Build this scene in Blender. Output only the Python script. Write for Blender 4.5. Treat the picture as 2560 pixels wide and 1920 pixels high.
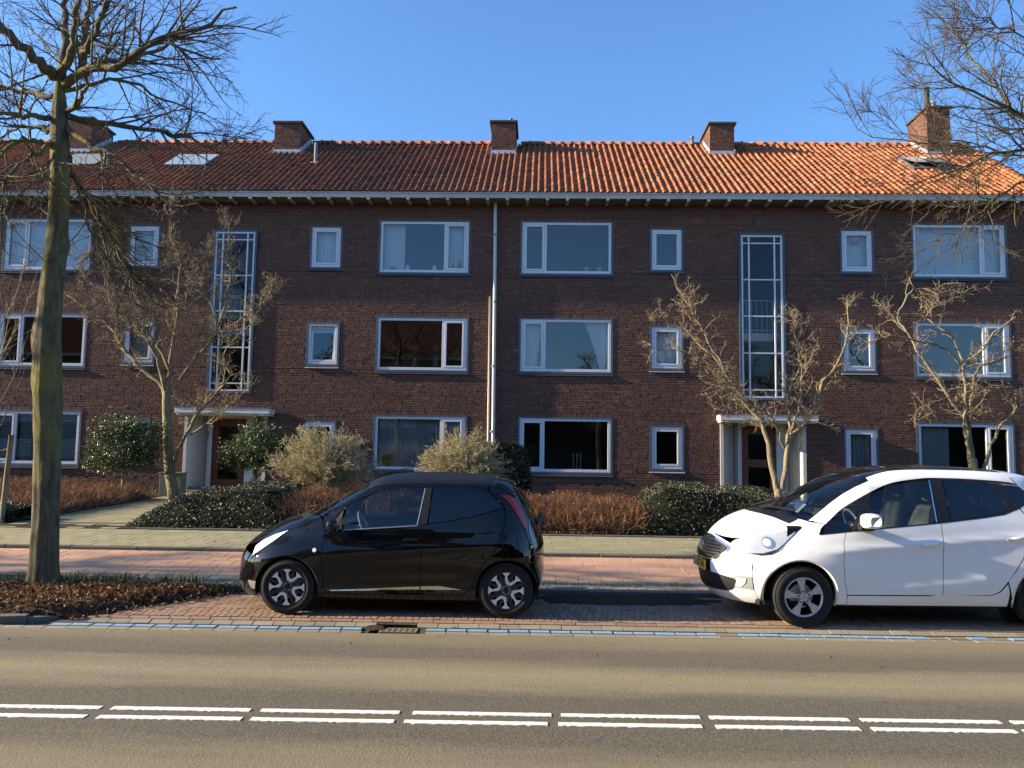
import bpy, math, random
import numpy as np
from mathutils import Vector, Matrix
from mathutils.geometry import delaunay_2d_cdt
R = math.radians
for _o in list(bpy.data.objects):
    bpy.data.objects.remove(_o)
SC = bpy.context.scene
COL = SC.collection

# ------------------------------------------------------------------ camera
CAM_Z = 1.67
_yaw, _pit, _rol = R(-1.904), R(5.318), R(0.897)
_f = Vector((math.sin(_yaw) * math.cos(_pit), math.cos(_yaw) * math.cos(_pit), math.sin(_pit)))
_r = Vector((math.cos(_yaw), -math.sin(_yaw), 0))
_u = _r.cross(_f)
_r2 = _r * math.cos(_rol) + _u * math.sin(_rol)
_u2 = -_r * math.sin(_rol) + _u * math.cos(_rol)
_cd = bpy.data.cameras.new('camera')
_cd.sensor_width = 36
_cd.lens = 36 * 2128 / 2560
_cd.clip_start, _cd.clip_end = 0.05, 2000
CAM = bpy.data.objects.new('camera', _cd)
COL.objects.link(CAM)
_m = Matrix((_r2, _u2, -_f)).transposed().to_4x4()
_m.translation = (0, 0, CAM_Z)
CAM.matrix_world = _m
SC.camera = CAM

# ------------------------------------------------------------------ sky, sun, exposure
SUN_EL, SUN_A = R(18.8), R(4.0)          # sun low in the west, raking along the facade
_to = Vector((-math.cos(SUN_A) * math.cos(SUN_EL), -math.sin(SUN_A) * math.cos(SUN_EL), math.sin(SUN_EL)))
W = bpy.data.worlds.new('World')
SC.world = W
W.use_nodes = True
_nt = W.node_tree
_sky = _nt.nodes.new('ShaderNodeTexSky')
_sky.sky_type = 'NISHITA'
_sky.sun_disc = False
_sky.sun_elevation = SUN_EL
_sky.sun_rotation = math.atan2(_to.x, _to.y)
_sky.altitude = 0
_sky.air_density = 1.0
_sky.dust_density = 0.7
_sky.ozone_density = 6.5
_bg = _nt.nodes['Background']
_bg.inputs['Strength'].default_value = 0.115
_nt.links.new(_sky.outputs[0], _bg.inputs['Color'])
_sd = bpy.data.lights.new('sun', 'SUN')
_sd.energy = 5.0
_sd.angle = R(0.53)
_sd.color = (1.0, 0.83, 0.58)
SUN = bpy.data.objects.new('sun', _sd)
SUN.rotation_euler = (-_to).to_track_quat('-Z', 'Y').to_euler()
SUN.location = (-40, -10, 30)
COL.objects.link(SUN)
SC.view_settings.view_transform = 'Standard'
SC.view_settings.look = 'None'
SC.view_settings.gamma = 1.0
SC.view_settings.use_curve_mapping = False
SC.view_settings.exposure = 1.45
SC.cycles.max_bounces = 8
SC.cycles.transparent_max_bounces = 24
SC.cycles.caustics_reflective = False
SC.cycles.caustics_refractive = False

# ------------------------------------------------------------------ materials
MATS = {}
class NB:
    """small node builder"""
    def __init__(s, name):
        s.m = bpy.data.materials.new(name)
        s.m.use_nodes = True
        s.t = s.m.node_tree
        s.b = s.t.nodes['Principled BSDF']
        s.o = s.t.nodes['Material Output']
        MATS[name] = s.m
    def n(s, typ, **kw):
        x = s.t.nodes.new('ShaderNode' + typ)
        for k, v in kw.items():
            setattr(x, k, v)
        return x
    def l(s, a, b):
        s.t.links.new(a, b)
    def val(s, sock, v):
        if hasattr(v, 'is_linked') or hasattr(v, 'links'):
            s.l(v, sock)
        else:
            sock.default_value = v
    def coord(s, scale=(1, 1, 1), obj=False):
        c = s.n('TexCoord') if obj else s.n('NewGeometry')
        m = s.n('Mapping')
        m.inputs['Scale'].default_value = scale
        s.l(c.outputs['Object' if obj else 'Position'], m.inputs[0])
        return m.outputs[0]
    def noise(s, vec, scale, detail=4, rough=.55):
        x = s.n('TexNoise')
        x.inputs['Scale'].default_value = scale
        x.inputs['Detail'].default_value = detail
        x.inputs['Roughness'].default_value = rough
        s.l(vec, x.inputs['Vector'])
        return x.outputs['Fac']
    def ramp(s, fac, stops, interp='LINEAR'):
        x = s.n('ValToRGB')
        x.color_ramp.interpolation = interp
        e = x.color_ramp.elements
        while len(e) < len(stops):
            e.new(.5)
        for i, (p, c) in enumerate(stops):
            e[i].position = p
            e[i].color = (c, c, c, 1) if isinstance(c, (int, float)) else (*c, 1)
        s.l(fac, x.inputs[0])
        return x.outputs[0]
    def mix(s, fac, a, b, mode='MIX'):
        x = s.n('MixRGB', blend_type=mode)
        for sock, v in zip(x.inputs, (fac, a, b)):
            if isinstance(v, tuple):
                sock.default_value = (*v, 1)
            else:
                s.val(sock, v)
        return x.outputs[0]
    def math(s, op, a, b=0.0):
        x = s.n('Math', operation=op)
        s.val(x.inputs[0], a)
        s.val(x.inputs[1], b)
        return x.outputs[0]
    def attr(s, name='tint'):
        return s.n('Attribute', attribute_name=name).outputs['Fac']
    def col(s, v, rough=.8, spec=.3, metal=0.0):
        if isinstance(v, tuple):
            s.b.inputs['Base Color'].default_value = (*v, 1)
        else:
            s.l(v, s.b.inputs['Base Color'])
        s.val(s.b.inputs['Roughness'], rough)
        s.b.inputs['Specular IOR Level'].default_value = spec
        s.b.inputs['Metallic'].default_value = metal
        return s
    def bump(s, h, strength=.3, dist=.01):
        x = s.n('Bump')
        x.inputs['Strength'].default_value = strength
        x.inputs['Distance'].default_value = dist
        s.l(h, x.inputs['Height'])
        s.l(x.outputs[0], s.b.inputs['Normal'])
        return s

def flat(name, c, rough=.7, spec=.3, metal=0.0, var=.12, scale=6.0):
    """a plain material with a little uneven tone and relief"""
    b = NB(name)
    v = b.noise(b.coord(), scale, 5)
    k = b.ramp(v, [(.25, tuple(x * (1 - var) for x in c)), (.75, tuple(min(1, x * (1 + var)) for x in c))])
    b.col(k, rough, spec, metal)
    return b.m

# ------------------------------------------------------------------ mesh helpers
def mesh_np(name, v, quads=None, tris=None, tint=None, smooth=False):
    v = np.asarray(v, dtype=np.float32).reshape(-1, 3)
    nq = 0 if quads is None else len(quads)
    nt = 0 if tris is None else len(tris)
    me = bpy.data.meshes.new(name)
    me.vertices.add(len(v))
    me.vertices.foreach_set('co', v.ravel())
    idx = []
    if nq:
        idx.append(np.asarray(quads, dtype=np.int32).ravel())
    if nt:
        idx.append(np.asarray(tris, dtype=np.int32).ravel())
    idx = np.concatenate(idx)
    me.loops.add(len(idx))
    me.loops.foreach_set('vertex_index', idx)
    me.polygons.add(nq + nt)
    st = np.concatenate([np.arange(nq, dtype=np.int32) * 4, nq * 4 + np.arange(nt, dtype=np.int32) * 3])
    me.polygons.foreach_set('loop_start', st)
    me.polygons.foreach_set('use_smooth', np.full(nq + nt, smooth, dtype=bool))
    if tint is not None:
        a = me.attributes.new('tint', 'FLOAT', 'POINT')
        a.data.foreach_set('value', np.asarray(tint, dtype=np.float32))
    me.update(calc_edges=True)
    me.validate()
    return me

def link(name, me, mat=None, parent=None, kind=None, **props):
    o = bpy.data.objects.new(name, me)
    COL.objects.link(o)
    if mat is not None and me is not None and len(me.materials) == 0:
        me.materials.append(MATS[mat] if isinstance(mat, str) else mat)
    if parent is not None:
        o.parent = parent
    if kind:
        o['kind'] = kind
    for k, v in props.items():
        o[k] = v
    return o

def thing(name, label, cat, loc=(0, 0, 0), rz=0.0, group=None):
    o = bpy.data.objects.new(name, None)
    COL.objects.link(o)
    o.empty_display_size = .2
    o.location = loc
    o.rotation_euler = (0, 0, rz)
    o['label'] = label
    o['category'] = cat
    if group:
        o['group'] = group
    return o

def tag(o, label, cat, group=None):
    o['label'] = label
    o['category'] = cat
    if group:
        o['group'] = group
    return o

class MB:
    """collects shapes, links them as one mesh"""
    def __init__(s):
        s.v, s.f = [], []
    def add(s, vs, fs):
        n = len(s.v)
        s.v += [tuple(p) for p in vs]
        s.f += [tuple(i + n for i in f) for f in fs]
        return s
    def box(s, x0, x1, y0, y1, z0, z1):
        return s.add([(x0, y0, z0), (x1, y0, z0), (x1, y1, z0), (x0, y1, z0), (x0, y0, z1), (x1, y0, z1), (x1, y1, z1), (x0, y1, z1)],
                     [(0, 3, 2, 1), (4, 5, 6, 7), (0, 1, 5, 4), (1, 2, 6, 5), (2, 3, 7, 6), (3, 0, 4, 7)])
    def ring(s, x0, x1, z0, z1, w, y0, y1):
        """rectangular frame in the xz plane, four butted bars; w = width or (l, r, b, t)"""
        l, r, b, t = (w,) * 4 if not isinstance(w, tuple) else w
        s.box(x0, x1, y0, y1, z0, z0 + b)
        s.box(x0, x1, y0, y1, z1 - t, z1)
        s.box(x0, x0 + l, y0, y1, z0 + b, z1 - t)
        s.box(x1 - r, x1, y0, y1, z0 + b, z1 - t)
        return s
    def tube(s, pts, rad, n=8, cap=True):
        pts = [Vector(p) for p in pts]
        if not isinstance(rad, (list, tuple)):
            rad = [rad] * len(pts)
        ref = Vector((.3, .2, 1)) if abs((pts[-1] - pts[0]).normalized().z) < .9 else Vector((1, .2, 0))
        vs, fs = [], []
        for i, p in enumerate(pts):
            d = (pts[min(i + 1, len(pts) - 1)] - pts[max(i - 1, 0)]).normalized()
            a = d.cross(ref).normalized()
            b = d.cross(a)
            for k in range(n):
                t = 2 * math.pi * k / n
                vs.append(p + (a * math.cos(t) + b * math.sin(t)) * rad[i])
        for i in range(len(pts) - 1):
            for k in range(n):
                fs.append((i * n + k, i * n + (k + 1) % n, (i + 1) * n + (k + 1) % n, (i + 1) * n + k))
        if cap:
            fs.append(tuple(range(n)))
            fs.append(tuple((len(pts) - 1) * n + k for k in reversed(range(n))))
        return s.add(vs, fs)
    def lathe(s, c, prof, n=16, axis='z'):
        """prof = [(radius, height)] about c"""
        vs, fs = [], []
        for r, h in prof:
            for k in range(n):
                t = 2 * math.pi * k / n
                a, b = r * math.cos(t), r * math.sin(t)
                vs.append((c[0] + a, c[1] + b, c[2] + h) if axis == 'z' else (c[0] + a, c[1] + h, c[2] + b))
        for i in range(len(prof) - 1):
            for k in range(n):
                q = (i * n + k, i * n + (k + 1) % n, (i + 1) * n + (k + 1) % n, (i + 1) * n + k)
                fs.append(q if axis == 'z' else q[::-1])
        return s.add(vs, fs)
    def prism(s, poly, y0, y1):
        """polygon given in xz, extruded along y"""
        n = len(poly)
        vs = [(x, y0, z) for x, z in poly] + [(x, y1, z) for x, z in poly]
        fs = [tuple(range(n)), tuple(range(2 * n - 1, n - 1, -1))] + [(i, i + n, (i + 1) % n + n, (i + 1) % n) for i in range(n)]
        return s.add(vs, fs)
    def build(s, name, mat, parent=None, smooth=False, bevel=0, **props):
        me = bpy.data.meshes.new(name)
        me.from_pydata(s.v, [], s.f)
        if smooth:
            me.polygons.foreach_set('use_smooth', [True] * len(me.polygons))
        me.update()
        o = link(name, me, mat, parent, **props)
        if bevel:
            b = o.modifiers.new('bevel', 'BEVEL')
            b.width = bevel
            b.segments = 2
            b.limit_method = 'ANGLE'
            b.angle_limit = R(40)
        return o

def boxes_np(c0, c1, jit=0.0, rng=None, faces='all'):
    """arrays of boxes from min and max corners -> verts, quads"""
    c0, c1 = np.asarray(c0, float), np.asarray(c1, float)
    n = len(c0)
    v = np.empty((n, 8, 3))
    for i, (a, b, c) in enumerate([(0, 0, 0), (1, 0, 0), (1, 1, 0), (0, 1, 0), (0, 0, 1), (1, 0, 1), (1, 1, 1), (0, 1, 1)]):
        v[:, i, 0] = np.where(a, c1[:, 0], c0[:, 0])
        v[:, i, 1] = np.where(b, c1[:, 1], c0[:, 1])
        v[:, i, 2] = np.where(c, c1[:, 2], c0[:, 2])
    F = {'b': (0, 3, 2, 1), 't': (4, 5, 6, 7), 'f': (0, 1, 5, 4), 'r': (1, 2, 6, 5), 'k': (2, 3, 7, 6), 'l': (3, 0, 4, 7)}
    fs = np.array([F[k] for k in (F if faces == 'all' else faces)])
    q = (fs[None] + (np.arange(n) * 8)[:, None, None]).reshape(-1, 4)
    return v, q

# ground heights across the street (x runs along it)
PY = [-60, 2.9, 5.87, 8.75, 8.96, 9.12, 9.2, 10.70, 10.705, 10.86, 11.50, 13.07, 13.08, 15.05, 15.2, 23.385, 40]
PZ = [-.05, -.045, 0, -.045, -.04, -.005, .02, .06, .115, .115, .135, .275, .32, .42, .45, .77, .77]
def tz(y):
    return float(np.interp(y, PY, PZ))

# the street runs a little askew to the facade
ST_A, ST_P = R(1.8), Vector((1.0, 11.0, 0))
def turn(o):
    m = Matrix.Rotation(ST_A, 4, 'Z')
    o.matrix_world = Matrix.Translation(ST_P) @ m @ Matrix.Translation(-ST_P) @ Matrix.Translation(o.location) @ o.rotation_euler.to_matrix().to_4x4()
    return o
# ------------------------------------------------------------------ material library
def _m_brick():
    b = NB('brick')
    c = b.ramp(b.attr(), [(0, (.105, .055, .043)), (.35, (.150, .078, .057)), (.7, (.185, .096, .068)), (1, (.25, .138, .096))])
    v = b.noise(b.coord(), 45, 5)
    c = b.mix(b.ramp(v, [(.3, 0), (.8, .40)]), c, (.055, .036, .032))
    st = b.noise(b.coord((.6, .6, .25)), 1.6, 4)
    c = b.mix(b.ramp(st, [(.45, 0), (.75, .30)]), c, (.055, .040, .036))
    b.col(c, .82, .25)
    b.bump(v, .5, .006)
_m_brick()
def _m_mortar():
    b = NB('mortar')
    v = b.noise(b.coord(), 30, 4)
    b.col(b.ramp(v, [(.3, (.030, .025, .022)), (.7, (.060, .050, .043))]), .95, .1)
    b.bump(v, .5, .004)
_m_mortar()
def _m_tile():
    b = NB('roof_clay')
    c = b.ramp(b.attr(), [(0, (.26, .075, .032)), (.4, (.42, .125, .050)), (.8, (.54, .18, .070)), (1, (.55, .27, .14))])
    p = b.coord()
    d = b.noise(p, 1.1, 5, .6)
    d2 = b.noise(p, 14, 4)
    f = b.math('MULTIPLY', b.ramp(d, [(.36, 0.15), (.66, 1.0)]), b.ramp(d2, [(.3, .25), (.75, .9)]))
    c = b.mix(f, c, (.16, .10, .060))
    # soot and lichen plus painted-in shade of tile flanks: left and middle darker than right
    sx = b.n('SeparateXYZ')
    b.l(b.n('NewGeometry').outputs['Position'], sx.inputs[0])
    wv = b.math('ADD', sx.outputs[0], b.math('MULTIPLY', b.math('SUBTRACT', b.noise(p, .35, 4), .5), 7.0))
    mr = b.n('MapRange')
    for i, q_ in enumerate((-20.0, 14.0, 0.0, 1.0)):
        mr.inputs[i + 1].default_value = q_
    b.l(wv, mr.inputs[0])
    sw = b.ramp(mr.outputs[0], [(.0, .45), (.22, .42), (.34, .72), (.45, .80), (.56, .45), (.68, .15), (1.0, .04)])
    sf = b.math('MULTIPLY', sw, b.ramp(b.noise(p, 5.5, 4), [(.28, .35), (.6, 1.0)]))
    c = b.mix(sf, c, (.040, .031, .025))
    b.col(c, .85, .2)
    b.bump(d2, .35, .004)
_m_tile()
flat('white_frame', (.62, .64, .68), .35, .45, var=.04)
flat('grey_frame', (.085, .098, .125), .5, .35, var=.10)
flat('blue_frame', (.055, .085, .125), .45, .4, var=.10)
flat('sill_tile', (.075, .070, .072), .6, .35, var=.2, scale=12)
flat('sill_edge', (.34, .32, .29), .7, .3, var=.2, scale=20)
flat('gutter_paint', (.42, .40, .37), .55, .3, var=.14, scale=3)
flat('soffit', (.16, .15, .14), .8, .2)
flat('lead', (.42, .44, .47), .6, .4, var=.2, scale=8)
flat('concrete_cap', (.075, .072, .066), .9, .2, var=.3, scale=9)
flat('downpipe', (.50, .52, .54), .4, .4, var=.08, scale=2)
flat('zinc', (.16, .17, .18), .5, .4, var=.2)
flat('cream_render', (.60, .56, .48), .75, .25, var=.08, scale=4)
flat('canopy_paint', (.60, .62, .60), .6, .3, var=.12, scale=5)
flat('door_wood', (.115, .036, .018), .45, .4, var=.22, scale=18)
flat('panel_white', (.62, .62, .61), .5, .3, var=.04)
flat('steel', (.34, .35, .36), .35, .5, metal=.6, var=.1)
flat('dark_slot', (.015, .015, .016), .6, .3)
flat('black_ink', (.012, .012, .012), .7, .2, var=0)
flat('room_wall', (.20, .19, .175), .9, .1, var=.05)
flat('room_floor', (.085, .065, .05), .8, .2, var=.15)
flat('curtain_white', (.62, .63, .63), .9, .1, var=.05, scale=3)
flat('curtain_grey', (.33, .35, .36), .9, .1, var=.06, scale=3)
flat('blind_slat', (.42, .43, .45), .5, .3, var=.05)
flat('box_green', (.105, .125, .125), .5, .35, var=.12, scale=4)
flat('cabinet_top', (.14, .16, .16), .5, .35, var=.12, scale=4)
flat('render_plate', (.12, .085, .065), .9, .1, var=.2, scale=9)
def _m_glass(name, refl, tintc=(1, 1, 1), rough=.0):
    """window pane: mirror share on top of a clear, slightly tinted sheet"""
    b = NB(name)
    fr = b.n('LayerWeight')
    fr.inputs[0].default_value = .22
    k = b.math('ADD', b.math('MULTIPLY', fr.outputs['Fresnel'], .9), refl)
    g = b.n('BsdfGlossy')
    g.inputs['Roughness'].default_value = rough
    g.inputs['Color'].default_value = (.93, .97, 1, 1)
    wv = b.noise(b.coord((.9, .9, .9)), .7, 1)
    bp = b.n('Bump')
    bp.inputs['Strength'].default_value = .06
    bp.inputs['Distance'].default_value = .02
    b.l(wv, bp.inputs['Height'])
    b.l(bp.outputs[0], g.inputs['Normal'])
    t = b.n('BsdfTransparent')
    t.inputs['Color'].default_value = (*tintc, 1)
    m = b.n('MixShader')
    b.l(k, m.inputs[0])
    b.l(t.outputs[0], m.inputs[1])
    b.l(g.outputs[0], m.inputs[2])
    b.l(m.outputs[0], b.o.inputs[0])
_m_glass('pane_glass', .10, (.86, .90, .90))
_m_glass('stair_glass', .03, (.75, .80, .82))
_m_glass('car_glass', .045, (.42, .47, .47))
_m_glass('car_glass_dark', .05, (.035, .04, .045))
_m_glass('screen_glass', .05, (.62, .70, .70))

# road and pavings
def _m_asphalt():
    b = NB('asphalt')
    p = b.coord()
    grain = b.noise(p, 75, 4, .75)
    g2 = b.noise(p, 22, 4, .7)
    c = b.ramp(grain, [(.28, (.040, .034, .024)), (.5, (.128, .110, .075)), (.72, (.25, .215, .145))])
    c = b.mix(b.ramp(g2, [(.3, .0), (.8, .5)]), c, (.085, .076, .062))
    # worn wheel tracks: long dark bands along the lane, paler and dustier between them
    sx = b.n('SeparateXYZ')
    b.l(b.n('NewGeometry').outputs['Position'], sx.inputs[0])
    wob = b.noise(b.coord((.18, 1.0, 1)), 1.9, 6, .7)
    yy = b.math('ADD', sx.outputs[1], b.math('MULTIPLY', b.math('SUBTRACT', wob, .5), .95))
    r = b.n('MapRange')
    for i, q in enumerate((4.0, 9.0, 0.0, 1.0)):
        r.inputs[i + 1].default_value = q
    b.l(yy, r.inputs[0])
    w = b.ramp(r.outputs[0], [(.12, .65), (.20, .50), (.26, .0), (.46, .0), (.535, .62), (.60, .85), (.665, .50), (.71, .06), (.79, .10), (.86, .38), (.93, .65)])
    c = b.mix(w, c, (.30, .245, .145), 'MIX')
    sp = b.noise(p, 200, 2, .7)
    c = b.mix(b.ramp(sp, [(.62, 0), (.74, .6)]), c, (.34, .31, .26))
    c = b.mix(b.ramp(grain, [(.26, .75), (.46, 0)]), c, (.040, .036, .031))
    b.col(c, .88, .3)
    b.bump(b.math('ADD', grain, b.math('MULTIPLY', g2, .6)), .9, .012)
_m_asphalt()
def paver(name, c0, c1, dirt=(.16, .14, .10), dk=.5, rough=.9):
    b = NB(name)
    p = b.coord()
    c = b.ramp(b.attr(), [(0, c0), (1, c1)])
    v = b.noise(p, 60, 4, .65)
    v2 = b.noise(p, 3.2, 5, .6)
    c = b.mix(b.ramp(v2, [(.38, 0), (.72, dk)]), c, dirt)
    c = b.mix(b.ramp(v, [(.3, .35), (.6, 0)]), c, tuple(x * .5 for x in c0))
    b.col(c, rough, .25)
    b.bump(v, .4, .004)
paver('clinker_red', (.21, .125, .085), (.35, .215, .145), (.30, .23, .155), .65)
paver('clinker_grey', (.20, .165, .115), (.34, .285, .205), (.22, .20, .14), .6)
paver('clinker_gutter', (.22, .19, .135), (.33, .29, .21), (.27, .245, .185), .7)
paver('tile_red', (.50, .285, .180), (.62, .365, .235), (.50, .32, .20), .5)
paver('tile_grey', (.25, .225, .135), (.35, .315, .195), (.235, .225, .115), .75)
paver('kerb_concrete', (.15, .145, .12), (.24, .225, .185), (.12, .115, .085), .7)
def _m_bluepaint():
    b = NB('blue_paint')
    v = b.noise(b.coord(), 28, 5, .7)
    c = b.mix(b.ramp(v, [(.50, 0), (.66, .85)]), (.19, .38, .62), (.27, .25, .19))
    b.col(c, .7, .3)
_m_bluepaint()
def _m_whitepaint():
    b = NB('road_paint')
    v = b.noise(b.coord(), 55, 5, .75)
    c = b.mix(b.ramp(v, [(.60, 0), (.72, .6)]), (.80, .76, .66), (.30, .27, .22))
    b.col(c, .75, .3)
    b.bump(b.noise(b.coord(), 110, 3), .5, .008)
_m_whitepaint()
def _m_soil():
    b = NB('soil')
    p = b.coord()
    v = b.noise(p, 22, 6, .7)
    c = b.ramp(v, [(.25, (.020, .014, .010)), (.55, (.062, .043, .029)), (.8, (.12, .085, .055))])
    b.col(c, .97, .1)
    b.bump(v, 1.0, .03)
_m_soil()
flat('sand_joint', (.085, .072, .052), .95, .1, var=.35, scale=15)
flat('lawn', (.065, .085, .025), .9, .15, var=.4, scale=8)
flat('iron', (.20, .165, .115), .75, .4, var=.35, scale=40)
# ------------------------------------------------------------------ apartment building
W0 = 23.385                      # plane of the brick faces
HS = 2.753                       # storey height
BX0, BX1 = -19.6, 13.48
BZ0, BZ1 = .70, 9.02
BLD = thing('apartment_building', 'three storey dark brown brick apartment block with orange pantile roof and white windows', 'building', (0, 0, 0))
rng = np.random.default_rng(7)

def layout(u0, u1, z0, z1, holes, rng, pitch=.06257, joint=.0125, ls=.21, lh=.10):
    """brick rectangles (u0,u1,z0,z1,full) in wild bond around holes"""
    out = []
    nrow = int(math.ceil((z1 - z0) / pitch))
    for i in range(nrow):
        za, zb = z0 + i * pitch, min(z0 + (i + 1) * pitch - joint, z1)
        seq, u, run = [], u0 - rng.random() * .22 - .02, 0
        while u < u1:
            head = rng.random() < .27 or run > 4
            run = 0 if head else run + 1
            L = lh if head else ls
            seq.append((u, u + L))
            u += L + joint
        cuts = sorted({za, zb} | {z for h in holes for z in (h[2], h[3]) if za < z < zb})
        for ca, cb in zip(cuts[:-1], cuts[1:]):
            if cb - ca < .012:
                continue
            zm = (ca + cb) / 2
            blk = sorted((h[0], h[1]) for h in holes if h[2] < zm < h[3])
            for a, b in seq:
                parts = [(max(a, u0), min(b, u1))]
                for p, q in blk:
                    nxt = []
                    for s, e in parts:
                        if q <= s or p >= e:
                            nxt.append((s, e))
                        else:
                            if p - s > .03:
                                nxt.append((s, p - .004))
                            if e - q > .03:
                                nxt.append((q + .004, e))
                    parts = nxt
                for s, e in parts:
                    if e - s > .03:
                        out.append((s, e, ca, cb, (cb - ca > pitch - joint - .001) and abs((e - s) - (b - a)) < 1e-6))
    return out

def rowlock(u0, u1, z, h=.104, w=.052, j=.010):
    n = max(1, int(round((u1 - u0) / (w + j))))
    p = (u1 - u0) / n
    return [(u0 + k * p + j / 2, u0 + (k + 1) * p - j / 2, z, z + h, False) for k in range(n)]

BIG = [(-15.345, -12.85, 'L'), (-4.55, -2.053, 'R'), (-.557, 1.94, 'L'), (10.243, 12.74, 'R')]
SMALL = [(-11.72, -10.895), (-6.5, -5.674), (3.061, 3.887), (8.293, 9.119)]
ROWS = [0, 1, 2]                  # 0 = top storey
def big_z(r):
    return 6.959 - r * HS, 8.420 - r * HS
def small_z(r):
    return 7.088 - r * HS, 8.232 - r * HS
STAIR = [(-9.305, -8.045), (5.46, 6.72)]
STAIR_Z = (3.49, 8.145)
PORCH = [(-9.86, -7.55), (4.92, 7.22)]
PORCH_Z = (.6, 2.88)
holes, locks, wins = [], [], []
FM = .058
for x0, x1, side in BIG:
    for r in ROWS:
        z0, z1 = big_z(r)
        wins.append((x0, x1, z0, z1, side, r))
for x0, x1 in SMALL:
    for r in ROWS:
        z0, z1 = small_z(r)
        wins.append((x0, x1, z0, z1, None, r))
for x0, x1, z0, z1, s, r in wins:
    holes.append((x0 - FM, x1 + FM, z0 - .065 - .055, z1 + .04 + .110))
    locks += rowlock(x0 - FM, x1 + FM, z1 + .043)
for x0, x1 in STAIR:
    holes.append((x0, x1, STAIR_Z[0], STAIR_Z[1] + .112))
    locks += rowlock(x0, x1, STAIR_Z[1] + .004)
for x0, x1 in PORCH:
    holes.append((x0, x1, PORCH_Z[0], 3.05))
PLATES = [(-8.83, -8.52, 8.35, 8.62), (5.93, 6.24, 8.35, 8.62)]     # small square plates over the stair windows
for p in PLATES:
    holes.append(p)
GRILLS = [(-8.93, -8.42, 8.80, 8.92), (5.83, 6.34, 8.80, 8.92)]
for p in GRILLS:
    holes.append((p[0], p[1], p[2], p[3]))
    locks += rowlock(p[0], p[1], p[2], .11)
VENTS = [(x, x + .11, 1.09, 1.145) for x in list(np.arange(-14.9, -10.5, .46)) + list(np.arange(-4.4, 3.6, .46)) + list(np.arange(8.2, 12.8, .46))]
holes += VENTS
# mortar sheet behind the bricks, with the openings left out
def mortar_sheet(u0, u1, z0, z1, holes):
    us = sorted({u0, u1} | {min(max(h[k], u0), u1) for h in holes for k in (0, 1)})
    zs = sorted({z0, z1} | {min(max(h[k], z0), z1) for h in holes for k in (2, 3)})
    b = MB()
    for i in range(len(us) - 1):
        run = None
        for j in range(len(zs) - 1):
            um, zm = (us[i] + us[i + 1]) / 2, (zs[j] + zs[j + 1]) / 2
            if any(h[0] < um < h[1] and h[2] < zm < h[3] for h in holes):
                continue
            b.add([(us[i], W0 + .011, zs[j]), (us[i + 1], W0 + .011, zs[j]), (us[i + 1], W0 + .011, zs[j + 1]), (us[i], W0 + .011, zs[j + 1])], [(0, 1, 2, 3)])
    return b
real = []
for x0, x1, z0, z1, s, r in wins:
    real.append((x0 - FM, x1 + FM, z0 - .065, z1 + .04))
real += [(x0, x1, *STAIR_Z) for x0, x1 in STAIR] + [(x0, x1, *PORCH_Z) for x0, x1 in PORCH]
mb = mortar_sheet(BX0, BX1, BZ0, BZ1, real)
mb.box(BX1 - .004, BX1 + .10, W0 + .012, W0 + 9.6, BZ0, BZ1 + .2)        # gable end, right
mb.box(BX0, BX1, W0 + 9.5, W0 + 9.6, BZ0, BZ1)                         # back
WALL = mb.build('wall', 'mortar', BLD)

def bricks_np(rects, rng, depth=.03, y=W0):
    r = np.array([q[:4] for q in rects])
    n = len(r)
    dy = rng.normal(0, .0013, n)
    c0 = np.stack([r[:, 0], np.full(n, y) + dy, r[:, 2]], 1)
    c1 = np.stack([r[:, 1], np.full(n, y + depth), r[:, 3]], 1)
    v, q = boxes_np(c0, c1, faces='ftblr')
    # each brick sits a little askew
    tl = rng.normal(0, .0085, n) * (r[:, 1] - r[:, 0]) * .5
    tv = rng.normal(0, .0006, n)
    for i in (0, 4):
        v[:, i, 1] += tl
    for i in (1, 5):
        v[:, i, 1] -= tl
    for i in (4, 5):
        v[:, i, 1] += tv
    for i in (0, 1):
        v[:, i, 1] -= tv
    sag = rng.normal(0, .0012, n)
    v[:, :, 2] += sag[:, None]
    t = np.clip(rng.normal(.45, .15, n), 0, 1)
    return v, q, np.repeat(t, 8)

rects = layout(BX0, BX1, BZ0, BZ1, holes, rng)
full = [i for i, q in enumerate(rects) if q[4] and -1.9 < q[0] < 4.6 and 3.08 < q[2] < 4.3]
full.sort(key=lambda i: (rects[i][0] - 0) ** 2 + 2.2 * (rects[i][2] - 1.7) ** 2)
single = set(full[:300])
rest = [q for i, q in enumerate(rects) if i not in single] + locks
v, q, t = bricks_np(rest, rng)
me = mesh_np('brickwork', v, q, tint=t)
link('brickwork', me, 'brick', WALL, 'stuff')
_var = {}
for L in (.21, .10):
    for k in range(7):
        vv, qq, tt = bricks_np([(-L / 2, L / 2, 0, (.06257 - .0125), True)], rng, y=0)
        _var[(L, k)] = mesh_np('brick', vv, qq, tint=np.full(8, np.clip((.2 + .08 * k) + rng.normal(0, .03), 0, 1)))
for i in sorted(single):
    a, b_, za, zb, _ = rects[i]
    L = .21 if b_ - a > .15 else .10
    o = link('brick', _var[(L, int(rng.integers(7)))], 'brick', WALL)
    o.location = ((a + b_) / 2, W0, za)
_b = MB()
for p in PLATES:
    _b.box(p[0] + .004, p[1] - .004, W0 + .004, W0 + .05, p[2] + .004, p[3] - .004)
    _b.build('wall_plate', 'render_plate', BLD)
    _b = MB()
_b = MB()
for h in VENTS:
    _b.box(h[0] + .004, h[1] - .004, W0 + .0125, W0 + .05, h[2] + .003, h[3] - .003)
_b.build('air_brick', 'dark_slot', BLD)

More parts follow.
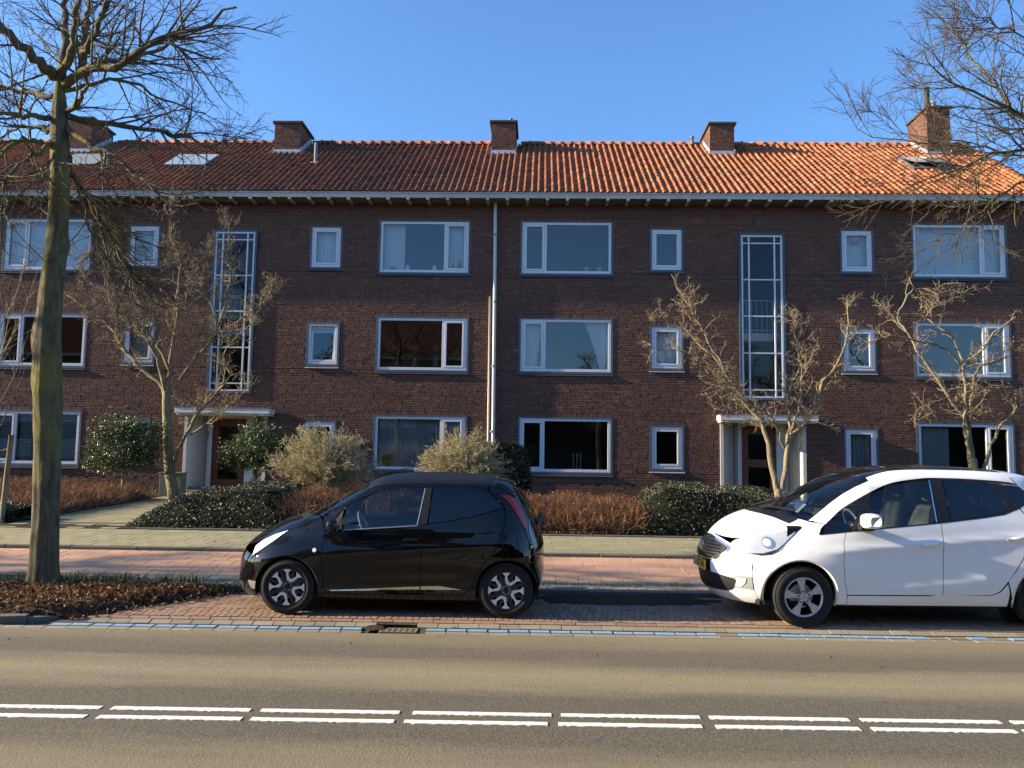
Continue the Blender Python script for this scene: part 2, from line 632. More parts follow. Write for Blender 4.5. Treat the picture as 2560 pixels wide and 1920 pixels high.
# ---- windows
def window(x0, x1, z0, z1, side, sill_light=False, tilt=0.0):
    yo = W0 - .010
    w = MB().ring(x0 - FM, x1 + FM, z0 - .065, z1 + .04, (FM, FM, .065, .04), yo, W0 + .11).build('window', 'grey_frame', BLD)
    fr = MB().ring(x0 + .001, x1 - .001, z0 + .001, z1 - .001, .074, W0 + .014, W0 + .09)
    yp = W0 + .052
    panes = []
    def sash(a, b_, name='casement'):
        if tilt:                     # sash tipped inwards at the top
            s_ = MB().ring(a, b_, 0, z1 - z0 - .158, .052, -.03, .03).build(name, 'white_frame', w, bevel=.004)
            s_.location, s_.rotation_euler = (0, W0 + .05, z0 + .079), (-tilt, 0, 0)
            p_ = MB().add([(a + .05, 0, .046), (b_ - .05, 0, .046), (b_ - .05, 0, z1 - z0 - .204), (a + .05, 0, z1 - z0 - .204)], [(0, 1, 2, 3)]).build('pane', 'pane_glass', w)
            p_.location, p_.rotation_euler = (0, W0 + .05, z0 + .079), (-tilt, 0, 0)
            return
        MB().ring(a, b_, z0 + .079, z1 - .079, .052, W0 + .006, W0 + .07).build(name, 'white_frame', w, bevel=.004)
        panes.append((a + .05, b_ - .05, z0 + .125, z1 - .125))
    if side is None:
        sash(x0 + .079, x1 - .079)
    else:
        cw = .62                    # casement width
        a, b_ = (x0, x0 + cw) if side == 'L' else (x1 - cw, x1)
        if side == 'L':
            fr.box(b_ + .006, b_ + .072, W0 + .0145, W0 + .09, z0 + .075, z1 - .075)
            sash(x0 + .079, b_ + .001)
            panes.append((b_ + .070, x1 - .072, z0 + .072, z1 - .072))
        else:
            fr.box(a - .072, a - .006, W0 + .0145, W0 + .09, z0 + .075, z1 - .075)
            sash(a - .001, x1 - .079)
            panes.append((x0 + .072, a - .070, z0 + .072, z1 - .072))
    fr.build('frame', 'white_frame', w, bevel=.004)
    for a, b_, c, d in panes:
        MB().add([(a, yp, c), (b_, yp, c), (b_, yp, d), (a, yp, d)], [(0, 1, 2, 3)]).build('pane', 'pane_glass', w)
    zb = z0 - .067
    s = MB()
    n = max(3, int((x1 - x0 + .14) / .2))
    p = (x1 - x0 + .14) / n
    for k in range(n):
        a = x0 - .07 + k * p
        s.add([(a + .002, W0 - .045, zb - .052), (a + p - .002, W0 - .045, zb - .052), (a + p - .002, W0 - .045, zb - .030), (a + .002, W0 - .045, zb - .030),
               (a + .002, W0 + .05, zb - .052), (a + p - .002, W0 + .05, zb - .052), (a + p - .002, W0 + .05, zb - .002), (a + .002, W0 + .05, zb - .002)],
              [(0, 1, 2, 3), (3, 2, 6, 7), (0, 4, 5, 1), (1, 5, 6, 2), (4, 0, 3, 7)])
    s.build('sill', 'sill_edge' if sill_light else 'sill_tile', w)
    return w
for x0, x1, z0, z1, s, r in wins:
    window(x0, x1, z0, z1, s, sill_light=(r > 0 and s is None), tilt=R(4.5) if (r == 1 and abs(x0 + 6.5) < .1) else 0.0)

def stair_window(x0, x1):
    z0, z1 = STAIR_Z
    w = MB().ring(x0, x1, z0, z1, .062, W0 - .045, W0 + .11).build('stair_window', 'blue_frame', BLD)
    fr = MB().ring(x0 + .063, x1 - .063, z0 + .053, z1 - .063, .05, W0 - .030, W0 + .05)
    ix0, ix1, iz0, iz1 = x0 + .113, x1 - .113, z0 + .103, z1 - .113
    mx = [x0 + .258, x1 - .318 + .02]
    hz = [3.77, 4.78, 5.805, 6.828, 7.854]
    for m in mx:
        fr.box(m, m + .04, W0 - .026, W0 + .045, iz0, iz1)
    xs = [ix0, mx[0], mx[0] + .04, mx[1], mx[1] + .04, ix1]
    for h in hz:
        for a, b_ in ((0, 1), (2, 3), (4, 5)):
            fr.box(xs[a], xs[b_], W0 - .022, W0 + .04, h - .018, h + .018)
    fr.build('frame', 'white_frame', w, bevel=.003)
    zz = [iz0] + [q for h in hz for q in (h - .018, h + .018)] + [iz1]
    for k in range(6):
        for a, b_ in ((0, 1), (2, 3), (4, 5)):
            y = W0 + .012
            MB().add([(xs[a], y, zz[2 * k]), (xs[b_], y, zz[2 * k]), (xs[b_], y, zz[2 * k + 1]), (xs[a], y, zz[2 * k + 1])], [(0, 1, 2, 3)]).build('pane', 'stair_glass', w)
    # landing with its railing behind the glass
    l = MB().box(x0 - .5, x1 + .5, W0 + .55, W0 + 1.6, 5.20, 5.42).build('stair_landing', 'panel_white', BLD)
    rl = MB()
    for k in range(11):
        xx = x0 - .1 + k * .145
        rl.box(xx, xx + .016, W0 + .60, W0 + .616, 5.42, 6.35)
    rl.box(x0 - .2, x1 + .2, W0 + .595, W0 + .621, 6.35, 6.375)
    rl.box(x0 - .2, x1 + .2, W0 + .595, W0 + .621, 5.50, 5.52)
    rl.build('railing', 'panel_white', l)
for a, b_ in STAIR:
    stair_window(a, b_)

# ---- rooms behind the windows (floors, party walls, back walls)
ib = MB()
ib.box(BX0, BX1 - .01, W0 + 3.9, W0 + 4.0, BZ0, BZ1)
for z in (.88, 3.62, 6.37, 9.0):
    ib.box(BX0, -9.40, W0 + .13, W0 + 3.9, z - .2, z)
    ib.box(-7.95, 5.36, W0 + .13, W0 + 3.9, z - .2, z)
    ib.box(6.82, BX1 - .01, W0 + .13, W0 + 3.9, z - .2, z)
for x in (-16.0, -12.2, -9.42, -7.94, -5.1, -1.36, 2.5, 5.34, 6.83, 9.7, 13.3):
    ib.box(x, x + .08, W0 + .13, W0 + 3.9, BZ0, BZ1 - .01)
ib.build('interior', 'room_wall', BLD)

# ---- entrances
def entrance(x0, x1, nums):
    """porch with concave white cheeks, brown door and a panel of letter slots"""
    cx = (x0 + x1) / 2 - .04
    e = MB().box(x0 - .10, x1 + .20, W0 - .50, W0 - .02, 2.905, 3.045)
    e.box(x0 - .07, x1 + .17, W0 - .44, W0 - .02, 2.855, 2.9045)
    e = e.build('entrance_canopy', 'canopy_paint', BLD, bevel=.006)
    MB().box(x0 - .11, x1 + .21, W0 - .515, W0 - .02, 3.046, 3.064).build('canopy_edge', 'zinc', e)
    s = MB().box(x0 - .02, x1 + .02, W0 - .42, W0 + .30, .60, .80).build('doorstep', 'kerb_concrete', BLD, bevel=.008)
    d0, d1 = cx - .46, cx + .49
    yd = W0 + .34
    for sgn, xo, xi in ((1, x0, d0 - .245), (-1, x1, d1 + .245)):
        b_ = MB()
        pts = []
        for k in range(13):
            t = k / 12 * math.pi / 2
            pts.append((xo + (xi - xo) * (.20 + .80 * (1 - math.cos(t))) , W0 - .03 + (yd - W0 + .03) * math.sin(t)))
        pts = [(xo, W0 - .03)] + pts
        vs = [(x, y, .80) for x, y in pts] + [(x, y, 2.856) for x, y in pts]
        n = len(pts)
        b_.add(vs, [(i, i + 1, i + 1 + n, i + n) if sgn > 0 else (i + 1, i, i + n, i + 1 + n) for i in range(n - 1)])
        b_.box(min(xo, xo - sgn * .005), max(xo, xo - sgn * .005), W0 - .03, W0 + .2, .80, 2.856)
        b_.build('porch_cheek', 'cream_render', BLD, smooth=False)
        # flat strip between the cheek and the door
        xa, xb = sorted((xi, d0 - .002 if sgn > 0 else d1 + .002))
        pn = MB().box(xa, xb, yd - .02, yd + .05, .80, 2.80).build('porch_panel', 'panel_white', BLD)
        if sgn > 0:
            px = xa + .055
            MB().box(px, px + .10, yd - .026, yd - .0205, 2.27, 2.43).build('intercom', 'steel', pn)
            for k in range(3):
                zt = 2.255 - k * .335
                pl = MB().box(px, px + .068, yd - .026, yd - .0205, zt - .315, zt).build('letter_slot_plate', 'steel', pn)
                MB().box(px + .022, px + .048, yd - .030, yd - .0262, zt - .215, zt - .095).build('letter_slot', 'dark_slot', pl)
                MB().lathe((px + .125, yd - .021, zt - .06), [(.010, 0), (.010, -.008), (.001, -.010)], 10, 'y').build('bell_button', 'steel', pn)
            if nums:
                for k, s_ in enumerate(nums):
                    c = bpy.data.curves.new('house_number', 'FONT')
                    c.body = s_
                    c.size = .085
                    c.extrude = .001
                    c.align_x = 'CENTER'
                    c.materials.append(MATS['black_ink'])
                    tmp = bpy.data.objects.new('tmp', c)
                    me = bpy.data.meshes.new_from_object(tmp)
                    bpy.data.objects.remove(tmp)
                    bpy.data.curves.remove(c)
                    o = link('house_number', me, None, pn)
                    o.location = (px + .062, yd - .0215, 2.645 - k * .078)
                    o.rotation_euler = (math.pi / 2, 0, 0)
    # lintel strip, door frame, leaf
    MB().box(x0 + .02, x1 - .02, yd - .03, yd + .05, 2.801, 2.857).build('porch_lintel', 'cream_render', BLD)
    MB().box(x0 + .01, x1 - .01, W0 - .02, yd + .05, 2.858, 2.90).build('porch_ceiling', 'cream_render', BLD)
    fr = MB().ring(d0, d1, .80, 2.80, (.055, .055, .03, .06), yd - .015, yd + .06).build('door', 'door_wood', BLD, bevel=.003)
    a, b_ = d0 + .056, d1 - .056
    lf = MB().ring(a, b_, .832, 2.738, (.13, .13, .26, .17), yd + .005, yd + .045)
    lf.box(a + .13, b_ - .13, yd + .0055, yd + .0445, 1.66, 1.88)
    lf.build('door_leaf', 'door_wood', fr, bevel=.004)
    for z0, z1 in ((1.092, 1.66), (1.88, 2.568)):
        MB().add([(a + .13, yd + .025, z0), (b_ - .13, yd + .025, z0), (b_ - .13, yd + .025, z1), (a + .13, yd + .025, z1)], [(0, 1, 2, 3)]).build('door_pane', 'stair_glass', fr)
    hd = MB().lathe((b_ - .06, yd + .004, 1.86), [(.03, 0), (.03, -.008), (.012, -.012), (.012, -.04), (.026, -.046), (.022, -.066), (.001, -.07)], 14, 'y')
    hd.build('door_knob', 'steel', fr, smooth=True)
entrance(*PORCH[0], None)
entrance(*PORCH[1], ['39', '37', '35'])
for x0, x1 in PORCH:
    # hollow behind the door, so the glass shows a dark hall
    MB().box(x0 + .3, x1 - .3, W0 + 2.6, W0 + 2.7, .8, 2.9).build('hall_wall', 'room_wall', BLD)

# ---- gutter, brackets, eaves
GY, GZ = 22.80, 9.05
g = MB().box(BX0, BX1 + .12, GY, GY + .022, 8.926, 9.046)
g.box(BX0, BX1 + .12, GY - .018, GY + .02, 9.047, 9.082)
GUT = g.build('gutter', 'gutter_paint', BLD, bevel=.004)
MB().box(BX0, BX1 + .10, GY + .023, W0 - .002, 8.945, 8.965).build('soffit', 'soffit', GUT)
_bm = MB().box(-.042, .042, GY + .004 - GY, .5, 8.872, 8.925)
_b0 = _bm.build('eave_bracket', 'gutter_paint', GUT)
_xs = np.arange(-.98 - .55 * 33, BX1, .5505)
for k, x in enumerate(_xs):
    o = _b0 if k == 0 else link('eave_bracket', _b0.data, None, GUT)
    o.location = (x, GY, 0)
dp = MB().tube([(-1.32, 23.31, 8.93), (-1.315, 23.31, 8.6), (-1.29, 23.31, 5.5), (-1.262, 23.31, .78)], .047, 12, False)
DP = dp.build('downpipe', 'downpipe', BLD, smooth=True)
for z in (8.0, 6.1, 4.3, 2.5):
    MB().lathe((-1.30, 23.31, z), [(.048, 0), (.056, .004), (.056, .05), (.048, .054)], 12).build('pipe_clip', 'zinc', DP)
c2 = MB().tube([(-1.43, 23.345, 6.28), (-1.405, 23.345, .8)], .026, 10)
c2.build('cable_conduit', 'cream_render', BLD, smooth=True)

# ---- pantile roof
RY, RZ = 27.70, 12.31
SL = math.hypot(RY - GY, RZ - GZ)
ux = np.array([0, (RY - GY) / SL, (RZ - GZ) / SL])           # up the slope
nx = np.array([0, -(RZ - GZ) / SL, (RY - GY) / SL])          # away from the roof
RX0, RX1 = -19.5, 13.75
rb = MB().add([(RX0, GY + .02, GZ - .02), (RX1, GY + .02, GZ - .02), (RX1, RY, RZ - .05), (RX0, RY, RZ - .05), (RX1, RY + 4.9, GZ), (RX0, RY + 4.9, GZ)],
              [(0, 1, 2, 3), (3, 2, 4, 5)])
ROOF = rb.build('roof', 'soffit', BLD)
NR, TW = 24, .1905
TE = SL / NR
prof = [(-.010, .036), (.004, .016), (.022, .002), (.050, -.008), (.082, -.010), (.106, -.002), (.122, .018), (.136, .042), (.152, .058), (.170, .060), (.186, .048), (.198, .026)]
def tile_mesh(seed, tint):
    r = np.random.default_rng(seed)
    vs = []
    L = TE + .05
    lift = .020
    for (s, h) in ((0, lift), (L, 0)):
        for u, p in prof:
            vs.append((u + r.normal(0, .001), s, h + p))
    for u, p in prof:
        vs.append((u, 0.0, lift + p - .016))
    n = len(prof)
    q = [(i, i + 1, n + i + 1, n + i) for i in range(n - 1)] + [(2 * n + i, 2 * n + i + 1, i + 1, i) for i in range(n - 1)]
    vs = np.array(vs)
    return vs, np.array(q), tint
def to_roof(vs, x, s):
    p = np.zeros_like(vs)
    p[:, 0] = x + vs[:, 0]
    base = np.array([0, GY, GZ])
    return p + base + np.outer(vs[:, 1] + s, ux) + np.outer(vs[:, 2] + .012, nx)
rt = np.random.default_rng(3)
SKY = [(-11.55, -10.33, 24.98, 26.05), (-14.95, -13.75, 24.98, 26.05), (11.0, 12.05, 24.98, 26.05)]
CHIM = [(-8.72, -7.86, 12.62), (-1.665, -.895, 12.66), (5.315, 6.085, 12.62), (12.145, 12.87, 13.16), (-15.55, -14.75, 12.75)]
cells = []
for i in range(int((RX1 - RX0) / TW)):
    wob = rt.normal(0, .006)
    for j in range(NR):
        x, s = RX0 + i * TW + wob * (1 - j / NR) + rt.normal(0, .002), j * TE + rt.normal(0, .003)
        yc = GY + (s + TE / 2) * ux[1]
        if any(a < x + .09 < b_ and c < yc < d for a, b_, c, d in SKY):
            continue
        if any(a - .05 < x + .09 < b_ + .05 and yc > 26.62 for a, b_, _ in CHIM):
            continue
        cells.append((x, s))
near = sorted(range(len(cells)), key=lambda k: (cells[k][0] - 1.5) ** 2 * .02 + cells[k][1] ** 2)[:300]
near_s = set(near)
V, Q, T = [], [], []
nv = 0
for k, (x, s) in enumerate(cells):
    if k in near_s:
        continue
    vs, q, _ = tile_mesh(k % 60, 0)
    tl = rt.normal(0, .006)
    vs = vs.copy()
    vs[:, 2] += tl * (vs[:, 0] - .09) / .1
    V.append(to_roof(vs, x, s))
    Q.append(q + nv)
    nv += len(vs)
    T.append(np.full(len(vs), np.clip(rt.normal(.5, .24), 0, 1)))
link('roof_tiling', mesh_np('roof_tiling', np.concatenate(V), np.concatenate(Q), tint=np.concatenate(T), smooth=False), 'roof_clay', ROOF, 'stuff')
_tm = []
rotm = Matrix(((1, 0, 0), tuple(ux), tuple(nx))).transposed()
for k in range(10):
    vs, q, _ = tile_mesh(k, 0)
    _tm.append(mesh_np('roof_tile', vs, q, tint=np.full(len(vs), .08 + .09 * k)))
for k in near:
    x, s = cells[k]
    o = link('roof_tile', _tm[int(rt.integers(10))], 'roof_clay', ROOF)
    m = rotm.to_4x4()
    m.translation = Vector(np.array([x, GY, GZ]) + s * ux + .012 * nx)
    o.matrix_world = m
# ridge tiles: half rounds with a collar
def ridge_mesh(tint):
    vs, q = [], []
    n = 9
    for x, r in ((0, .112), (.27, .118), (.275, .140), (.335, .142)):
        for k in range(n):
            a = math.pi * (k / (n - 1)) * 1.1 - math.pi * .05
            vs.append((x, -math.cos(a) * r, math.sin(a) * r))
    for i in range(3):
        for k in range(n - 1):
            q.append((i * n + k, (i + 1) * n + k, (i + 1) * n + k + 1, i * n + k + 1))
    return mesh_np('ridge_tile', np.array(vs), np.array(q), tint=np.full(len(vs), tint), smooth=True)
_rm = [ridge_mesh(t) for t in (.25, .4, .55, .7)]
for k, x in enumerate(np.arange(RX0, RX1, .335)):
    if any(a - .1 < x + .15 < b_ + .1 for a, b_, _ in CHIM):
        continue
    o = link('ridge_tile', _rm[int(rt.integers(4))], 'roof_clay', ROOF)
    o.location = (x, RY, RZ + .005 + rt.normal(0, .006))
vg = MB()
for k in range(20):
    s0, s1 = SL * k / 20, SL * (k + 1) / 20 + .03
    p0, p1 = np.array([RX1 - .02, GY, GZ]) + s0 * ux, np.array([RX1 - .02, GY, GZ]) + s1 * ux
    vg.tube([tuple(p0 + nx * .055), tuple(p1 + nx * .035)], [.10, .085], 8)
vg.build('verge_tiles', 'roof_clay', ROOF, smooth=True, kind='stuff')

# ---- chimneys, roof lights, vent
def chimney(x0, x1, top, yf=26.5, yb=27.86, pots=()):
    c = MB().box(x0 + .011, x1 - .011, yf + .011, yb - .011, 11.2, top - .06).build('chimney', 'mortar', BLD)
    rr = np.random.default_rng(int(abs(x0) * 100))
    V, Q, T, n0 = [], [], [], 0
    def put(v, q, t):
        nonlocal n0
        V.append(v.reshape(-1, 3)); Q.append(q + n0); T.append(t); n0 += len(V[-1])
    v, q, t = bricks_np(layout(x0, x1, 11.25, top - .075, [], rr), rr, y=yf)
    put(v, q, t)
    for sx, xx in ((-1, x0), (1, x1)):
        v, q, t = bricks_np(layout(yf + .005, yb, 11.25, top - .075, [], rr), rr, y=0)
        w = v.copy()
        w[..., 0] = xx + (-sx) * v[..., 1] * 1.0
        w[..., 1] = v[..., 0]
        put(w, q, t)
    link('chimney_bricks', mesh_np('chimney_bricks', np.concatenate(V), np.concatenate(Q), tint=np.concatenate(T)), 'brick', c, 'stuff')
    MB().box(x0 - .065, x1 + .065, yf - .065, yb + .065, top - .075, top).build('chimney_cap', 'concrete_cap', c, bevel=.012)
    fl = MB()
    zb = GZ + (yf - GY) * (RZ - GZ) / (RY - GY)
    n = 5
    pts = []
    for k in range(n * 2 + 1):
        pts.append((x0 - .03 + (x1 - x0 + .06) * k / (n * 2), zb - (.0 if k % 2 else .045)))
    fl.prism([(x0 - .03, zb + .16)] + [(a, b_ + .05) for a, b_ in pts] + [(x1 + .03, zb + .16)], yf - .03, yf - .008)
    for xx in (x0 - .022, x1 + .006):
        fl.add([(xx, yf - .03, zb - .02), (xx, RY, RZ - .02), (xx, RY, RZ + .20), (xx, yf - .03, zb + .20),
                (xx + .016, yf - .03, zb - .02), (xx + .016, RY, RZ - .02), (xx + .016, RY, RZ + .20), (xx + .016, yf - .03, zb + .20)],
               [(0, 1, 2, 3), (7, 6, 5, 4), (0, 3, 7, 4), (3, 2, 6, 7)])
    fl.build('flashing', 'lead', c)
    for px, py, r, h, mt in pots:
        MB().lathe((px, py, top), [(r, 0), (r, h), (r * 1.2, h + .01), (r * 1.2, h + .05), (r * .5, h + .055), (.001, h + .056)], 12).build('flue_pipe', mt, c, smooth=True)
chimney(*CHIM[0], pots=((-8.42, 26.9, .07, .05, 'concrete_cap'), (-8.1, 27.2, .07, .05, 'concrete_cap')))
chimney(*CHIM[1], pots=((-1.06, 26.8, .055, .13, 'zinc'), (-1.4, 27.0, .07, .04, 'concrete_cap')))
chimney(*CHIM[2], pots=((5.6, 26.9, .07, .05, 'concrete_cap'), (5.85, 27.3, .07, .05, 'concrete_cap')))
chimney(*CHIM[3], pots=((12.22, 26.62, .085, .62, 'concrete_cap'), (12.40, 26.60, .09, .13, 'lead')))
chimney(*CHIM[4], pots=((-15.2, 26.9, .07, .05, 'concrete_cap'),))
def on_roof(x, y, h=0.0):
    s = (y - GY) / ux[1]
    return np.array([x, GY, GZ]) + s * ux + h * nx
def roof_light(x0, x1, y0, y1, opened=0.0):
    def P(x, y, h): return tuple(on_roof(x, y, h))
    f = MB()
    for a, b_, c, d in ((x0, x1, y0, y0 + .09), (x0, x1, y1 - .09, y1), (x0, x0 + .08, y0 + .09, y1 - .09), (x1 - .08, x1, y0 + .09, y1 - .09)):
        f.add([P(a, c, .0), P(b_, c, .0), P(b_, d, .0), P(a, d, .0), P(a, c, .11), P(b_, c, .11), P(b_, d, .11), P(a, d, .11)],
              [(4, 5, 6, 7), (0, 1, 5, 4), (1, 2, 6, 5), (2, 3, 7, 6), (3, 0, 4, 7)])
    w = f.build('roof_light', 'zinc', ROOF)
    MB().add([P(x0 - .02, y0 - .02, .125 + opened), P(x1 + .02, y0 - .02, .125 + opened), P(x1 + .02, y1, .125), P(x0 - .02, y1, .125)], [(0, 1, 2, 3)]).build('roof_pane', 'roof_pane', w)
_rp = NB('roof_pane')
_rp.col((.30, .36, .38), .12, .6)
roof_light(*SKY[0]); roof_light(*SKY[1]); roof_light(*SKY[2], opened=.16)
vp = MB().lathe(tuple(on_roof(-7.07, 25.5, 0)), [(.10, -.02), (.075, .05), (.05, .08), (.05, .66), (.045, .67), (.001, .67)], 12)
VP = vp.build('vent_pipe', 'zinc', BLD, smooth=True)
MB().tube([tuple(on_roof(-7.2, 25.42, .05)), tuple(on_roof(-6.94, 25.42, .05))], .03, 6).build('vent_base', 'lead', VP)
MB().lathe((4.95, 27.6, RZ), [(.05, 0), (.05, .22), (.07, .23), (.07, .27), (.001, .28)], 10).build('vent_cap', 'zinc', BLD, smooth=True)
# ------------------------------------------------------------------ ground, street, pavements
def strip(name, ys, x0, x1, mat, dz=0.0, nx_=1, **props):
    """sheet that follows the street's cross-section"""
    b = MB()
    xs = np.linspace(x0, x1, nx_ + 1)
    for i in range(nx_):
        for ya, yb in zip(ys[:-1], ys[1:]):
            b.add([(xs[i], ya, tz(ya) + dz), (xs[i + 1], ya, tz(ya) + dz), (xs[i + 1], yb, tz(yb) + dz), (xs[i], yb, tz(yb) + dz)], [(0, 1, 2, 3)])
    return b.build(name, mat, **props)
MB().add([(-900, -900, -.20), (900, -900, -.20), (900, 900, -.20), (-900, 900, -.20)], [(0, 1, 2, 3)]).build('ground', 'lawn', kind='structure')
ROAD = strip('road', [2.9, 3.9, 4.9, 5.87, 6.8, 7.8, 8.74], -70, 70, 'asphalt', 0, 8, kind='structure')
NEARW = strip('near_pavement', [-6.0, 2.78], -70, 70, 'tile_grey', .06, 1, kind='structure')
MB().box(-70, 70, 2.78, 2.895, -.16, .03).build('kerb', 'kerb_concrete', kind='structure')
def _baybed():
    b = MB()
    for ya, yb, xr in ((8.745, 8.80, ((-70, 70),)), (8.80, 8.96, ((-70, -1.775), (-1.265, 70))), (8.96, 9.10, ((-70, -1.775), (-1.265, 70))), (9.10, 9.12, ((-70, 70),)), (9.12, 9.2, ((-70, 70),)), (9.2, 10.70, ((-70, 70),))):
        for xa, xb in xr:
            b.add([(xa, ya, tz(ya) - .012), (xb, ya, tz(ya) - .012), (xb, yb, tz(yb) - .012), (xa, yb, tz(yb) - .012)], [(0, 1, 2, 3)])
    return b.build('parking_bay', 'sand_joint', kind='structure')
BAYBED = _baybed()
PATHBED = strip('cycle_path', [10.86, 11.50, 13.07], -70, 70, 'sand_joint', -.012, 1, kind='structure')
SWBED = strip('pavement', [13.18, 15.04], -70, 70, 'sand_joint', -.010, 1, kind='structure')
GARDEN = strip('garden', [15.12, 15.2, 17, 19, 21, 24.3], -70, 70, 'soil', -.01, 1, kind='structure')

# double broken centre line, the bars cut square with narrow gaps
rm = np.random.default_rng(5)
_lm = []
def bar(L, w, seed):
    r = np.random.default_rng(seed)
    n = 40
    top = [(-L / 2 + L * k / n, w / 2 + r.normal(0, .0022)) for k in range(n + 1)]
    bot = [(L / 2 - L * k / n, -w / 2 + r.normal(0, .0022)) for k in range(n + 1)]
    p = top + bot
    m = len(p)
    me = bpy.data.meshes.new('lane_marking')
    me.from_pydata([(x, y, .005) for x, y in p] + [(x, y, -.002) for x, y in p], [], [tuple(range(m - 1, -1, -1))] + [(i, (i + 1) % m, (i + 1) % m + m, i + m) for i in range(m)])
    me.update()
    return me
for yc, w, off in ((5.705, .072, .45), (5.895, .072, .47)):
    variants = [bar(.925, w, int(yc * 100) + k) for k in range(4)]
    for k in range(-7, 8):
        o = link('lane_marking', variants[k % 4], 'road_paint', ROAD)
        o.location = (off + k * .998 + rm.normal(0, .012), yc, tz(yc))

def pave(name, mat, bed, x0, x1, rows, w, gap, h=.05, jit=.003, along='y', half=True, single=300, keep=None, focus=0.0, seed=1, tl=.004):
    """paving pieces: rows = [(y0, y1)]; w = width along x. Nearest ones are objects, the rest one mesh"""
    r = np.random.default_rng(seed)
    cells = []
    for j, (ya, yb) in enumerate(rows):
        off = (w / 2 if (half and j % 2) else 0) + r.normal(0, .004)
        for i in range(int((x1 - x0) / w)):
            xa = x0 + off + i * w
            if keep and not keep(xa + w / 2, (ya + yb) / 2):
                continue
            cells.append((xa + gap / 2, xa + w - gap / 2, ya + gap / 2, yb - gap / 2))
    order = sorted(range(len(cells)), key=lambda k: (cells[k][0] - focus) ** 2 * .35 + (cells[k][2]) ** 2)
    pick = set(order[:single])
    V, T = [], []
    var = {}
    for k, (xa, xb, ya, yb) in enumerate(cells):
        dz = r.normal(0, jit * .5, 4) + r.normal(0, jit)
        za, zb = tz(ya), tz(yb)
        if k in pick:
            key = (round(yb - ya, 3), int(r.integers(6)))
            if key not in var:
                W_, L_ = xb - xa, yb - ya
                c = .003
                tilt = r.normal(0, jit * .6, 4)
                vs = [(-W_ / 2, -L_ / 2, -h), (W_ / 2, -L_ / 2, -h), (W_ / 2, L_ / 2, -h), (-W_ / 2, L_ / 2, -h),
                      (-W_ / 2, -L_ / 2, -c), (W_ / 2, -L_ / 2, -c), (W_ / 2, L_ / 2, -c), (-W_ / 2, L_ / 2, -c),
                      (-W_ / 2 + c, -L_ / 2 + c, tilt[0]), (W_ / 2 - c, -L_ / 2 + c, tilt[1]), (W_ / 2 - c, L_ / 2 - c, tilt[2]), (-W_ / 2 + c, L_ / 2 - c, tilt[3])]
                q = [(8, 9, 10, 11)] + [(a, (a + 1) % 4, (a + 1) % 4 + 4, a + 4) for a in range(4)] + [(a + 4, (a + 1) % 4 + 4, (a + 1) % 4 + 8, a + 8) for a in range(4)]
                var[key] = mesh_np(name, np.array(vs), np.array(q), tint=np.full(12, r.random()))
            o = link(name, var[key], mat, bed)
            o.location = ((xa + xb) / 2, (ya + yb) / 2, (za + zb) / 2 + dz[0])
            o.rotation_euler = (math.atan2(zb - za, yb - ya), 0, r.normal(0, tl))
        else:
            V.append([(xa, ya, za - h), (xb, ya, za - h), (xb, yb, zb - h), (xa, yb, zb - h), (xa, ya, za + dz[0]), (xb, ya, za + dz[1]), (xb, yb, zb + dz[2]), (xa, yb, zb + dz[3])])
            T.append(np.full(8, r.random()))
    if V:
        v = np.array(V)
        F = np.array([(4, 5, 6, 7), (0, 1, 5, 4), (1, 2, 6, 5), (2, 3, 7, 6), (3, 0, 4, 7)])
        q = (F[None] + (np.arange(len(v)) * 8)[:, None, None]).reshape(-1, 4)
        link(name + '_field', mesh_np(name, v.reshape(-1, 3), q, tint=np.concatenate(T)), mat, bed, 'stuff')

def rows_of(y0, y1, p):
    n = max(1, int(round((y1 - y0) / p)))
    e = np.linspace(y0, y1, n + 1)
    return list(zip(e[:-1], e[1:]))
GULLY = (-1.77, -1.27, 8.80, 9.10)
def in_gully(x, y, m=0.0):
    return GULLY[0] - m < x < GULLY[1] + m and GULLY[2] - m < y < GULLY[3] + m
def bay_left(y):                  # splayed left end of the bay
    return -4.72 + (y - 9.05) * .62
pave('bay_brick', 'clinker_red', BAYBED, -5.2, 9.0, rows_of(9.195, 10.695, .205), .0735, .006, keep=lambda x, y: x > bay_left(y), focus=.2, seed=2, jit=.0014)
pave('border_brick', 'clinker_red', BAYBED, -5.2, 9.2, [(9.125, 9.19)], .213, .007, keep=lambda x, y: x > -4.75 and not in_gully(x, y, .05), seed=3, jit=.0012)
pave('gutter_brick', 'clinker_gutter', BAYBED, -9.3, 9.2, [(8.755, 8.865), (9.005, 9.12)], .2133, .006, keep=lambda x, y: not in_gully(x, y, .02) and not (y > 8.9 and x < -4.8), seed=4, jit=.001)
def _blue():
    r = np.random.default_rng(9)
    for i in range(66):
        xa = -5.05 + i * .2133
        if in_gully(xa + .1, 8.94, .06):
            continue
        o = MB().box(-.099, .099, -.062, .062, -.05, 0).build('painted_brick', 'clinker_gutter', BAYBED)
        o.location = (xa + .106, 8.936, tz(8.936) + r.normal(0, .0015))
        if r.random() < (.97 if xa < 3.6 else .6):
            L = .097 - abs(r.normal(0, .008))
            p = MB().box(-L, .097, -.052 + abs(r.normal(0, .006)), .055, 0.0008, .0032).build('blue_paint', 'blue_paint', o)
_blue()
pave('strip_brick', 'clinker_grey', PATHBED, -9.2, 9.2, rows_of(10.865, 11.50, .21), .0745, .006, focus=1.0, seed=6, jit=.0013, keep=lambda x, y: x > -5.2 or y > 11.3)
pave('cycle_tile', 'tile_red', PATHBED, -9.1, 9.2, rows_of(11.505, 13.065, .312), .302, .005, focus=0, seed=7, jit=.0006, tl=.002)
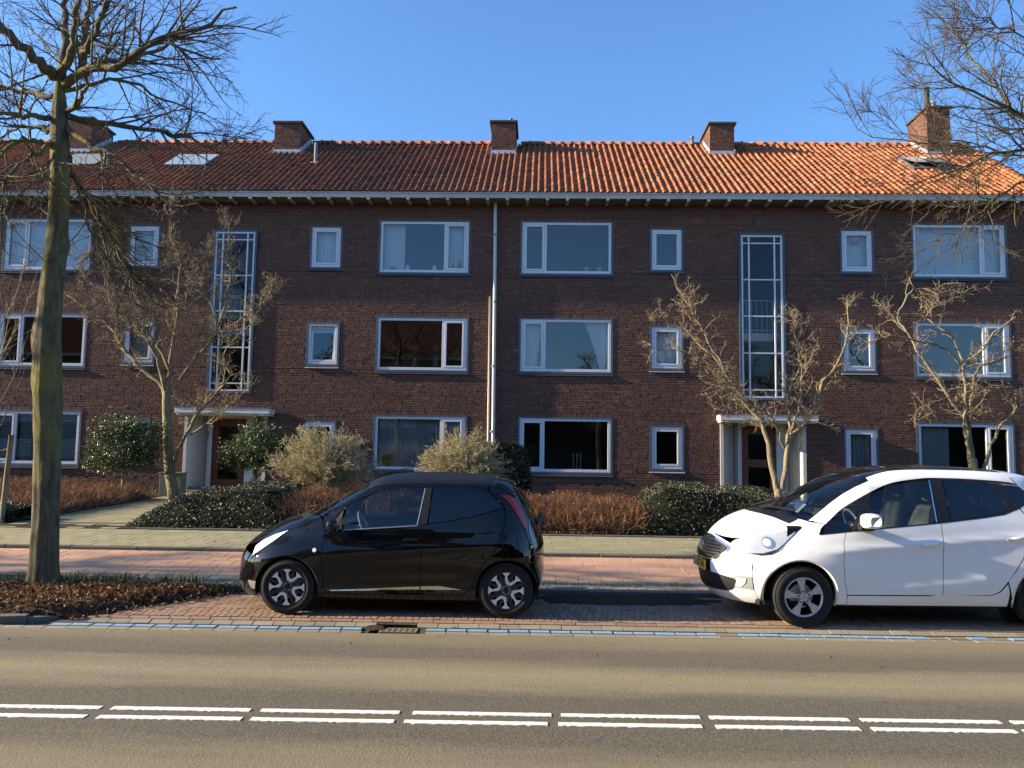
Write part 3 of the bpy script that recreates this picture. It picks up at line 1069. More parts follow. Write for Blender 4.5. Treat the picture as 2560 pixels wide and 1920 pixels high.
pave('paving_slab', 'tile_grey', SWBED, -11.0, 10.5, rows_of(13.19, 15.04, .308), .302, .006, focus=0, seed=8, jit=.0008, tl=.003)
def kerb_row(name, x0, x1, y0, y1, ztop, zbot, L=1.0, label=None, skip=None):
    root = None
    k = MB()
    base = bpy.data.objects.new(name, None)
    me = []
    r = np.random.default_rng(int(y0 * 100))
    st = MB().box(x0, x1, y0 + .01, y1 - .01, zbot - .02, ztop - .03).build(name, 'sand_joint', kind='structure')
    sm = None
    for x in np.arange(x0, x1, L):
        if sm is None:
            s = MB().box(-L / 2 + .004, L / 2 - .004, -(y1 - y0) / 2, (y1 - y0) / 2, zbot - ztop, 0).build('kerbstone', 'kerb_concrete', st, bevel=.012)
            sm = s.data
        else:
            s = link('kerbstone', sm, None, st)
            b_ = s.modifiers.new('bevel', 'BEVEL'); b_.width = .012; b_.segments = 2
        s.location = (x + L / 2, (y0 + y1) / 2 + r.normal(0, .003), ztop + r.normal(0, .003))
        s.rotation_euler = (0, 0, r.normal(0, .002))
kerb_row('bay_kerb', -4.4, 11.6, 10.702, 10.862, .118, 0.0)
kerb_row('pavement_kerb', -11.0, 12.0, 13.072, 13.185, .322, .18)
kerb_row('garden_edging', -6.9, 12.1, 15.045, 15.115, .45, .30)

# street gully let into the gutter
gl = thing('street_gully', 'rusty cast iron street gully with square holes set in the blue-lined gutter', 'drain', ((GULLY[0] + GULLY[1]) / 2, (GULLY[2] + GULLY[3]) / 2, -.042))
gw, gd = .235, .135
MB().box(-gw - .01, gw + .01, -gd - .01, gd + .015, -.13, -.11).build('gully_pit', 'dark_slot', gl)
gb = MB().ring(-.13, gw - .005, -.105, .035, .022, -.03, .0)
g2 = MB()
def hbar(x0, x1, y0, y1):
    g2.box(x0, x1, y0, y1, -.03, 0)
hbar(-.15, gw, -.125, -.10); hbar(-.15, gw, -.035, -.012); hbar(-.15, gw, .055, .085)
for k in range(7):
    x = -.15 + k * (gw + .15 - .026) / 6
    hbar(x, x + .026, -.0995, -.0355); hbar(x, x + .026, -.0115, .0545)
g2.build('grate', 'iron', gl, bevel=.004)
# planted tree strip: soil, front kerb that curls back at its right end
sp = []
pts = [(-70, 8.99), (-9, 8.99), (-5.9, 8.99), (-5.3, 9.03), (-4.95, 9.12), (-4.7, 9.30), (-4.2, 9.9), (-3.75, 10.69), (-70, 10.69)]
b = MB()
xs = np.linspace(-10.5, -3.6, 120)
ys = np.linspace(8.90, 10.69, 36)
rs = np.random.default_rng(12)
nzz = rs.normal(0, .012, (len(xs), len(ys)))
def soil_right(y):
    return float(np.interp(y, [9.0, 9.12, 9.3, 9.9, 10.69], [-5.5, -4.95, -4.66, -4.15, -3.55]))
idx = {}
for i, x in enumerate(xs):
    for j, y in enumerate(ys):
        e = min(soil_right(y) - x, y - 8.88 + .05, 10.72 - y)
        if e < -.12:
            continue
        t_ = max(0, min(1, e / .45))
        idx[(i, j)] = len(b.v)
        b.v.append((x, y, tz(y) - .005 + .10 * t_ * (2 - t_) + nzz[i, j] * (.3 + .7 * t_)))
for i in range(len(xs) - 1):
    for j in range(len(ys) - 1):
        q = [(i, j), (i + 1, j), (i + 1, j + 1), (i, j + 1)]
        if all(k in idx for k in q):
            b.f.append(tuple(idx[k] for k in q))
SOIL = b.build('tree_strip', 'soil', smooth=True, kind='structure')
kp = [(-12.0, 8.86), (-10.0, 8.86), (-8.0, 8.86), (-6.4, 8.86), (-5.75, 8.90), (-5.3, 9.02), (-4.98, 9.22), (-4.78, 9.46)]
KS = MB().box(-12, -11.99, 9.0, 9.01, -.2, -.19).build('strip_kerb', 'kerb_concrete', kind='structure')
for (xa, ya), (xb, yb) in zip(kp[:-1], kp[1:]):
    d = Vector((xb - xa, yb - ya, 0))
    n = Vector((-d.y, d.x, 0)).normalized()
    L = d.length
    dz0 = .085 if xa < -5.9 else (.085 + (-5.9 - xa) * .05)
    k = MB().box(0.004, L - .004, 0, .15, -.2, dz0).build('kerbstone', 'kerb_concrete', KS, bevel=.015)
    k.location = (xa, ya - .06, -.04)
    k.rotation_euler = (0, 0, math.atan2(d.y, d.x))
# garden paths to the two front doors
def front_path(x0, x1, seed):
    st = MB().box(x0, x1, 15.12, 23.0, .2, .25).build('front_path', 'sand_joint', kind='structure')
    r = np.random.default_rng(seed)
    var = [mesh_np('path_slab', *(lambda v, q: (v.reshape(-1, 3), q))(*boxes_np([[-.147, -.147, -.05]], [[.147, .147, 0]])), tint=np.full(8, .15 + .12 * k)) for k in range(6)]
    for i in range(int((x1 - x0) / .3)):
        for j in range(28):
            y = 14.75 + .15 + j * .3 - (.15 if i % 2 else 0)
            if y < 14.8 or y > 22.95:
                continue
            o = link('path_slab', var[int(r.integers(6))], 'tile_grey', st)
            o.location = (x0 + .15 + i * .3, y, max(tz(y), .425) + .012 + r.normal(0, .0008))
            o.rotation_euler = (.037, 0, r.normal(0, .004))
front_path(-9.45, -7.2, 3)
front_path(5.3, 6.8, 4)

for _o in [o for o in COL.objects if o.parent is None and (o.name.split('.')[0] in ('road', 'near_pavement', 'kerb', 'parking_bay', 'cycle_path', 'pavement', 'garden', 'bay_kerb', 'pavement_kerb', 'garden_edging', 'tree_strip', 'strip_kerb', 'street_gully'))]:
    turn(_o)
# ------------------------------------------------------------------ cars
def car_paint(name, c, coat=1.0, rough=.35, dirt=.10):
    b = NB(name)
    b.col(c, rough, .0)
    b.b.inputs['Coat Weight'].default_value = coat
    b.b.inputs['Coat Roughness'].default_value = .03
    dust = b.noise(b.coord(), 9, 5, .6)
    cc = b.mix(b.ramp(dust, [(.45, 0), (.9, dirt)]), c, (.22, .20, .17))
    b.l(cc, b.b.inputs['Base Color'])
car_paint('paint_black', (.004, .004, .005), dirt=.012)
car_paint('paint_white', (.84, .84, .84), .8, .4, dirt=.04)
flat('trim_black', (.012, .012, .013), .55, .35, var=.1)
flat('roof_cloth', (.008, .008, .009), .45, .4, var=.1)
flat('rubber', (.016, .016, .016), .85, .25, var=.3, scale=30)
flat('tread', (.045, .042, .037), .9, .2, var=.3, scale=60)
flat('chrome', (.72, .73, .75), .16, .5, metal=1.0, var=.03)
flat('alloy_bright', (.78, .76, .71), .34, .5, metal=.25, var=.05)
flat('alloy_silver', (.50, .50, .51), .38, .5, metal=.35, var=.06)
flat('alloy_black', (.010, .010, .011), .35, .5, var=.1)
flat('lamp_red', (.40, .010, .016), .22, .6, var=.15, scale=14)
flat('lamp_clear', (.46, .49, .53), .08, .9, metal=.25, var=.10, scale=9)
flat('lamp_white', (.78, .80, .82), .12, .8, var=.1, scale=16)
flat('lamp_blue', (.10, .17, .33), .08, .8, var=.3, scale=12)
flat('seat_dark', (.020, .021, .023), .85, .2, var=.15)
flat('seat_beige', (.17, .165, .13), .85, .2, var=.15)
flat('plate_yellow', (.62, .36, .03), .5, .3, var=.04)
flat('plate_blue', (.03, .07, .32), .5, .3, var=.04)
flat('paper', (.52, .56, .42), .8, .2, var=.1, scale=20)
flat('grey_plastic', (.30, .31, .31), .5, .35, var=.1)

class Pch:
    """monotone cubic through points"""
    def __init__(s, pts):
        p = sorted(pts)
        s.x = np.array([q[0] for q in p], float)
        s.y = np.array([q[1] for q in p], float)
        h = np.diff(s.x)
        d = np.diff(s.y) / h
        m = np.zeros(len(s.x))
        m[0], m[-1] = d[0], d[-1]
        for i in range(1, len(d)):
            if d[i - 1] * d[i] > 0:
                w1, w2 = 2 * h[i] + h[i - 1], h[i] + 2 * h[i - 1]
                m[i] = (w1 + w2) / (w1 / d[i - 1] + w2 / d[i])
        s.m = m
    def __call__(s, x):
        x = np.clip(np.asarray(x, float), s.x[0], s.x[-1])
        i = np.clip(np.searchsorted(s.x, x) - 1, 0, len(s.x) - 2)
        h = s.x[i + 1] - s.x[i]
        t = (x - s.x[i]) / h
        return ((1 + 2 * t) * (1 - t) ** 2 * s.y[i] + t * (1 - t) ** 2 * h * s.m[i] + t * t * (3 - 2 * t) * s.y[i + 1] + t * t * (t - 1) * h * s.m[i + 1])

class Body:
    """car skin as half-width H(x, z): plan outlines stacked over the height. x: front negative, y: near side negative"""
    def __init__(s, w, xf, xr, nf, nr, xm, bumps=None):
        s.w, s.xf, s.xr, s.nf, s.nr, s.xm = Pch(w), Pch(xf), Pch(xr), Pch(nf), Pch(nr), xm
        s.bumps = bumps
        s.ztop = max(p[0] for p in w)
    def H(s, x, z):
        x, z = np.asarray(x, float), np.asarray(z, float)
        xf, xr = s.xf(z), s.xr(z)
        tf = np.clip((s.xm - x) / np.maximum(s.xm - xf, 1e-4), 0, 1)
        tr = np.clip((x - s.xm) / np.maximum(xr - s.xm, 1e-4), 0, 1)
        k = np.where(x < s.xm, 1 - tf ** s.nf(z), 1 - tr ** s.nr(z))
        h = s.w(z) * np.sqrt(np.maximum(k, 0))
        if s.bumps:
            h = h + s.bumps(x, z) * (h > .3)
        return h
    def fx(s, y, z):
        r = np.clip(np.abs(y) / np.maximum(s.w(z), 1e-4), 0, .9999)
        return s.xm - (s.xm - s.xf(z)) * (1 - r * r) ** (1 / s.nf(z))
    def rx(s, y, z):
        r = np.clip(np.abs(y) / np.maximum(s.w(z), 1e-4), 0, .9999)
        return s.xm + (s.xr(z) - s.xm) * (1 - r * r) ** (1 / s.nr(z))
    def tz(s, x, y, lo):
        y = np.abs(np.asarray(y, float))
        a = np.zeros(y.shape) + np.asarray(lo, float)
        b = np.full(y.shape, s.ztop)
        for _ in range(34):
            m = (a + b) / 2
            big = s.H(x, m) > y
            a, b = np.where(big, m, a), np.where(big, b, m)
        return (a + b) / 2

def inset(poly, d):
    """move each edge of a polygon inwards by d"""
    n = len(poly)
    A = sum(poly[i][0] * poly[(i + 1) % n][1] - poly[(i + 1) % n][0] * poly[i][1] for i in range(n))
    sg = 1 if A > 0 else -1
    out = []
    for i in range(n):
        p0, p1, p2 = (Vector(poly[i - 1]), Vector(poly[i]), Vector(poly[(i + 1) % n]))
        e1, e2 = (p1 - p0), (p2 - p1)
        if e1.length < 1e-6 or e2.length < 1e-6:
            out.append(tuple(p1)); continue
        n1 = Vector((-e1.y, e1.x)).normalized() * sg
        n2 = Vector((-e2.y, e2.x)).normalized() * sg
        m = n1 + n2
        m = n1 if m.length < .2 else m / max(m.length_squared / 2, .35)
        out.append(tuple(p1 + m * d))
    return out

def dense(poly, step):
    out = []
    for i, p in enumerate(poly):
        q = poly[(i + 1) % len(poly)]
        n = max(1, int(math.hypot(q[0] - p[0], q[1] - p[1]) / step))
        out += [(p[0] + (q[0] - p[0]) * k / n, p[1] + (q[1] - p[1]) * k / n) for k in range(n)]
    return out

def cr(pts, n=6, closed=False):
    """smooth curve through 2d points"""
    P = [np.array(p, float) for p in pts]
    out = []
    m = len(P)
    for i in range(m if closed else m - 1):
        p0 = P[(i - 1) % m] if closed or i > 0 else 2 * P[0] - P[1]
        p1, p2 = P[i], P[(i + 1) % m]
        p3 = P[(i + 2) % m] if closed or i + 2 < m else 2 * P[-1] - P[-2]
        for k in range(n):
            t = k / n
            out.append(tuple(.5 * ((2 * p1) + (p2 - p0) * t + (2 * p0 - 5 * p1 + 4 * p2 - p3) * t * t + (3 * p1 - p0 - 3 * p2 + p3) * t ** 3)))
    if not closed:
        out.append(tuple(P[-1]))
    return out

def tess(poly, step):
    """triangles filling a 2d polygon with a grid of inner points"""
    poly = dense(poly, step)
    n = len(poly)
    xs = [p[0] for p in poly]; ys = [p[1] for p in poly]
    px, py = np.array(xs), np.array(ys)
    gx, gy = np.meshgrid(np.arange(min(xs) + step / 2, max(xs), step), np.arange(min(ys) + step / 2, max(ys), step))
    g = np.stack([gx.ravel(), gy.ravel()], 1)
    ins = np.zeros(len(g), bool)
    dmin = np.full(len(g), 9.)
    for i in range(n):
        x0, y0, x1, y1 = px[i], py[i], px[(i + 1) % n], py[(i + 1) % n]
        c = ((y0 > g[:, 1]) != (y1 > g[:, 1]))
        with np.errstate(divide='ignore', invalid='ignore'):
            xi = (x1 - x0) * (g[:, 1] - y0) / (y1 - y0) + x0
        ins ^= c & (g[:, 0] < xi)
        d = np.array([x1 - x0, y1 - y0])
        L = max(d @ d, 1e-12)
        t = np.clip(((g - [x0, y0]) @ d) / L, 0, 1)
        dmin = np.minimum(dmin, np.hypot(*(g - [x0, y0] - t[:, None] * d).T))
    g = g[ins & (dmin > step * .45)]
    vs = [Vector(p) for p in poly] + [Vector(p) for p in g]
    r = delaunay_2d_cdt(vs, [], [list(range(n))], 1, 1e-5)
    return np.array([tuple(v) for v in r[0]]), [tuple(f) for f in r[2]]

class Car:
    def __init__(s, root, body, paint):
        s.r, s.b, s.p = root, body, paint
    def put(s, name, v, f, mat, parent=None, thick=0, smooth=True, nrm=None):
        me = bpy.data.meshes.new(name)
        me.from_pydata([tuple(p) for p in v], [], f)
        me.polygons.foreach_set('use_smooth', [smooth] * len(me.polygons))
        me.update()
        if nrm is not None:
            me.normals_split_custom_set_from_vertices(nrm.tolist())
        o = link(name, me, mat, parent or s.r)
        if thick:
            m = o.modifiers.new('thick', 'SOLIDIFY')
            m.thickness = thick
            m.offset = -1
        return o
    def side(s, name, poly, mat=None, off=0.0, gap=.0035, step=.045, both=True, parent=None, thick=0):
        if gap:
            poly = inset(poly, gap)
        v2, f = tess(poly, step)
        # make all faces point outwards on the near side
        ff = []
        for t in f:
            a, b_, c = v2[t[0]], v2[t[1]], v2[t[2]]
            ff.append(t if (b_[0] - a[0]) * (c[1] - a[1]) - (b_[1] - a[1]) * (c[0] - a[0]) > 0 else t[::-1])
        y = s.b.H(v2[:, 0], v2[:, 1]) + off
        e = .012
        hx = (s.b.H(v2[:, 0] + e, v2[:, 1]) - s.b.H(v2[:, 0] - e, v2[:, 1])) / (2 * e)
        hz = (s.b.H(v2[:, 0], v2[:, 1] + e) - s.b.H(v2[:, 0], v2[:, 1] - e)) / (2 * e)
        n = np.stack([-hx, -np.ones_like(hx), -hz], 1)
        n /= np.linalg.norm(n, axis=1)[:, None]
        o = s.put(name, np.stack([v2[:, 0], -y, v2[:, 1]], 1), ff, mat or s.p, parent, thick, nrm=n)
        if both:
            s.put(name, np.stack([v2[:, 0], y, v2[:, 1]], 1), [t[::-1] for t in ff], mat or s.p, parent, thick, nrm=n * [1, -1, 1])
        return o
    def front(s, name, poly, mat=None, off=0.0, gap=.003, step=.04, rear=False, parent=None, thick=0):
        if gap:
            poly = inset(poly, gap)
        v2, f = tess(poly, step)
        ff = []
        for t in f:
            a, b_, c = v2[t[0]], v2[t[1]], v2[t[2]]
            pos = (b_[0] - a[0]) * (c[1] - a[1]) - (b_[1] - a[1]) * (c[0] - a[0]) > 0
            ff.append(t if pos == rear else t[::-1])
        x = (s.b.rx if rear else s.b.fx)(v2[:, 0], v2[:, 1])
        x = x + off if rear else x - off
        return s.put(name, np.stack([x, v2[:, 0], v2[:, 1]], 1), ff, mat or s.p, parent, thick)
    def grid(s, name, P, mat=None, parent=None, thick=0, flip=False):
        """P[i][j] points"""
        nu, nv = P.shape[:2]
        f = [(i * nv + j, (i + 1) * nv + j, (i + 1) * nv + j + 1, i * nv + j + 1) for i in range(nu - 1) for j in range(nv - 1)]
        if flip:
            f = [t[::-1] for t in f]
        return s.put(name, P.reshape(-1, 3), f, mat or s.p, parent, thick)
    def top(s, name, xs, yedge, lo, mat=None, off=0.0, nv=26, parent=None, thick=0, s0=-1.0, s1=1.0):
        xs = np.asarray(xs, float)
        ss = np.linspace(s0, s1, nv)
        P = np.zeros((len(xs), nv, 3))
        for i, x in enumerate(xs):
            y = ss * yedge(x)
            P[i, :, 0], P[i, :, 1] = x, y
            P[i, :, 2] = s.b.tz(np.full(nv, x), y, lo) + off
        return s.grid(name, P, mat, parent, thick)

def bonnet(C, zf, edge, zc, v0=0.0, v1=1.0, name='bonnet', mat=None, off=0.0, smax=1.0, nu=26, nv=33):
    """skin between the nose line zf(s) and the foot of the windscreen; edge = side-view line of its flank"""
    B = C.b
    ex, ez = [p[0] for p in edge], [p[1] for p in edge]
    xa, xb = ex[0], ex[-1]
    ya, yb = float(B.H(xa, ez[0])), float(B.H(xb, ez[-1]))
    P = np.zeros((nu, nv, 3))
    ss = np.linspace(-smax, smax, nv)
    x0 = B.fx(ss * ya, zf(ss))
    x1 = B.fx(ss * yb, np.full(nv, zc))
    x0 += (xa - B.fx(ya, zf(np.array([1.0])))[0]) * np.abs(ss) ** 3
    x1 += (xb - float(B.fx(yb, zc))) * np.abs(ss) ** 3
    for i, v in enumerate(np.linspace(v0, v1, nu)):
        xe = xa + (xb - xa) * v
        ye = float(B.H(xe, np.interp(xe, ex, ez)))
        P[i, :, 0] = x0 * (1 - v) + x1 * v
        P[i, :, 1] = ss * ye
        P[i, :, 2] = B.tz(P[i, :, 0], np.abs(P[i, :, 1]), np.where(np.abs(ss) > .93, float(np.interp(xe, ex, ez)) - .012, min(ez) - .01)) + off
    return C.grid(name, P, mat)

def screen(C, rail, zs, pw=.05):
    """windscreen and its pillars, set against the side-view line of the roof rail"""
    B = C.b
    rz_, rx__ = [p[1] for p in rail], [p[0] for p in rail]
    k = int(np.argmax(rz_))
    rz_, rx__ = rz_[:k + 1], rx__[:k + 1]
    zs = np.asarray(zs, float)
    xr = np.interp(zs, rz_, rx__)
    yE = B.H(xr - pw, zs)
    C.front('windscreen', [(-y, z) for y, z in zip(yE, zs)] + [(y, z) for y, z in zip(yE[::-1], zs[::-1])], 'screen_glass', off=-.003, gap=.002, thick=0)
    for sg in (-1, 1):
        P = np.stack([np.stack([xr - q, sg * B.H(xr - q, zs), zs], 1) for q in (pw, pw * .66, pw * .33, 0)])
        C.grid('windscreen_pillar', P, None, flip=(sg > 0))

def arc(cx, cz, r, a0, a1, n=22):
    return [(cx + r * math.cos(R(a0 + (a1 - a0) * k / n)), cz + r * math.sin(R(a0 + (a1 - a0) * k / n))) for k in range(n + 1)]

def wheel(car, x, z, yout, rt, rr, width, spokes, far=False, steer=0.0):
    """tyre, rim and spokes; the outer face lies at y = -yout"""
    sg = -1 if not far else 1
    piv = Matrix.Translation((x, sg * (yout - width / 2), z)) @ Matrix.Rotation(steer, 4, 'Z')
    def fin(o):
        o.matrix_local = piv
        return o
    h = width / 2
    tp = [(rr - .012, -h + .03), (rr + .004, -h + .004), (rr + (rt - rr) * .55, -h - .008), (rt - .022, -h + .006), (rt - .004, -h + .030), (rt, -h + .05), (rt, h - .05), (rt - .004, h - .03), (rt - .022, h - .006), (rr + (rt - rr) * .55, h + .006), (rr, h - .01)]
    if far:
        tp = [(r, -y) for r, y in tp][::-1]
    tb = MB().lathe((0, 0, 0), tp, 48, 'y')
    w = fin(tb.build('wheel', 'rubber', car.r, smooth=True))
    # tread blocks
    t2 = MB()
    nb = 64
    for k in range(nb):
        a = 2 * math.pi * k / nb
        for c0, c1 in ((-h + .012, -h + .045), (-h + .055, -.004), (.004, h - .055), (h - .045, h - .012)):
            ca, cb = a, a + 2 * math.pi / nb * .72
            rr_ = rt + .004 if abs(c0) < h - .03 and abs(c1) < h - .03 else rt - .002
            t2.add([(r_ * math.cos(q), c, r_ * math.sin(q)) for r_ in (rt - .02, rr_) for q in (ca, cb) for c in (c0, c1)],
                   [(4, 5, 7, 6), (0, 4, 6, 2), (1, 3, 7, 5), (0, 1, 5, 4), (2, 6, 7, 3)])
    t2.build('tread', 'tread', w)
    if far:
        return w
    dark, bright = spokes['dark'], spokes['bright']
    MB().lathe((0, 0, 0), [(rr - .004, -h + .012), (rr - .006, -h + .03), (rr - .02, h - .03), (.001, h - .028)], 40, 'y').build('rim_barrel', dark, w, smooth=True)
    MB().lathe((0, 0, 0), [(rr - .018, -h + .022), (rr - .014, -h + .008), (rr - .002, -h + .002), (rr + .004, -h + .010)], 48, 'y').build('rim_lip', spokes['lip'], w, smooth=True)
    MB().lathe((0, 0, 0), [(.125, .02), (.125, -.0), (.001, -.004)], 30, 'y').build('brake_disc', 'alloy_silver', w, smooth=False)
    def plate(pol, y0, y1, name, mat, bev=.003):
        pts = [(r * math.cos(R(a)), r * math.sin(R(a))) for r, a in pol]
        m = MB().prism(pts, y0, y1)
        return m.build(name, mat, w, bevel=bev)
    for pol, y0, y1, name, mat in spokes['make'](rr, h):
        plate(pol, y0, y1, name, mat)
    MB().lathe((0, 0, 0), [(.001, -h + .018), (.026, -h + .018), (.029, -h + .026), (.029, -h + .06)], 20, 'y').build('hub_cap', spokes['cap'], w, smooth=False)
    for k in range(spokes['lugs']):
        a = 2 * math.pi * (k + .35) / spokes['lugs']
        MB().lathe((spokes['lr'] * math.cos(a), 0, spokes['lr'] * math.sin(a)), [(.001, -h + spokes['ly']), (.010, -h + spokes['ly']), (.011, -h + .06)], 8, 'y').build('wheel_nut', spokes['nut'], w)
    return w

def arch_parts(car, x, z, r, yin, mat):
    """rolled lip and dark liner of a wheel arch, both sides"""
    for sg in (-1, 1):
        a = np.radians(np.linspace(-14, 194, 44))
        px, pz = x + r * np.cos(a), z + r * np.sin(a)
        y = car.b.H(px, np.maximum(pz, .16))
        P = np.stack([np.stack([px, sg * (y + .001), pz], 1), np.stack([x + (r - .012) * np.cos(a), sg * (y - .004), z + (r - .012) * np.sin(a)], 1), np.stack([x + (r - .014) * np.cos(a), sg * (y - .06), z + (r - .014) * np.sin(a)], 1)])
        car.grid('wheel_arch', P, mat, thick=0, flip=(sg > 0))
        L = np.stack([np.stack([x + (r + .005) * np.cos(a), np.full(44, sg * q), z + (r + .005) * np.sin(a)], 1) for q in (yin + .26, yin)])
        car.grid('arch_liner', L, 'trim_black', thick=0, flip=(sg > 0))
        d = MB().lathe((x, sg * yin, z), [(r + .005, 0), (.001, 0)], 30, 'y')
        d.build('arch_back', 'trim_black', car.r)

def seat(car, x, y, mat, z=.52, recl=.22, h=.60):
    b = MB()
    b.box(x - .24, x + .22, y - .24, y + .24, z - .20, z - .06)
    o = b.build('seat_cushion', mat, car.r, bevel=.05)
    b = MB()
    vs = []
    for zz, xx, hw, t in ((z - .10, x + .17, .23, .07), (z + .2, x + .24, .245, .075), (z + h - .10, x + .34, .20, .06), (z + h - .02, x + .36, .16, .05)):
        vs += [(xx - t, y - hw, zz), (xx + t, y - hw, zz), (xx + t, y + hw, zz), (xx - t, y + hw, zz)]
    fs = [(i * 4 + k, i * 4 + (k + 1) % 4, i * 4 + 4 + (k + 1) % 4, i * 4 + 4 + k) for i in range(3) for k in range(4)] + [(12, 13, 14, 15)]
    b.add(vs, fs)
    b.build('seat_back', mat, car.r, smooth=True, bevel=.03)
    b = MB().box(x + .33, x + .42, y - .12, y + .12, z + h + .02, z + h + .19)
    b.build('headrest', mat, car.r, bevel=.035)

def text_mesh(s, size, mat, parent, loc, rot, sx=1.0, extrude=.0008):
    c = bpy.data.curves.new('lettering', 'FONT')
    c.body = s
    c.size = size
    c.extrude = extrude
    c.offset = .0022
    c.align_x = 'CENTER'
    c.align_y = 'CENTER'
    tmp = bpy.data.objects.new('tmp', c)
    me = bpy.data.meshes.new_from_object(tmp)
    bpy.data.objects.remove(tmp)
    bpy.data.curves.remove(c)
    o = link('lettering', me, mat, parent)
    o.location = loc
    o.rotation_euler = rot
    o.scale = (sx, 1, 1)
    return o

# ---------------- small black hatchback
def black_car():
    root = thing('parked_car', 'small black five-door hatchback with bright-spoked wheels parked over the street gully', 'car', (-1.5277, 9.965, .046), R(1.6))
    root.rotation_euler.x = R(1.4)
    def bumps(x, z):
        s_ = .018 * np.exp(-((z - (.70 + .07 * x)) / .055) ** 2) * np.clip((x + 1.0) / .3, 0, 1) * np.clip((1.25 - x) / .3, 0, 1)
        s2 = -.010 * np.exp(-((z - (.45 + .03 * x)) / .10) ** 2) * np.clip((x + .9) / .3, 0, 1) * np.clip((.9 - x) / .3, 0, 1)
        s3 = .020 * np.exp(-(((x - 1.17) / .42) ** 2 + ((z - .60) / .20) ** 2)) + .016 * np.exp(-(((x + 1.17) / .42) ** 2 + ((z - .60) / .20) ** 2))
        return (s_ + s2 + s3) * np.clip((x + 1.62) / .25, 0, 1)
    B = Body(w=[(.10, .66), (.2, .735), (.3, .772), (.45, .79), (.6, .795), (.75, .79), (.88, .778), (.97, .755), (1.15, .69), (1.30, .625), (1.385, .58), (1.43, .535), (1.47, .42), (1.50, .22), (1.512, .0)],
             xf=[(.10, -1.70), (.15, -1.80), (.22, -1.85), (.35, -1.872), (.5, -1.862), (.6, -1.835), (.68, -1.785), (.76, -1.70), (.87, -1.53), (.96, -1.36), (1.02, -1.17), (1.045, -1.05), (1.10, -.95), (1.18, -.80), (1.317, -.55), (1.42, -.36), (1.47, -.20), (1.50, .05), (1.512, .35)],
             xr=[(.10, 1.40), (.165, 1.50), (.235, 1.55), (.34, 1.58), (.5, 1.597), (.65, 1.597), (.8, 1.575), (.9, 1.545), (1.03, 1.49), (1.2, 1.405), (1.356, 1.30), (1.40, 1.26), (1.44, 1.15), (1.47, 1.02), (1.50, .75), (1.512, .45)],
             nf=[(.1, 7), (.55, 7.5), (.70, 5.8), (.82, 4.4), (.95, 4.6), (1.05, 6.5), (1.15, 8.5), (1.4, 9), (1.512, 5)],
             nr=[(.1, 9), (.6, 9), (.9, 8), (1.3, 7), (1.42, 5), (1.512, 4)], xm=.35, bumps=bumps)
    C = Car(root, B, 'paint_black')
    fx, rx_, wz, RA = -1.17, 1.17, .29, .335
    fl, rl = .19, .19
    # lower edge of body
    farc = arc(fx, wz, RA, 200, -14)[1:-1]
    rarc = arc(rx_, wz, RA, 194, -20)[1:-1]
    def seam_f(z): return float(B.fx(.80 * B.w(z), z))
    def seam_r(z): return float(B.rx(.84 * B.w(z), z))
    fz = [.14, .22, .32, .42, .52, .60]
    hoodE = cr([(seam_f(.60), .60), (-1.58, .705), (-1.42, .80), (-1.23, .878), (-1.0, .945), (-.88, 1.035)], 5)
    # inner black shell closing the gaps
    C.side('inner_panel', [(-1.45, .18)] + farc[::1] + [(-.83, .20), (.84, .20)] + rarc + [(1.48, .22), (1.5, .8), (1.4, 1.0), (1.1, 1.13), (.3, .97), (-.6, .90), (-1.0, .90), (-1.5, .70)], 'trim_black', off=-.014, gap=0, step=.08)
    C.side('front_bumper', [(seam_f(z), z) for z in fz] + [(-1.46, .62), (-1.38, .60)] + [p for p in farc if p[0] < -1.34 and p[1] < .585][::-1] + [(-1.50, .14)], off=-.0025)
    C.side('front_wing', [(-1.43, .53)] + [p for p in farc if p[1] >= .50 or p[0] > fx][0:] + [(-.835, .22), (-.765, .22), (-.79, .45), (-.80, .62), (-.795, .78), (-.785, .885), (-.83, 1.00)] + hoodE[::-1] + [(-1.46, .605)])
    C.side('front_door', [(-.765, .235), (-.79, .45), (-.80, .62), (-.795, .78), (-.785, .885), (-.62, .900), (-.3, .925), (.0, .955), (.312, .975), (.29, .87), (.265, .70), (.256, .5), (.256, .235)])
    C.side('rear_door', [(.256, .235), (.256, .5), (.265, .70), (.29, .87), (.312, .975), (.513, 1.005), (.84, 1.068), (1.138, 1.154), (1.15, 1.02), (1.118, .862), (1.032, .69), (.94, .59), (.85, .45), (.795, .33), (.735, .255), (.68, .235)])
    C.side('sill', [(-.835, .215), (-.76, .2325), (.68, .2325), (.74, .252), (.80, .325), (.845, .28), (.845, .17), (-.83, .15)], gap=.002)
    rq = [(.855, .455)] + [p for p in rarc] + [(1.475, .18)] + [(seam_r(z), z) for z in (.18, .3, .45, .6, .75, .86, .95, 1.05, 1.15, 1.25, 1.33)] + [(1.17, 1.375), (1.05, 1.395), (.95, 1.39)]
    rq += [(.97, 1.33), (1.03, 1.28), (1.142, 1.159), (1.153, 1.02), (1.12, .86), (1.035, .688), (.942, .587)]
    C.side('rear_quarter', rq, gap=.003)
    # roof rail / door frames above the glass
    dlo_top = cr([(-.785, .888), (-.60, 1.128), (-.451, 1.222), (-.238, 1.308), (-.073, 1.340), (.274, 1.362), (.587, 1.378), (.817, 1.380), (.95, 1.333), (1.017, 1.278), (1.142, 1.157)], 5)
    rail = cr([(-.83, 1.035), (-.70, 1.13), (-.52, 1.25), (-.36, 1.335), (-.20, 1.385), (.10, 1.402), (.45, 1.408), (.75, 1.405), (.95, 1.392)], 5)
    C.side('roof_rail', rail + [p for p in dlo_top[::-1] if p[0] < .96 and p[1] > .80] , gap=.001, step=.05)
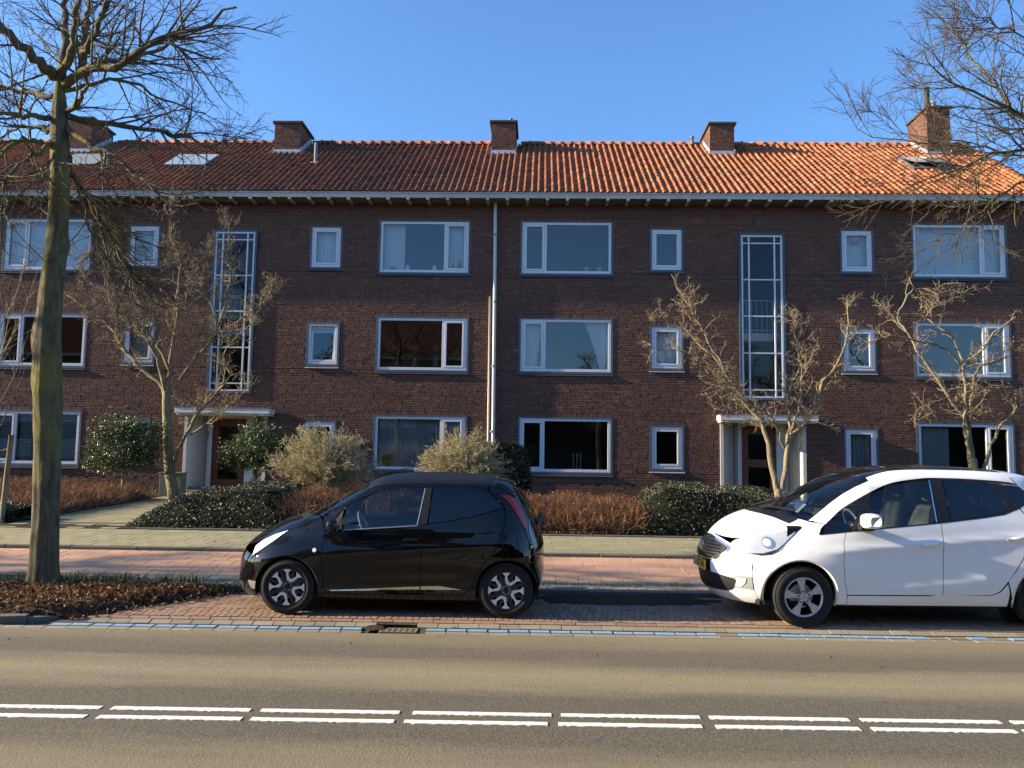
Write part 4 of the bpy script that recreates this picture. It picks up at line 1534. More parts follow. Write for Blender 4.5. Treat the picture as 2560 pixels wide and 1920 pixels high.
    # glass
    C.side('front_window', [(-.585, .907), (-.60, 1.00), (-.575, 1.138)] + [p for p in dlo_top if -.56 < p[0] < .255] + [(.268, 1.354), (.205, .966)], 'car_glass', off=-.008, gap=.004, thick=0)
    C.side('mirror_corner', [(-.775, .892), (-.60, 1.118), (-.615, 1.0), (-.60, .905)], 'trim_black', off=-.004, gap=.003)
    C.side('door_pillar', [(.215, .968), (.278, 1.357), (.345, 1.364), (.312, .977)], 'trim_black', off=-.003, gap=.002)
    C.side('rear_window', [(.322, .98), (.352, 1.362)] + [p for p in dlo_top if .36 < p[0]] + [(.84, 1.072), (.513, 1.009)], 'car_glass_dark', off=-.006, gap=.004, thick=0)
    st = [p for p in dense([(.205, .962), (-.585, .903)], .05)]
    C.side('window_strip', [(-.585, .897), (.21, .957), (.208, .968), (-.585, .909)], 'steel', off=.002, gap=0)
    C.side('window_edge', [(.201, .966), (.264, 1.352), (.273, 1.353), (.211, .967)], 'alloy_silver', off=-.001, gap=0)
    C.side('chrome_strip', [(-.72, .268), (.248, .322), (.248, .288), (-.69, .258)], 'chrome', off=.008, gap=0)
    C.side('chrome_strip', [(.262, .323), (.46, .330), (.70, .294), (.262, .285)], 'chrome', off=.008, gap=0)
    # top, front and rear skins
    yb0 = .80 * float(B.w(.60))
    bonnet(C, lambda q: .66 - .06 * q * q, hoodE, 1.035)
    bonnet(C, lambda q: .66 - .06 * q * q, hoodE, 1.035, .86, 1.0, 'scuttle', 'trim_black', .004, .86, 6)
    yb = lambda z: .80 * float(B.w(z))
    C.front('front_bumper', [(-yb(z), z) for z in fz] + [(q * yb0, .66 - .06 * q * q) for q in np.linspace(-.9, .9, 13)] + [(yb(z), z) for z in fz[::-1]])
    C.front('grille', [(-.50, .30), (.50, .30), (.42, .18), (-.42, .18)], 'trim_black', off=.006, gap=0)
    screen(C, rail, [1.035, 1.1, 1.16, 1.22, 1.28, 1.34, 1.38])
    rxs = np.linspace(-.36, 1.02, 24)
    rz = lambda x: float(np.interp(x, [p[0] for p in rail], [p[1] for p in rail]))
    C.top('roof', rxs, lambda x: float(B.H(x, rz(x))) + .001, 1.28, 'roof_cloth', nv=30)
    sp = np.linspace(1.024, 1.262, 7)
    C.top('spoiler', sp, lambda x: .535 - .12 * (x - 1.02), 1.28, off=.012, nv=18, thick=.03)
    yr = lambda z: .84 * float(B.w(z))
    rz1 = [.18, .3, .45, .6, .72]
    C.front('rear_bumper', [(-yr(z), z) for z in rz1] + [(yr(z), z) for z in rz1[::-1]], rear=True)
    rz2 = [.725, .8, .9, 1.0, 1.1, 1.2, 1.3, 1.36]
    C.front('tailgate', [(-yr(z), z) for z in rz2] + [(yr(z), z) for z in rz2[::-1]], 'car_glass_dark', rear=True)
    # lights
    C.side('tail_light', [(1.085, 1.292), (1.195, 1.288), (1.262, 1.238), (1.325, 1.122), (1.375, 1.01), (1.400, .925), (1.365, .94), (1.30, 1.045), (1.225, 1.165), (1.15, 1.25)], 'lamp_red', off=.010, gap=0, step=.03)
    C.side('lamp_band', [(1.41, 1.05), (1.425, .95), (1.455, .84), (1.48, .78), (1.44, .80), (1.408, .915)], 'grey_plastic', off=.006, gap=0, step=.03)
    C.side('headlight', [(-1.22, .872), (-1.38, .820), (-1.50, .760), (-1.585, .695), (-1.595, .60), (-1.50, .665), (-1.36, .765), (-1.30, .815)], 'lamp_white', off=.010, gap=0, step=.03)
    C.side('headlight_inner', [(-1.47, .745), (-1.55, .695), (-1.56, .635), (-1.49, .69)], 'lamp_clear', off=.013, gap=0, step=.03)
    C.side('side_repeater', arc(-.88, .69, .022, 0, 330, 12), 'lamp_white', off=.012, gap=0, step=.03)
    C.front('painted_reflection', [(-.66, .33), (-.58, .33), (-.58, .24), (-.64, .24)], 'steel', off=.006, gap=0)  # whitish reflection on the bumper corner, painted as a steel-coloured patch
    # handles, mirrors, aerial
    for hx, hz in ((.14, .815), (.95, .905)):
        for sg in (-1, 1):
            y = float(B.H(hx, hz))
            MB().tube([(hx - .085, sg * (y + .004), hz - .006), (hx - .05, sg * (y + .028), hz), (hx + .05, sg * (y + .030), hz + .004), (hx + .085, sg * (y + .004), hz + .004)], [.010, .013, .013, .010], 8).build('door_handle', 'paint_black', root, smooth=True)
    for sg in (-1, 1):
        m = MB()
        vs = []
        for q, hw, hh, dz in ((0, .030, .042, -.005), (.05, .055, .072, 0), (.11, .058, .075, 0), (.15, .040, .058, 0)):
            for k in range(12):
                a = 2 * math.pi * k / 12
                vs.append((-.69 + hw * math.cos(a) * 1.05, sg * (.755 + q), .955 + dz + hh * math.sin(a)))
        fs = [(i * 12 + k, i * 12 + (k + 1) % 12, i * 12 + 12 + (k + 1) % 12, i * 12 + 12 + k) for i in range(3) for k in range(12)] + [tuple(range(36, 48)), tuple(range(12))]
        if sg > 0:
            fs = [t[::-1] for t in fs]
        m.add(vs, [t[::-1] for t in fs])
        mm = m.build('wing_mirror', 'paint_black', root, smooth=True)
        MB().lathe((0, 0, 0), [(.001, 0), (.05, 0)], 16, 'y')
        g = MB().lathe((0, 0, 0), [(.001, 0), (.053, 0)], 16)
        go = g.build('mirror_glass', 'chrome', mm)
        go.location = (-.628, sg * .835, .955)
        go.rotation_euler = (0, R(90), R(8 * sg))
        go.scale = (1.2, .9, 1)
    MB().tube([(-.30, .12, 1.44), (-.22, .12, 1.50), (.38, .12, 1.63)], [.016, .006, .003], 6).build('aerial', 'trim_black', root, smooth=True)
    MB().tube([(1.50, -.25, .96), (1.535, -.1, 1.0), (1.55, .1, 1.0)], [.02, .03, .02], 8).build('wiper_cap', 'trim_black', root, smooth=True)
    # wheels
    def mk(rr, h):
        out = []
        for k in range(4):
            base = 90 * k + 22.5 + 4
            for t in (-22.5, 22.5):
                tip = base + t
                i0 = base + t * .30
                out.append(([(.066, base - 3 if t < 0 else base + 3), (.085, base), (.082, i0 + (t * .2)), (.128, tip - 3.2 if t > 0 else tip - 4.5), (.15, tip - 4.5), (rr - .012, tip - 13.5), (rr - .006, tip), (rr - .012, tip + 13.5), (.15, tip + 4.5), (.128, tip + 4.5 if t > 0 else tip + 3.2), (.075, base + t * .75)][:], -h + .006, -h + .03, 'spoke', 'alloy_bright'))
        return out
    def mk2(rr, h):
        """four U-shaped spokes, each with two flared tips"""
        out = []
        for k in range(4):
            c = 90 * k + 67.5
            for sgn in (-1, 1):
                tip = c + sgn * 22.5
                pol = [(.064, c), (.092, c), (.100, c + sgn * 9), (.140, tip - sgn * 4.5), (.155, tip - sgn * 6), (rr - .010, tip - sgn * 14), (rr - .005, tip), (rr - .010, tip + sgn * 14), (.155, tip + sgn * 5), (.132, tip + sgn * 4), (.072, c + sgn * 22)]
                if sgn < 0:
                    pol = pol[::-1]
                out.append((pol, -h + .008, -h + .03, 'spoke', 'alloy_bright'))
            out.append(([(rr - .006, c - 8), (.16, c - 5), (.10, c - 14), (.10, c + 14), (.16, c + 5), (rr - .006, c + 8)], -h + .018, -h + .034, 'dark_spoke', 'alloy_black'))
            c2 = c + 45
            out.append(([(rr - .006, c2 - 8), (.15, c2 - 8), (.05, c2 - 20), (.05, c2 + 20), (.15, c2 + 8), (rr - .006, c2 + 8)], -h + .020, -h + .036, 'dark_spoke', 'alloy_black'))
        return out
    spk = dict(dark='alloy_black', bright='alloy_bright', lip='alloy_black', cap='trim_black', nut='alloy_silver', lugs=4, lr=.048, ly=.028, make=mk2)
    for x in (fx, rx_):
        wheel(C, x, wz, .772, .288, .203, .165, spk)
        wheel(C, x, wz, .772, .288, .203, .165, spk, far=True)
        arch_parts(C, x, wz, RA, .50, 'trim_black')
    # floor pan and cabin
    MB().box(-1.45, 1.45, -.68, .68, .17, .21).build('floor_pan', 'trim_black', root)
    MB().box(-1.25, -.75, -.50, .50, .36, .72).build('engine_bay', 'trim_black', root)
    d = MB().add([(-1.0, -.68, .93), (-1.0, .68, .93), (-.55, .66, .95), (-.55, -.66, .95), (-.52, -.66, .62), (-.52, .66, .62), (-1.0, .68, .62), (-1.0, -.68, .62)],
                 [(0, 3, 2, 1), (3, 4, 5, 2), (0, 7, 4, 3), (1, 2, 5, 6)])
    d.build('dashboard', 'seat_dark', root, bevel=.03)
    for y in (-.36, .36):
        seat(C, -.02, y, 'seat_dark', .56)
    MB().box(.62, 1.0, -.6, .6, .36, .52).build('rear_bench', 'seat_dark', root, bevel=.05)
    b = MB().add([(.92, -.58, .5), (1.02, -.58, .5), (1.18, -.52, 1.02), (1.10, -.52, 1.02), (.92, .58, .5), (1.02, .58, .5), (1.18, .52, 1.02), (1.10, .52, 1.02)],
                 [(0, 3, 7, 4), (0, 1, 2, 3), (3, 2, 6, 7), (4, 7, 6, 5), (1, 5, 6, 2)])
    b.build('rear_backrest', 'seat_dark', root)
    sw = MB()
    pts = []
    for k in range(25):
        a = 2 * math.pi * k / 24
        q = Vector((0, .175 * math.cos(a), .175 * math.sin(a)))
        q.rotate(Matrix.Rotation(R(-24), 3, 'Y'))
        pts.append(tuple(q + Vector((-.42, -.36, .90))))
    sw.tube(pts, .014, 8, False)
    sw.tube([(-.44, -.36, .90), (-.55, -.36, .86)], .04, 8)
    sw.build('steering_wheel', 'grey_plastic', root, smooth=True)
    return root
black_car()

# ---------------- white compact car
def white_car():
    root = thing('parked_car', 'white compact car with dark glass roof and yellow number plate parked at the blue line', 'car', (4.04, 10.075, .028), R(3.4))
    root.rotation_euler.x = R(1.4)
    def fixp(p):
        x, z = p
        k = (x + 1.3075) * .0064
        return (x + (x + 4.04) * k, 1.67 - (1.67 - z) * (1 + k))
    FP = lambda pts: [fixp(p) for p in pts]
    def bumps(x, z):
        zc = .80 + .085 * (x + .9)
        s1 = .016 * np.exp(-((z - zc) / .05) ** 2) * np.clip((x + 1.2) / .3, 0, 1) * np.clip((1.5 - x) / .3, 0, 1)
        zd = np.interp(x, [-.6, .1, .6, .85], [.44, .50, .56, .48])
        s2 = .014 / (1 + np.exp((z - zd) / .014)) * np.clip((x + .7) / .5, 0, 1) * np.clip((1.0 - x) / .25, 0, 1) * np.clip((z - .3) / .1, 0, 1)
        s3 = .028 * np.exp(-(((x + 1.31) / .46) ** 2 + ((z - .66) / .20) ** 2)) + .028 * np.exp(-(((x - 1.29) / .46) ** 2 + ((z - .66) / .20) ** 2))
        return (s1 + s2 + s3) * np.clip((x + 1.86) / .25, 0, 1)
    B = Body(w=[(.14, .72), (.2, .77), (.3, .83), (.45, .855), (.6, .862), (.8, .857), (.95, .845), (1.05, .825), (1.25, .755), (1.45, .68), (1.57, .625), (1.62, .57), (1.66, .45), (1.69, .23), (1.702, 0)],
             xf=[(.14, -1.90), (.2, -2.03), (.27, -2.11), (.34, -2.155), (.45, -2.178), (.58, -2.185), (.69, -2.175), (.80, -2.13), (.88, -2.08), (.95, -2.02), (1.03, -1.92), (1.10, -1.78), (1.155, -1.58), (1.18, -1.46), (1.262, -1.27), (1.416, -.96), (1.56, -.64), (1.64, -.40), (1.685, -.10), (1.702, .25)],
             xr=[(.14, 1.60), (.25, 1.76), (.4, 1.86), (.6, 1.88), (.8, 1.87), (1.0, 1.83), (1.2, 1.75), (1.4, 1.65), (1.56, 1.55), (1.61, 1.42), (1.65, 1.2), (1.685, .8), (1.702, .35)],
             nf=[(.14, 6), (.6, 6.2), (.80, 5.2), (.95, 4.4), (1.08, 4.2), (1.18, 5.5), (1.3, 6.8), (1.5, 7), (1.702, 5)],
             nr=[(.14, 9), (.9, 9), (1.3, 8), (1.6, 5), (1.702, 4)], xm=.30, bumps=bumps)
    C = Car(root, B, 'paint_white')
    fx, rx_, wz, RA = -1.3075, 1.295, .315, .385
    farc = arc(fx - .02, wz, RA, 196, -14)[1:-1]
    rarc = arc(rx_, wz, RA, 194, -20)[1:-1]
    def seam_f(z): return float(B.fx(.80 * B.w(z), z))
    fz = [.20, .27, .34, .45, .55, .65, .72]
    hoodE = cr([(seam_f(.72), .72), (-1.93, .80), (-1.80, .885), (-1.60, .955), (-1.42, .995), (-1.30, 1.045), (-1.21, 1.09)], 5)
    C.side('inner_panel', [(-1.70, .24)] + farc + [(-.95, .25), (.92, .27)] + rarc + [(1.7, .3), (1.72, .9), (1.5, 1.2), (.9, 1.18), (.2, 1.08), (-.8, .97), (-1.2, .93), (-1.7, .80)], 'trim_black', off=-.016, gap=0, step=.08)
    C.side('front_bumper', [(seam_f(z), z) for z in fz] + [(-1.80, .72), (-1.64, .69)] + [p for p in farc if p[0] < -1.50 and p[1] < .66][::-1] + [(-1.72, .20)], off=-.0025, gap=.0015)
    C.side('front_wing', [(-1.70, .625)] + [p for p in farc if p[1] >= .585 or p[0] > fx] + [(-.955, .235), (-.845, .238), (-.855, .345), (-.885, .50), (-.898, .67), (-.886, .87), (-.848, 1.0), (-1.08, .965), (-1.125, .962), (-1.10, 1.021), (-1.05, 1.070)] + hoodE[::-1] + [(-1.80, .705)], gap=.0025)
    bz = fixp((.13, 1.108))
    bl = fixp((.111, .36))
    C.side('front_door', [(-.855, .345), (-.885, .50), (-.898, .67), (-.886, .87), (-.848, 1.0)] + FP([(-.447, 1.05), (.0, 1.098)]) + [bz, (bz[0], .89), bl, (.0, .352)], gap=.003)
    C.side('rear_door', [(bl[0], bl[1]), (bz[0], .89), bz] + FP([(.591, 1.173), (.812, 1.21), (.978, 1.274), (1.03, 1.2), (1.0, .95), (.941, .772), (.86, .64), (.782, .52), (.696, .419), (.612, .375)]) , gap=.003)
    C.side('sill', [(-.955, .232), (-.845, .24), (-.852, .338), (.0, .345), (.114, .356)] + FP([(.612, .372), (.70, .412), (.78, .50), (.80, .40), (.80, .255)]), gap=.002)
    qz = [.25, .4, .6, .8, 1.0, 1.2, 1.35, 1.5, 1.56]
    seam_r = lambda z: float(B.rx(.85 * B.w(z), z))
    C.side('rear_quarter', FP([(.782, .525)]) + [p for p in rarc] + [(seam_r(z), z) for z in qz] + [(1.3, 1.59), (1.06, 1.60)] + FP([(1.03, 1.515), (1.13, 1.40), (1.07, 1.322), (.985, 1.276), (1.035, 1.2), (1.005, .95), (.945, .772), (.865, .64)]), gap=.0025)
    dlo_top = FP(cr([(-1.125, .963), (-1.10, 1.021), (-.978, 1.134), (-.829, 1.252), (-.545, 1.410), (-.307, 1.510), (-.015, 1.560), (.209, 1.572), (.655, 1.560), (1.02, 1.521), (1.13, 1.402)], 5))
    rail = cr([(-1.16, 1.09), (-1.0, 1.20), (-.82, 1.33), (-.60, 1.455), (-.36, 1.555), (-.17, 1.600), (.12, 1.622), (.55, 1.622), (1.06, 1.600)], 5)
    C.side('roof_rail', rail + [p for p in dlo_top[::-1] if p[0] < 1.10 and p[1] > 1.06] + [(-1.05, 1.071)], gap=.001, step=.05)
    # glass and its black surrounds
    C.side('quarter_light', FP([(-1.10, .972), (-1.075, 1.035), (-.965, 1.135), (-.829, 1.238), (-.60, 1.362), (-.82, 1.006)]), 'car_glass', off=-.008, gap=.008, thick=0)
    C.side('window_pillar', FP([(-.82, 1.004), (-.60, 1.366), (-.52, 1.412), (-.76, 1.012)]), 'trim_black', off=-.004, gap=.002)
    C.side('front_window', FP([(-.755, 1.018), (-.515, 1.410), (-.307, 1.498), (-.015, 1.547), (.100, 1.552), (.090, 1.112)]), 'car_glass', off=-.008, gap=.006, thick=0)
    C.side('door_pillar', FP([(.095, 1.115), (.105, 1.556), (.236, 1.558), (.242, 1.125)]), 'trim_black', off=-.003, gap=.001)
    C.side('window_edge', FP([(.084, 1.118), (.094, 1.545), (.106, 1.546), (.096, 1.118)]), 'chrome', off=-.001, gap=0)
    C.side('rear_window', FP([(.245, 1.130), (.240, 1.556), (.655, 1.548), (.772, 1.525), (.830, 1.40), (.866, 1.222), (.591, 1.178)]), 'car_glass_dark', off=-.008, gap=.006, thick=0)
    C.side('window_pillar', FP([(.772, 1.528), (.86, 1.518), (.96, 1.282), (.866, 1.218), (.834, 1.40)]), 'trim_black', off=-.004, gap=.001)
    C.side('rear_quarter_light', FP([(.862, 1.516), (1.005, 1.505), (1.105, 1.40), (1.055, 1.33), (.965, 1.285)]), 'car_glass_dark', off=-.008, gap=.004, thick=0)
    C.side('window_strip', FP([(-1.12, .957), (-.835, .995), (-.447, 1.041), (.161, 1.107), (.591, 1.164), (.812, 1.201), (.978, 1.265), (1.06, 1.311), (1.06, 1.326), (.972, 1.282), (.806, 1.217), (.591, 1.180), (.161, 1.122), (-.447, 1.056), (-.835, 1.011), (-1.115, .973)]), 'trim_black', off=.002, gap=0, step=.05)
    # bonnet, nose, screen, roof
    yb0 = .80 * float(B.w(.72))
    zn = lambda q: .895 - .175 * q * q
    bonnet(C, zn, hoodE, 1.165)
    bonnet(C, zn, hoodE, 1.165, .80, 1.0, 'scuttle', 'trim_black', .004, .93, 8)
    yb = lambda z: .80 * float(B.w(z))
    C.front('front_bumper', [(-yb(z), z) for z in fz] + [(q * yb0, float(zn(q))) for q in np.linspace(-.94, .94, 21)] + [(yb(z), z) for z in fz[::-1]], gap=.0015)
    gr = C.front('grille', cr([(-.40, .80), (0, .865), (.40, .80), (.44, .735), (.32, .645), (0, .63), (-.32, .645), (-.44, .735)], 4, True), 'trim_black', off=.012, gap=0, step=.03)
    C.front('grille_surround', cr([(-.43, .81), (0, .885), (.43, .81), (.475, .735), (.34, .63), (0, .612), (-.34, .63), (-.475, .735)], 4, True), 'chrome', off=.006, gap=0, step=.03)
    gm = MB()
    for k in range(-11, 12):
        for q in range(6):
            y, z = k * .036 + (.018 if q % 2 else 0), .655 + q * .033
            lim = float(np.interp(z, [.63, .645, .735, .80, .865], [.1, .30, .42, .38, .0]))
            if abs(y) > lim or (abs(y) < .10 and abs(z - .755) < .055):
                continue
            x = float(B.fx(y, z)) - .020
            gm.add([(x, y - .016, z), (x - .006, y, z - .013), (x, y + .016, z), (x - .006, y, z + .013), (x + .01, y - .016, z), (x + .01, y + .016, z)], [(0, 1, 3), (1, 2, 3)])
    gm.build('grille_mesh', 'alloy_black', gr, kind='stuff')
    em = MB()
    x0 = float(B.fx(0, .76)) - .034
    n = 28
    em.add([(x0, .088 * math.cos(2 * math.pi * k / n), .755 + .046 * math.sin(2 * math.pi * k / n)) for k in range(n)] + [(x0 + .02, .090 * math.cos(2 * math.pi * k / n), .755 + .048 * math.sin(2 * math.pi * k / n)) for k in range(n)],
           [tuple(range(n))[::-1]] + [(k, (k + 1) % n, (k + 1) % n + n, k + n) for k in range(n)])
    eo = em.build('emblem', 'chrome', root)
    e2 = MB().add([(x0 - .002, .076 * math.cos(2 * math.pi * k / n), .755 + .036 * math.sin(2 * math.pi * k / n)) for k in range(n)], [tuple(range(n))[::-1]])
    e2.build('emblem_field', 'trim_black', eo)
    text_mesh('KIA', .060, 'chrome', eo, (x0 - .004, 0, .755), (R(90), 0, R(-90)), 1.15)
    # number plate
    px = float(B.fx(.0, .56)) - .022
    pl = MB().box(px, px + .012, -.26, .26, .50, .61).build('number_plate', 'plate_yellow', root, bevel=.003)
    MB().box(px - .0015, px + .006, .215, .258, .503, .607).build('plate_band', 'plate_blue', pl)
    text_mesh('1-ZGT-58', .098, 'black_ink', pl, (px - .001, -.022, .555), (R(90), 0, R(-90)), .92)
    C.front('plate_backing', [(-.27, .49), (.27, .49), (.27, .62), (-.27, .62)], 'trim_black', off=.008, gap=0)
    C.front('air_intake', cr([(-.52, .47), (0, .50), (.52, .47), (.56, .40), (.46, .315), (0, .30), (-.46, .315), (-.56, .40)], 4, True), 'trim_black', off=.006, gap=0, step=.03)
    for sg in (-1, 1):
        C.front('fog_recess', [(sg * .54, .475), (sg * .60, .495), (sg * .685, .495), (sg * .675, .42), (sg * .64, .36), (sg * .52, .35)], 'grey_plastic', off=.005, gap=0)
    C.side('fog_recess', [(seam_f(.49) - .01, .492), (-1.83, .492), (-1.84, .43), (-1.875, .36), (seam_f(.36) - .01, .36)], 'grey_plastic', off=.004, gap=0, step=.03)
    C.side('fog_lamp', [(-1.945, .47), (-1.865, .475), (-1.87, .43), (-1.90, .38), (-1.95, .385)], 'lamp_white', off=.012, gap=0, step=.03)
    C.side('headlight', cr([(-1.985, .80), (-1.93, .862), (-1.80, .905), (-1.60, .95), (-1.36, 1.000), (-1.45, .90), (-1.57, .795), (-1.72, .745), (-1.88, .735), (-1.97, .76)], 3, True), 'lamp_clear', off=.012, gap=0, step=.03)
    hl = [(-1.86, .80, .052, 'lamp_white'), (-1.64, .86, .062, 'lamp_blue'), (-1.655, .862, .038, 'lamp_white')]
    for i, (x, z, r, m) in enumerate(hl):
        C.side('headlight_lens', arc(x, z, r, 0, 340, 16), m, off=.0145 + .002 * i, gap=0, step=.03)
    C.side('headlight_lower', [(-1.82, .742), (-1.70, .752), (-1.56, .802), (-1.50, .855), (-1.545, .80), (-1.64, .745), (-1.74, .728)], 'trim_black', off=.015, gap=0, step=.03)
    screen(C, rail, [1.10, 1.165, 1.22, 1.30, 1.38, 1.46, 1.53, 1.585], .06)
    for y0, y1, o_ in ((.02, -.55, .0), (.52, .02, .06)):
        xs_ = [(-1.50 + o_, y0), (-1.42 + o_, (y0 + y1) / 2), (-1.30 + o_, y1)]
        MB().tube([(a, b_, float(B.tz(np.array([a]), np.array([b_]), 1.0)[0]) + .03) for a, b_ in xs_], .011, 6).build('wiper', 'trim_black', root)
    rzf = lambda x: float(np.interp(x, [p[0] for p in rail], [p[1] for p in rail]))
    edge = lambda x: float(B.H(x, rzf(x)))
    rxs = np.linspace(-.50, 1.06, 26)
    C.top('roof_rail', rxs, lambda x: edge(x) + .001, 1.45, None, nv=6, s0=-1, s1=-.84)
    C.top('roof_rail', rxs, lambda x: edge(x) + .001, 1.45, None, nv=6, s0=.84, s1=1)
    C.top('roof_glass', np.linspace(-.52, 1.02, 24), lambda x: edge(x) * .838, 1.45, 'roof_dark', off=-.003, nv=24)
    C.top('roof_rear', np.linspace(1.03, 1.46, 10), lambda x: float(B.H(x, 1.585)), 1.45, None)
    yr = lambda z: .85 * float(B.w(z))
    C.front('tailgate', [(-yr(z), z) for z in qz] + [(yr(z), z) for z in qz[::-1]], rear=True)
    # handles, mirrors
    for hx_, hz2 in (fixp((-.02, .888)), fixp((.89, .970))):
        for sg in (-1, 1):
            y = float(B.H(hx_, hz2))
            MB().tube([(hx_ - .105, sg * (y + .002), hz2 - .012), (hx_ - .06, sg * (y + .032), hz2 - .004), (hx_ + .06, sg * (y + .034), hz2 + .008), (hx_ + .105, sg * (y + .004), hz2 + .010)], [.010, .016, .016, .011], 8).build('door_handle', 'paint_white', root, smooth=True)
    for sg in (-1, 1):
        vs = []
        for q, hw, hh, dx in ((0, .055, .045, .02), (.04, .085, .068, .0), (.11, .10, .080, .0), (.18, .088, .070, .005), (.205, .055, .048, .01)):
            for k in range(16):
                a = 2 * math.pi * k / 16
                ca, sa = math.cos(a), math.sin(a)
                ex = .55
                vs.append((-.65 + dx + hw * math.copysign(abs(ca) ** ex, ca), sg * (.855 + q), 1.125 + hh * math.copysign(abs(sa) ** ex, sa)))
        m = 16
        fs = [(i * m + k, i * m + 16 + k, i * m + 16 + (k + 1) % m, i * m + (k + 1) % m) for i in range(4) for k in range(m)] + [tuple(range(4 * m, 5 * m)), tuple(range(m))[::-1]]
        if sg > 0:
            fs = [t[::-1] for t in fs]
        mm = MB().add(vs, fs).build('wing_mirror', 'paint_white', root, smooth=True)
        MB().add([(-.545, sg * .88, 1.065), (-.545, sg * 1.03, 1.07), (-.545, sg * 1.03, 1.185), (-.545, sg * .88, 1.185)], [(0, 1, 2, 3) if sg < 0 else (3, 2, 1, 0)]).build('mirror_glass', 'chrome', mm)
        MB().box(-.73, -.58, min(sg * .80, sg * .90), max(sg * .80, sg * .90), 1.015, 1.065).build('mirror_foot', 'trim_black', mm, bevel=.012)
    def mk(rr, h):
        out = []
        for k in range(5):
            c = 72 * k + 98
            out.append(([(.02, c - 60), (.055, c - 22), (.10, c - 11), (rr - .018, c - 15), (rr - .012, c), (rr - .018, c + 15), (.10, c + 11), (.055, c + 22), (.02, c + 60)], -h + .008, -h + .03, 'spoke', 'alloy_silver'))
        return out
    spk = dict(dark='alloy_black', bright='alloy_silver', lip='alloy_silver', cap='alloy_silver', nut='trim_black', lugs=5, lr=.058, ly=.004, make=mk)
    for x in (fx, rx_):
        wheel(C, x, wz, .835, .312, .204, .195, spk, steer=0)
        wheel(C, x, wz, .835, .312, .204, .195, spk, far=True)
        arch_parts(C, x - (.02 if x < 0 else 0), wz, RA, .52, 'paint_white')
    MB().box(-1.75, 1.65, -.74, .74, .21, .26).build('floor_pan', 'trim_black', root)
    MB().box(-1.55, -.9, -.52, .52, .40, .78).build('engine_bay', 'trim_black', root)
    d = MB().add([(-1.45, -.74, 1.04), (-1.45, .74, 1.04), (-.72, .70, 1.06), (-.72, -.70, 1.06), (-.68, -.70, .70), (-.68, .70, .70), (-1.45, .74, .7), (-1.45, -.74, .7)],
                 [(0, 3, 2, 1), (3, 4, 5, 2), (0, 7, 4, 3), (1, 2, 5, 6)])
    d.build('dashboard', 'seat_dark', root, bevel=.03)
    for y in (-.38, .38):
        seat(C, -.10, y, 'seat_beige', .66, h=.62)
    MB().box(.70, 1.15, -.66, .66, .45, .62).build('rear_bench', 'seat_beige', root, bevel=.05)
    MB().add([(1.05, -.64, .6), (1.15, -.64, .6), (1.32, -.58, 1.18), (1.24, -.58, 1.18), (1.05, .64, .6), (1.15, .64, .6), (1.32, .58, 1.18), (1.24, .58, 1.18)],
             [(0, 3, 7, 4), (0, 1, 2, 3), (3, 2, 6, 7), (4, 7, 6, 5), (1, 5, 6, 2)]).build('rear_backrest', 'seat_beige', root)
    pts = []
    for k in range(25):
        a = 2 * math.pi * k / 24
        q = Vector((0, .185 * math.cos(a), .185 * math.sin(a)))
        q.rotate(Matrix.Rotation(R(-24), 3, 'Y'))
        pts.append(tuple(q + Vector((-.58, -.38, 1.03))))
    MB().tube(pts, .015, 8, False).tube([(-.60, -.38, 1.03), (-.72, -.38, .98)], .05, 8).build('steering_wheel', 'grey_plastic', root, smooth=True)
    pp = MB().add([(-1.22, -.42, 1.16), (-1.12, -.42, 1.25), (-1.10, -.28, 1.25), (-1.20, -.28, 1.16)], [(0, 1, 2, 3)])
    pp.build('parking_card', 'paper', root)
    return root
_rd = NB('roof_dark')
_rd.col((.012, .012, .013), .08, .5)
white_car()
# ------------------------------------------------------------------ trees and shrubs
from mathutils import noise as mnoise
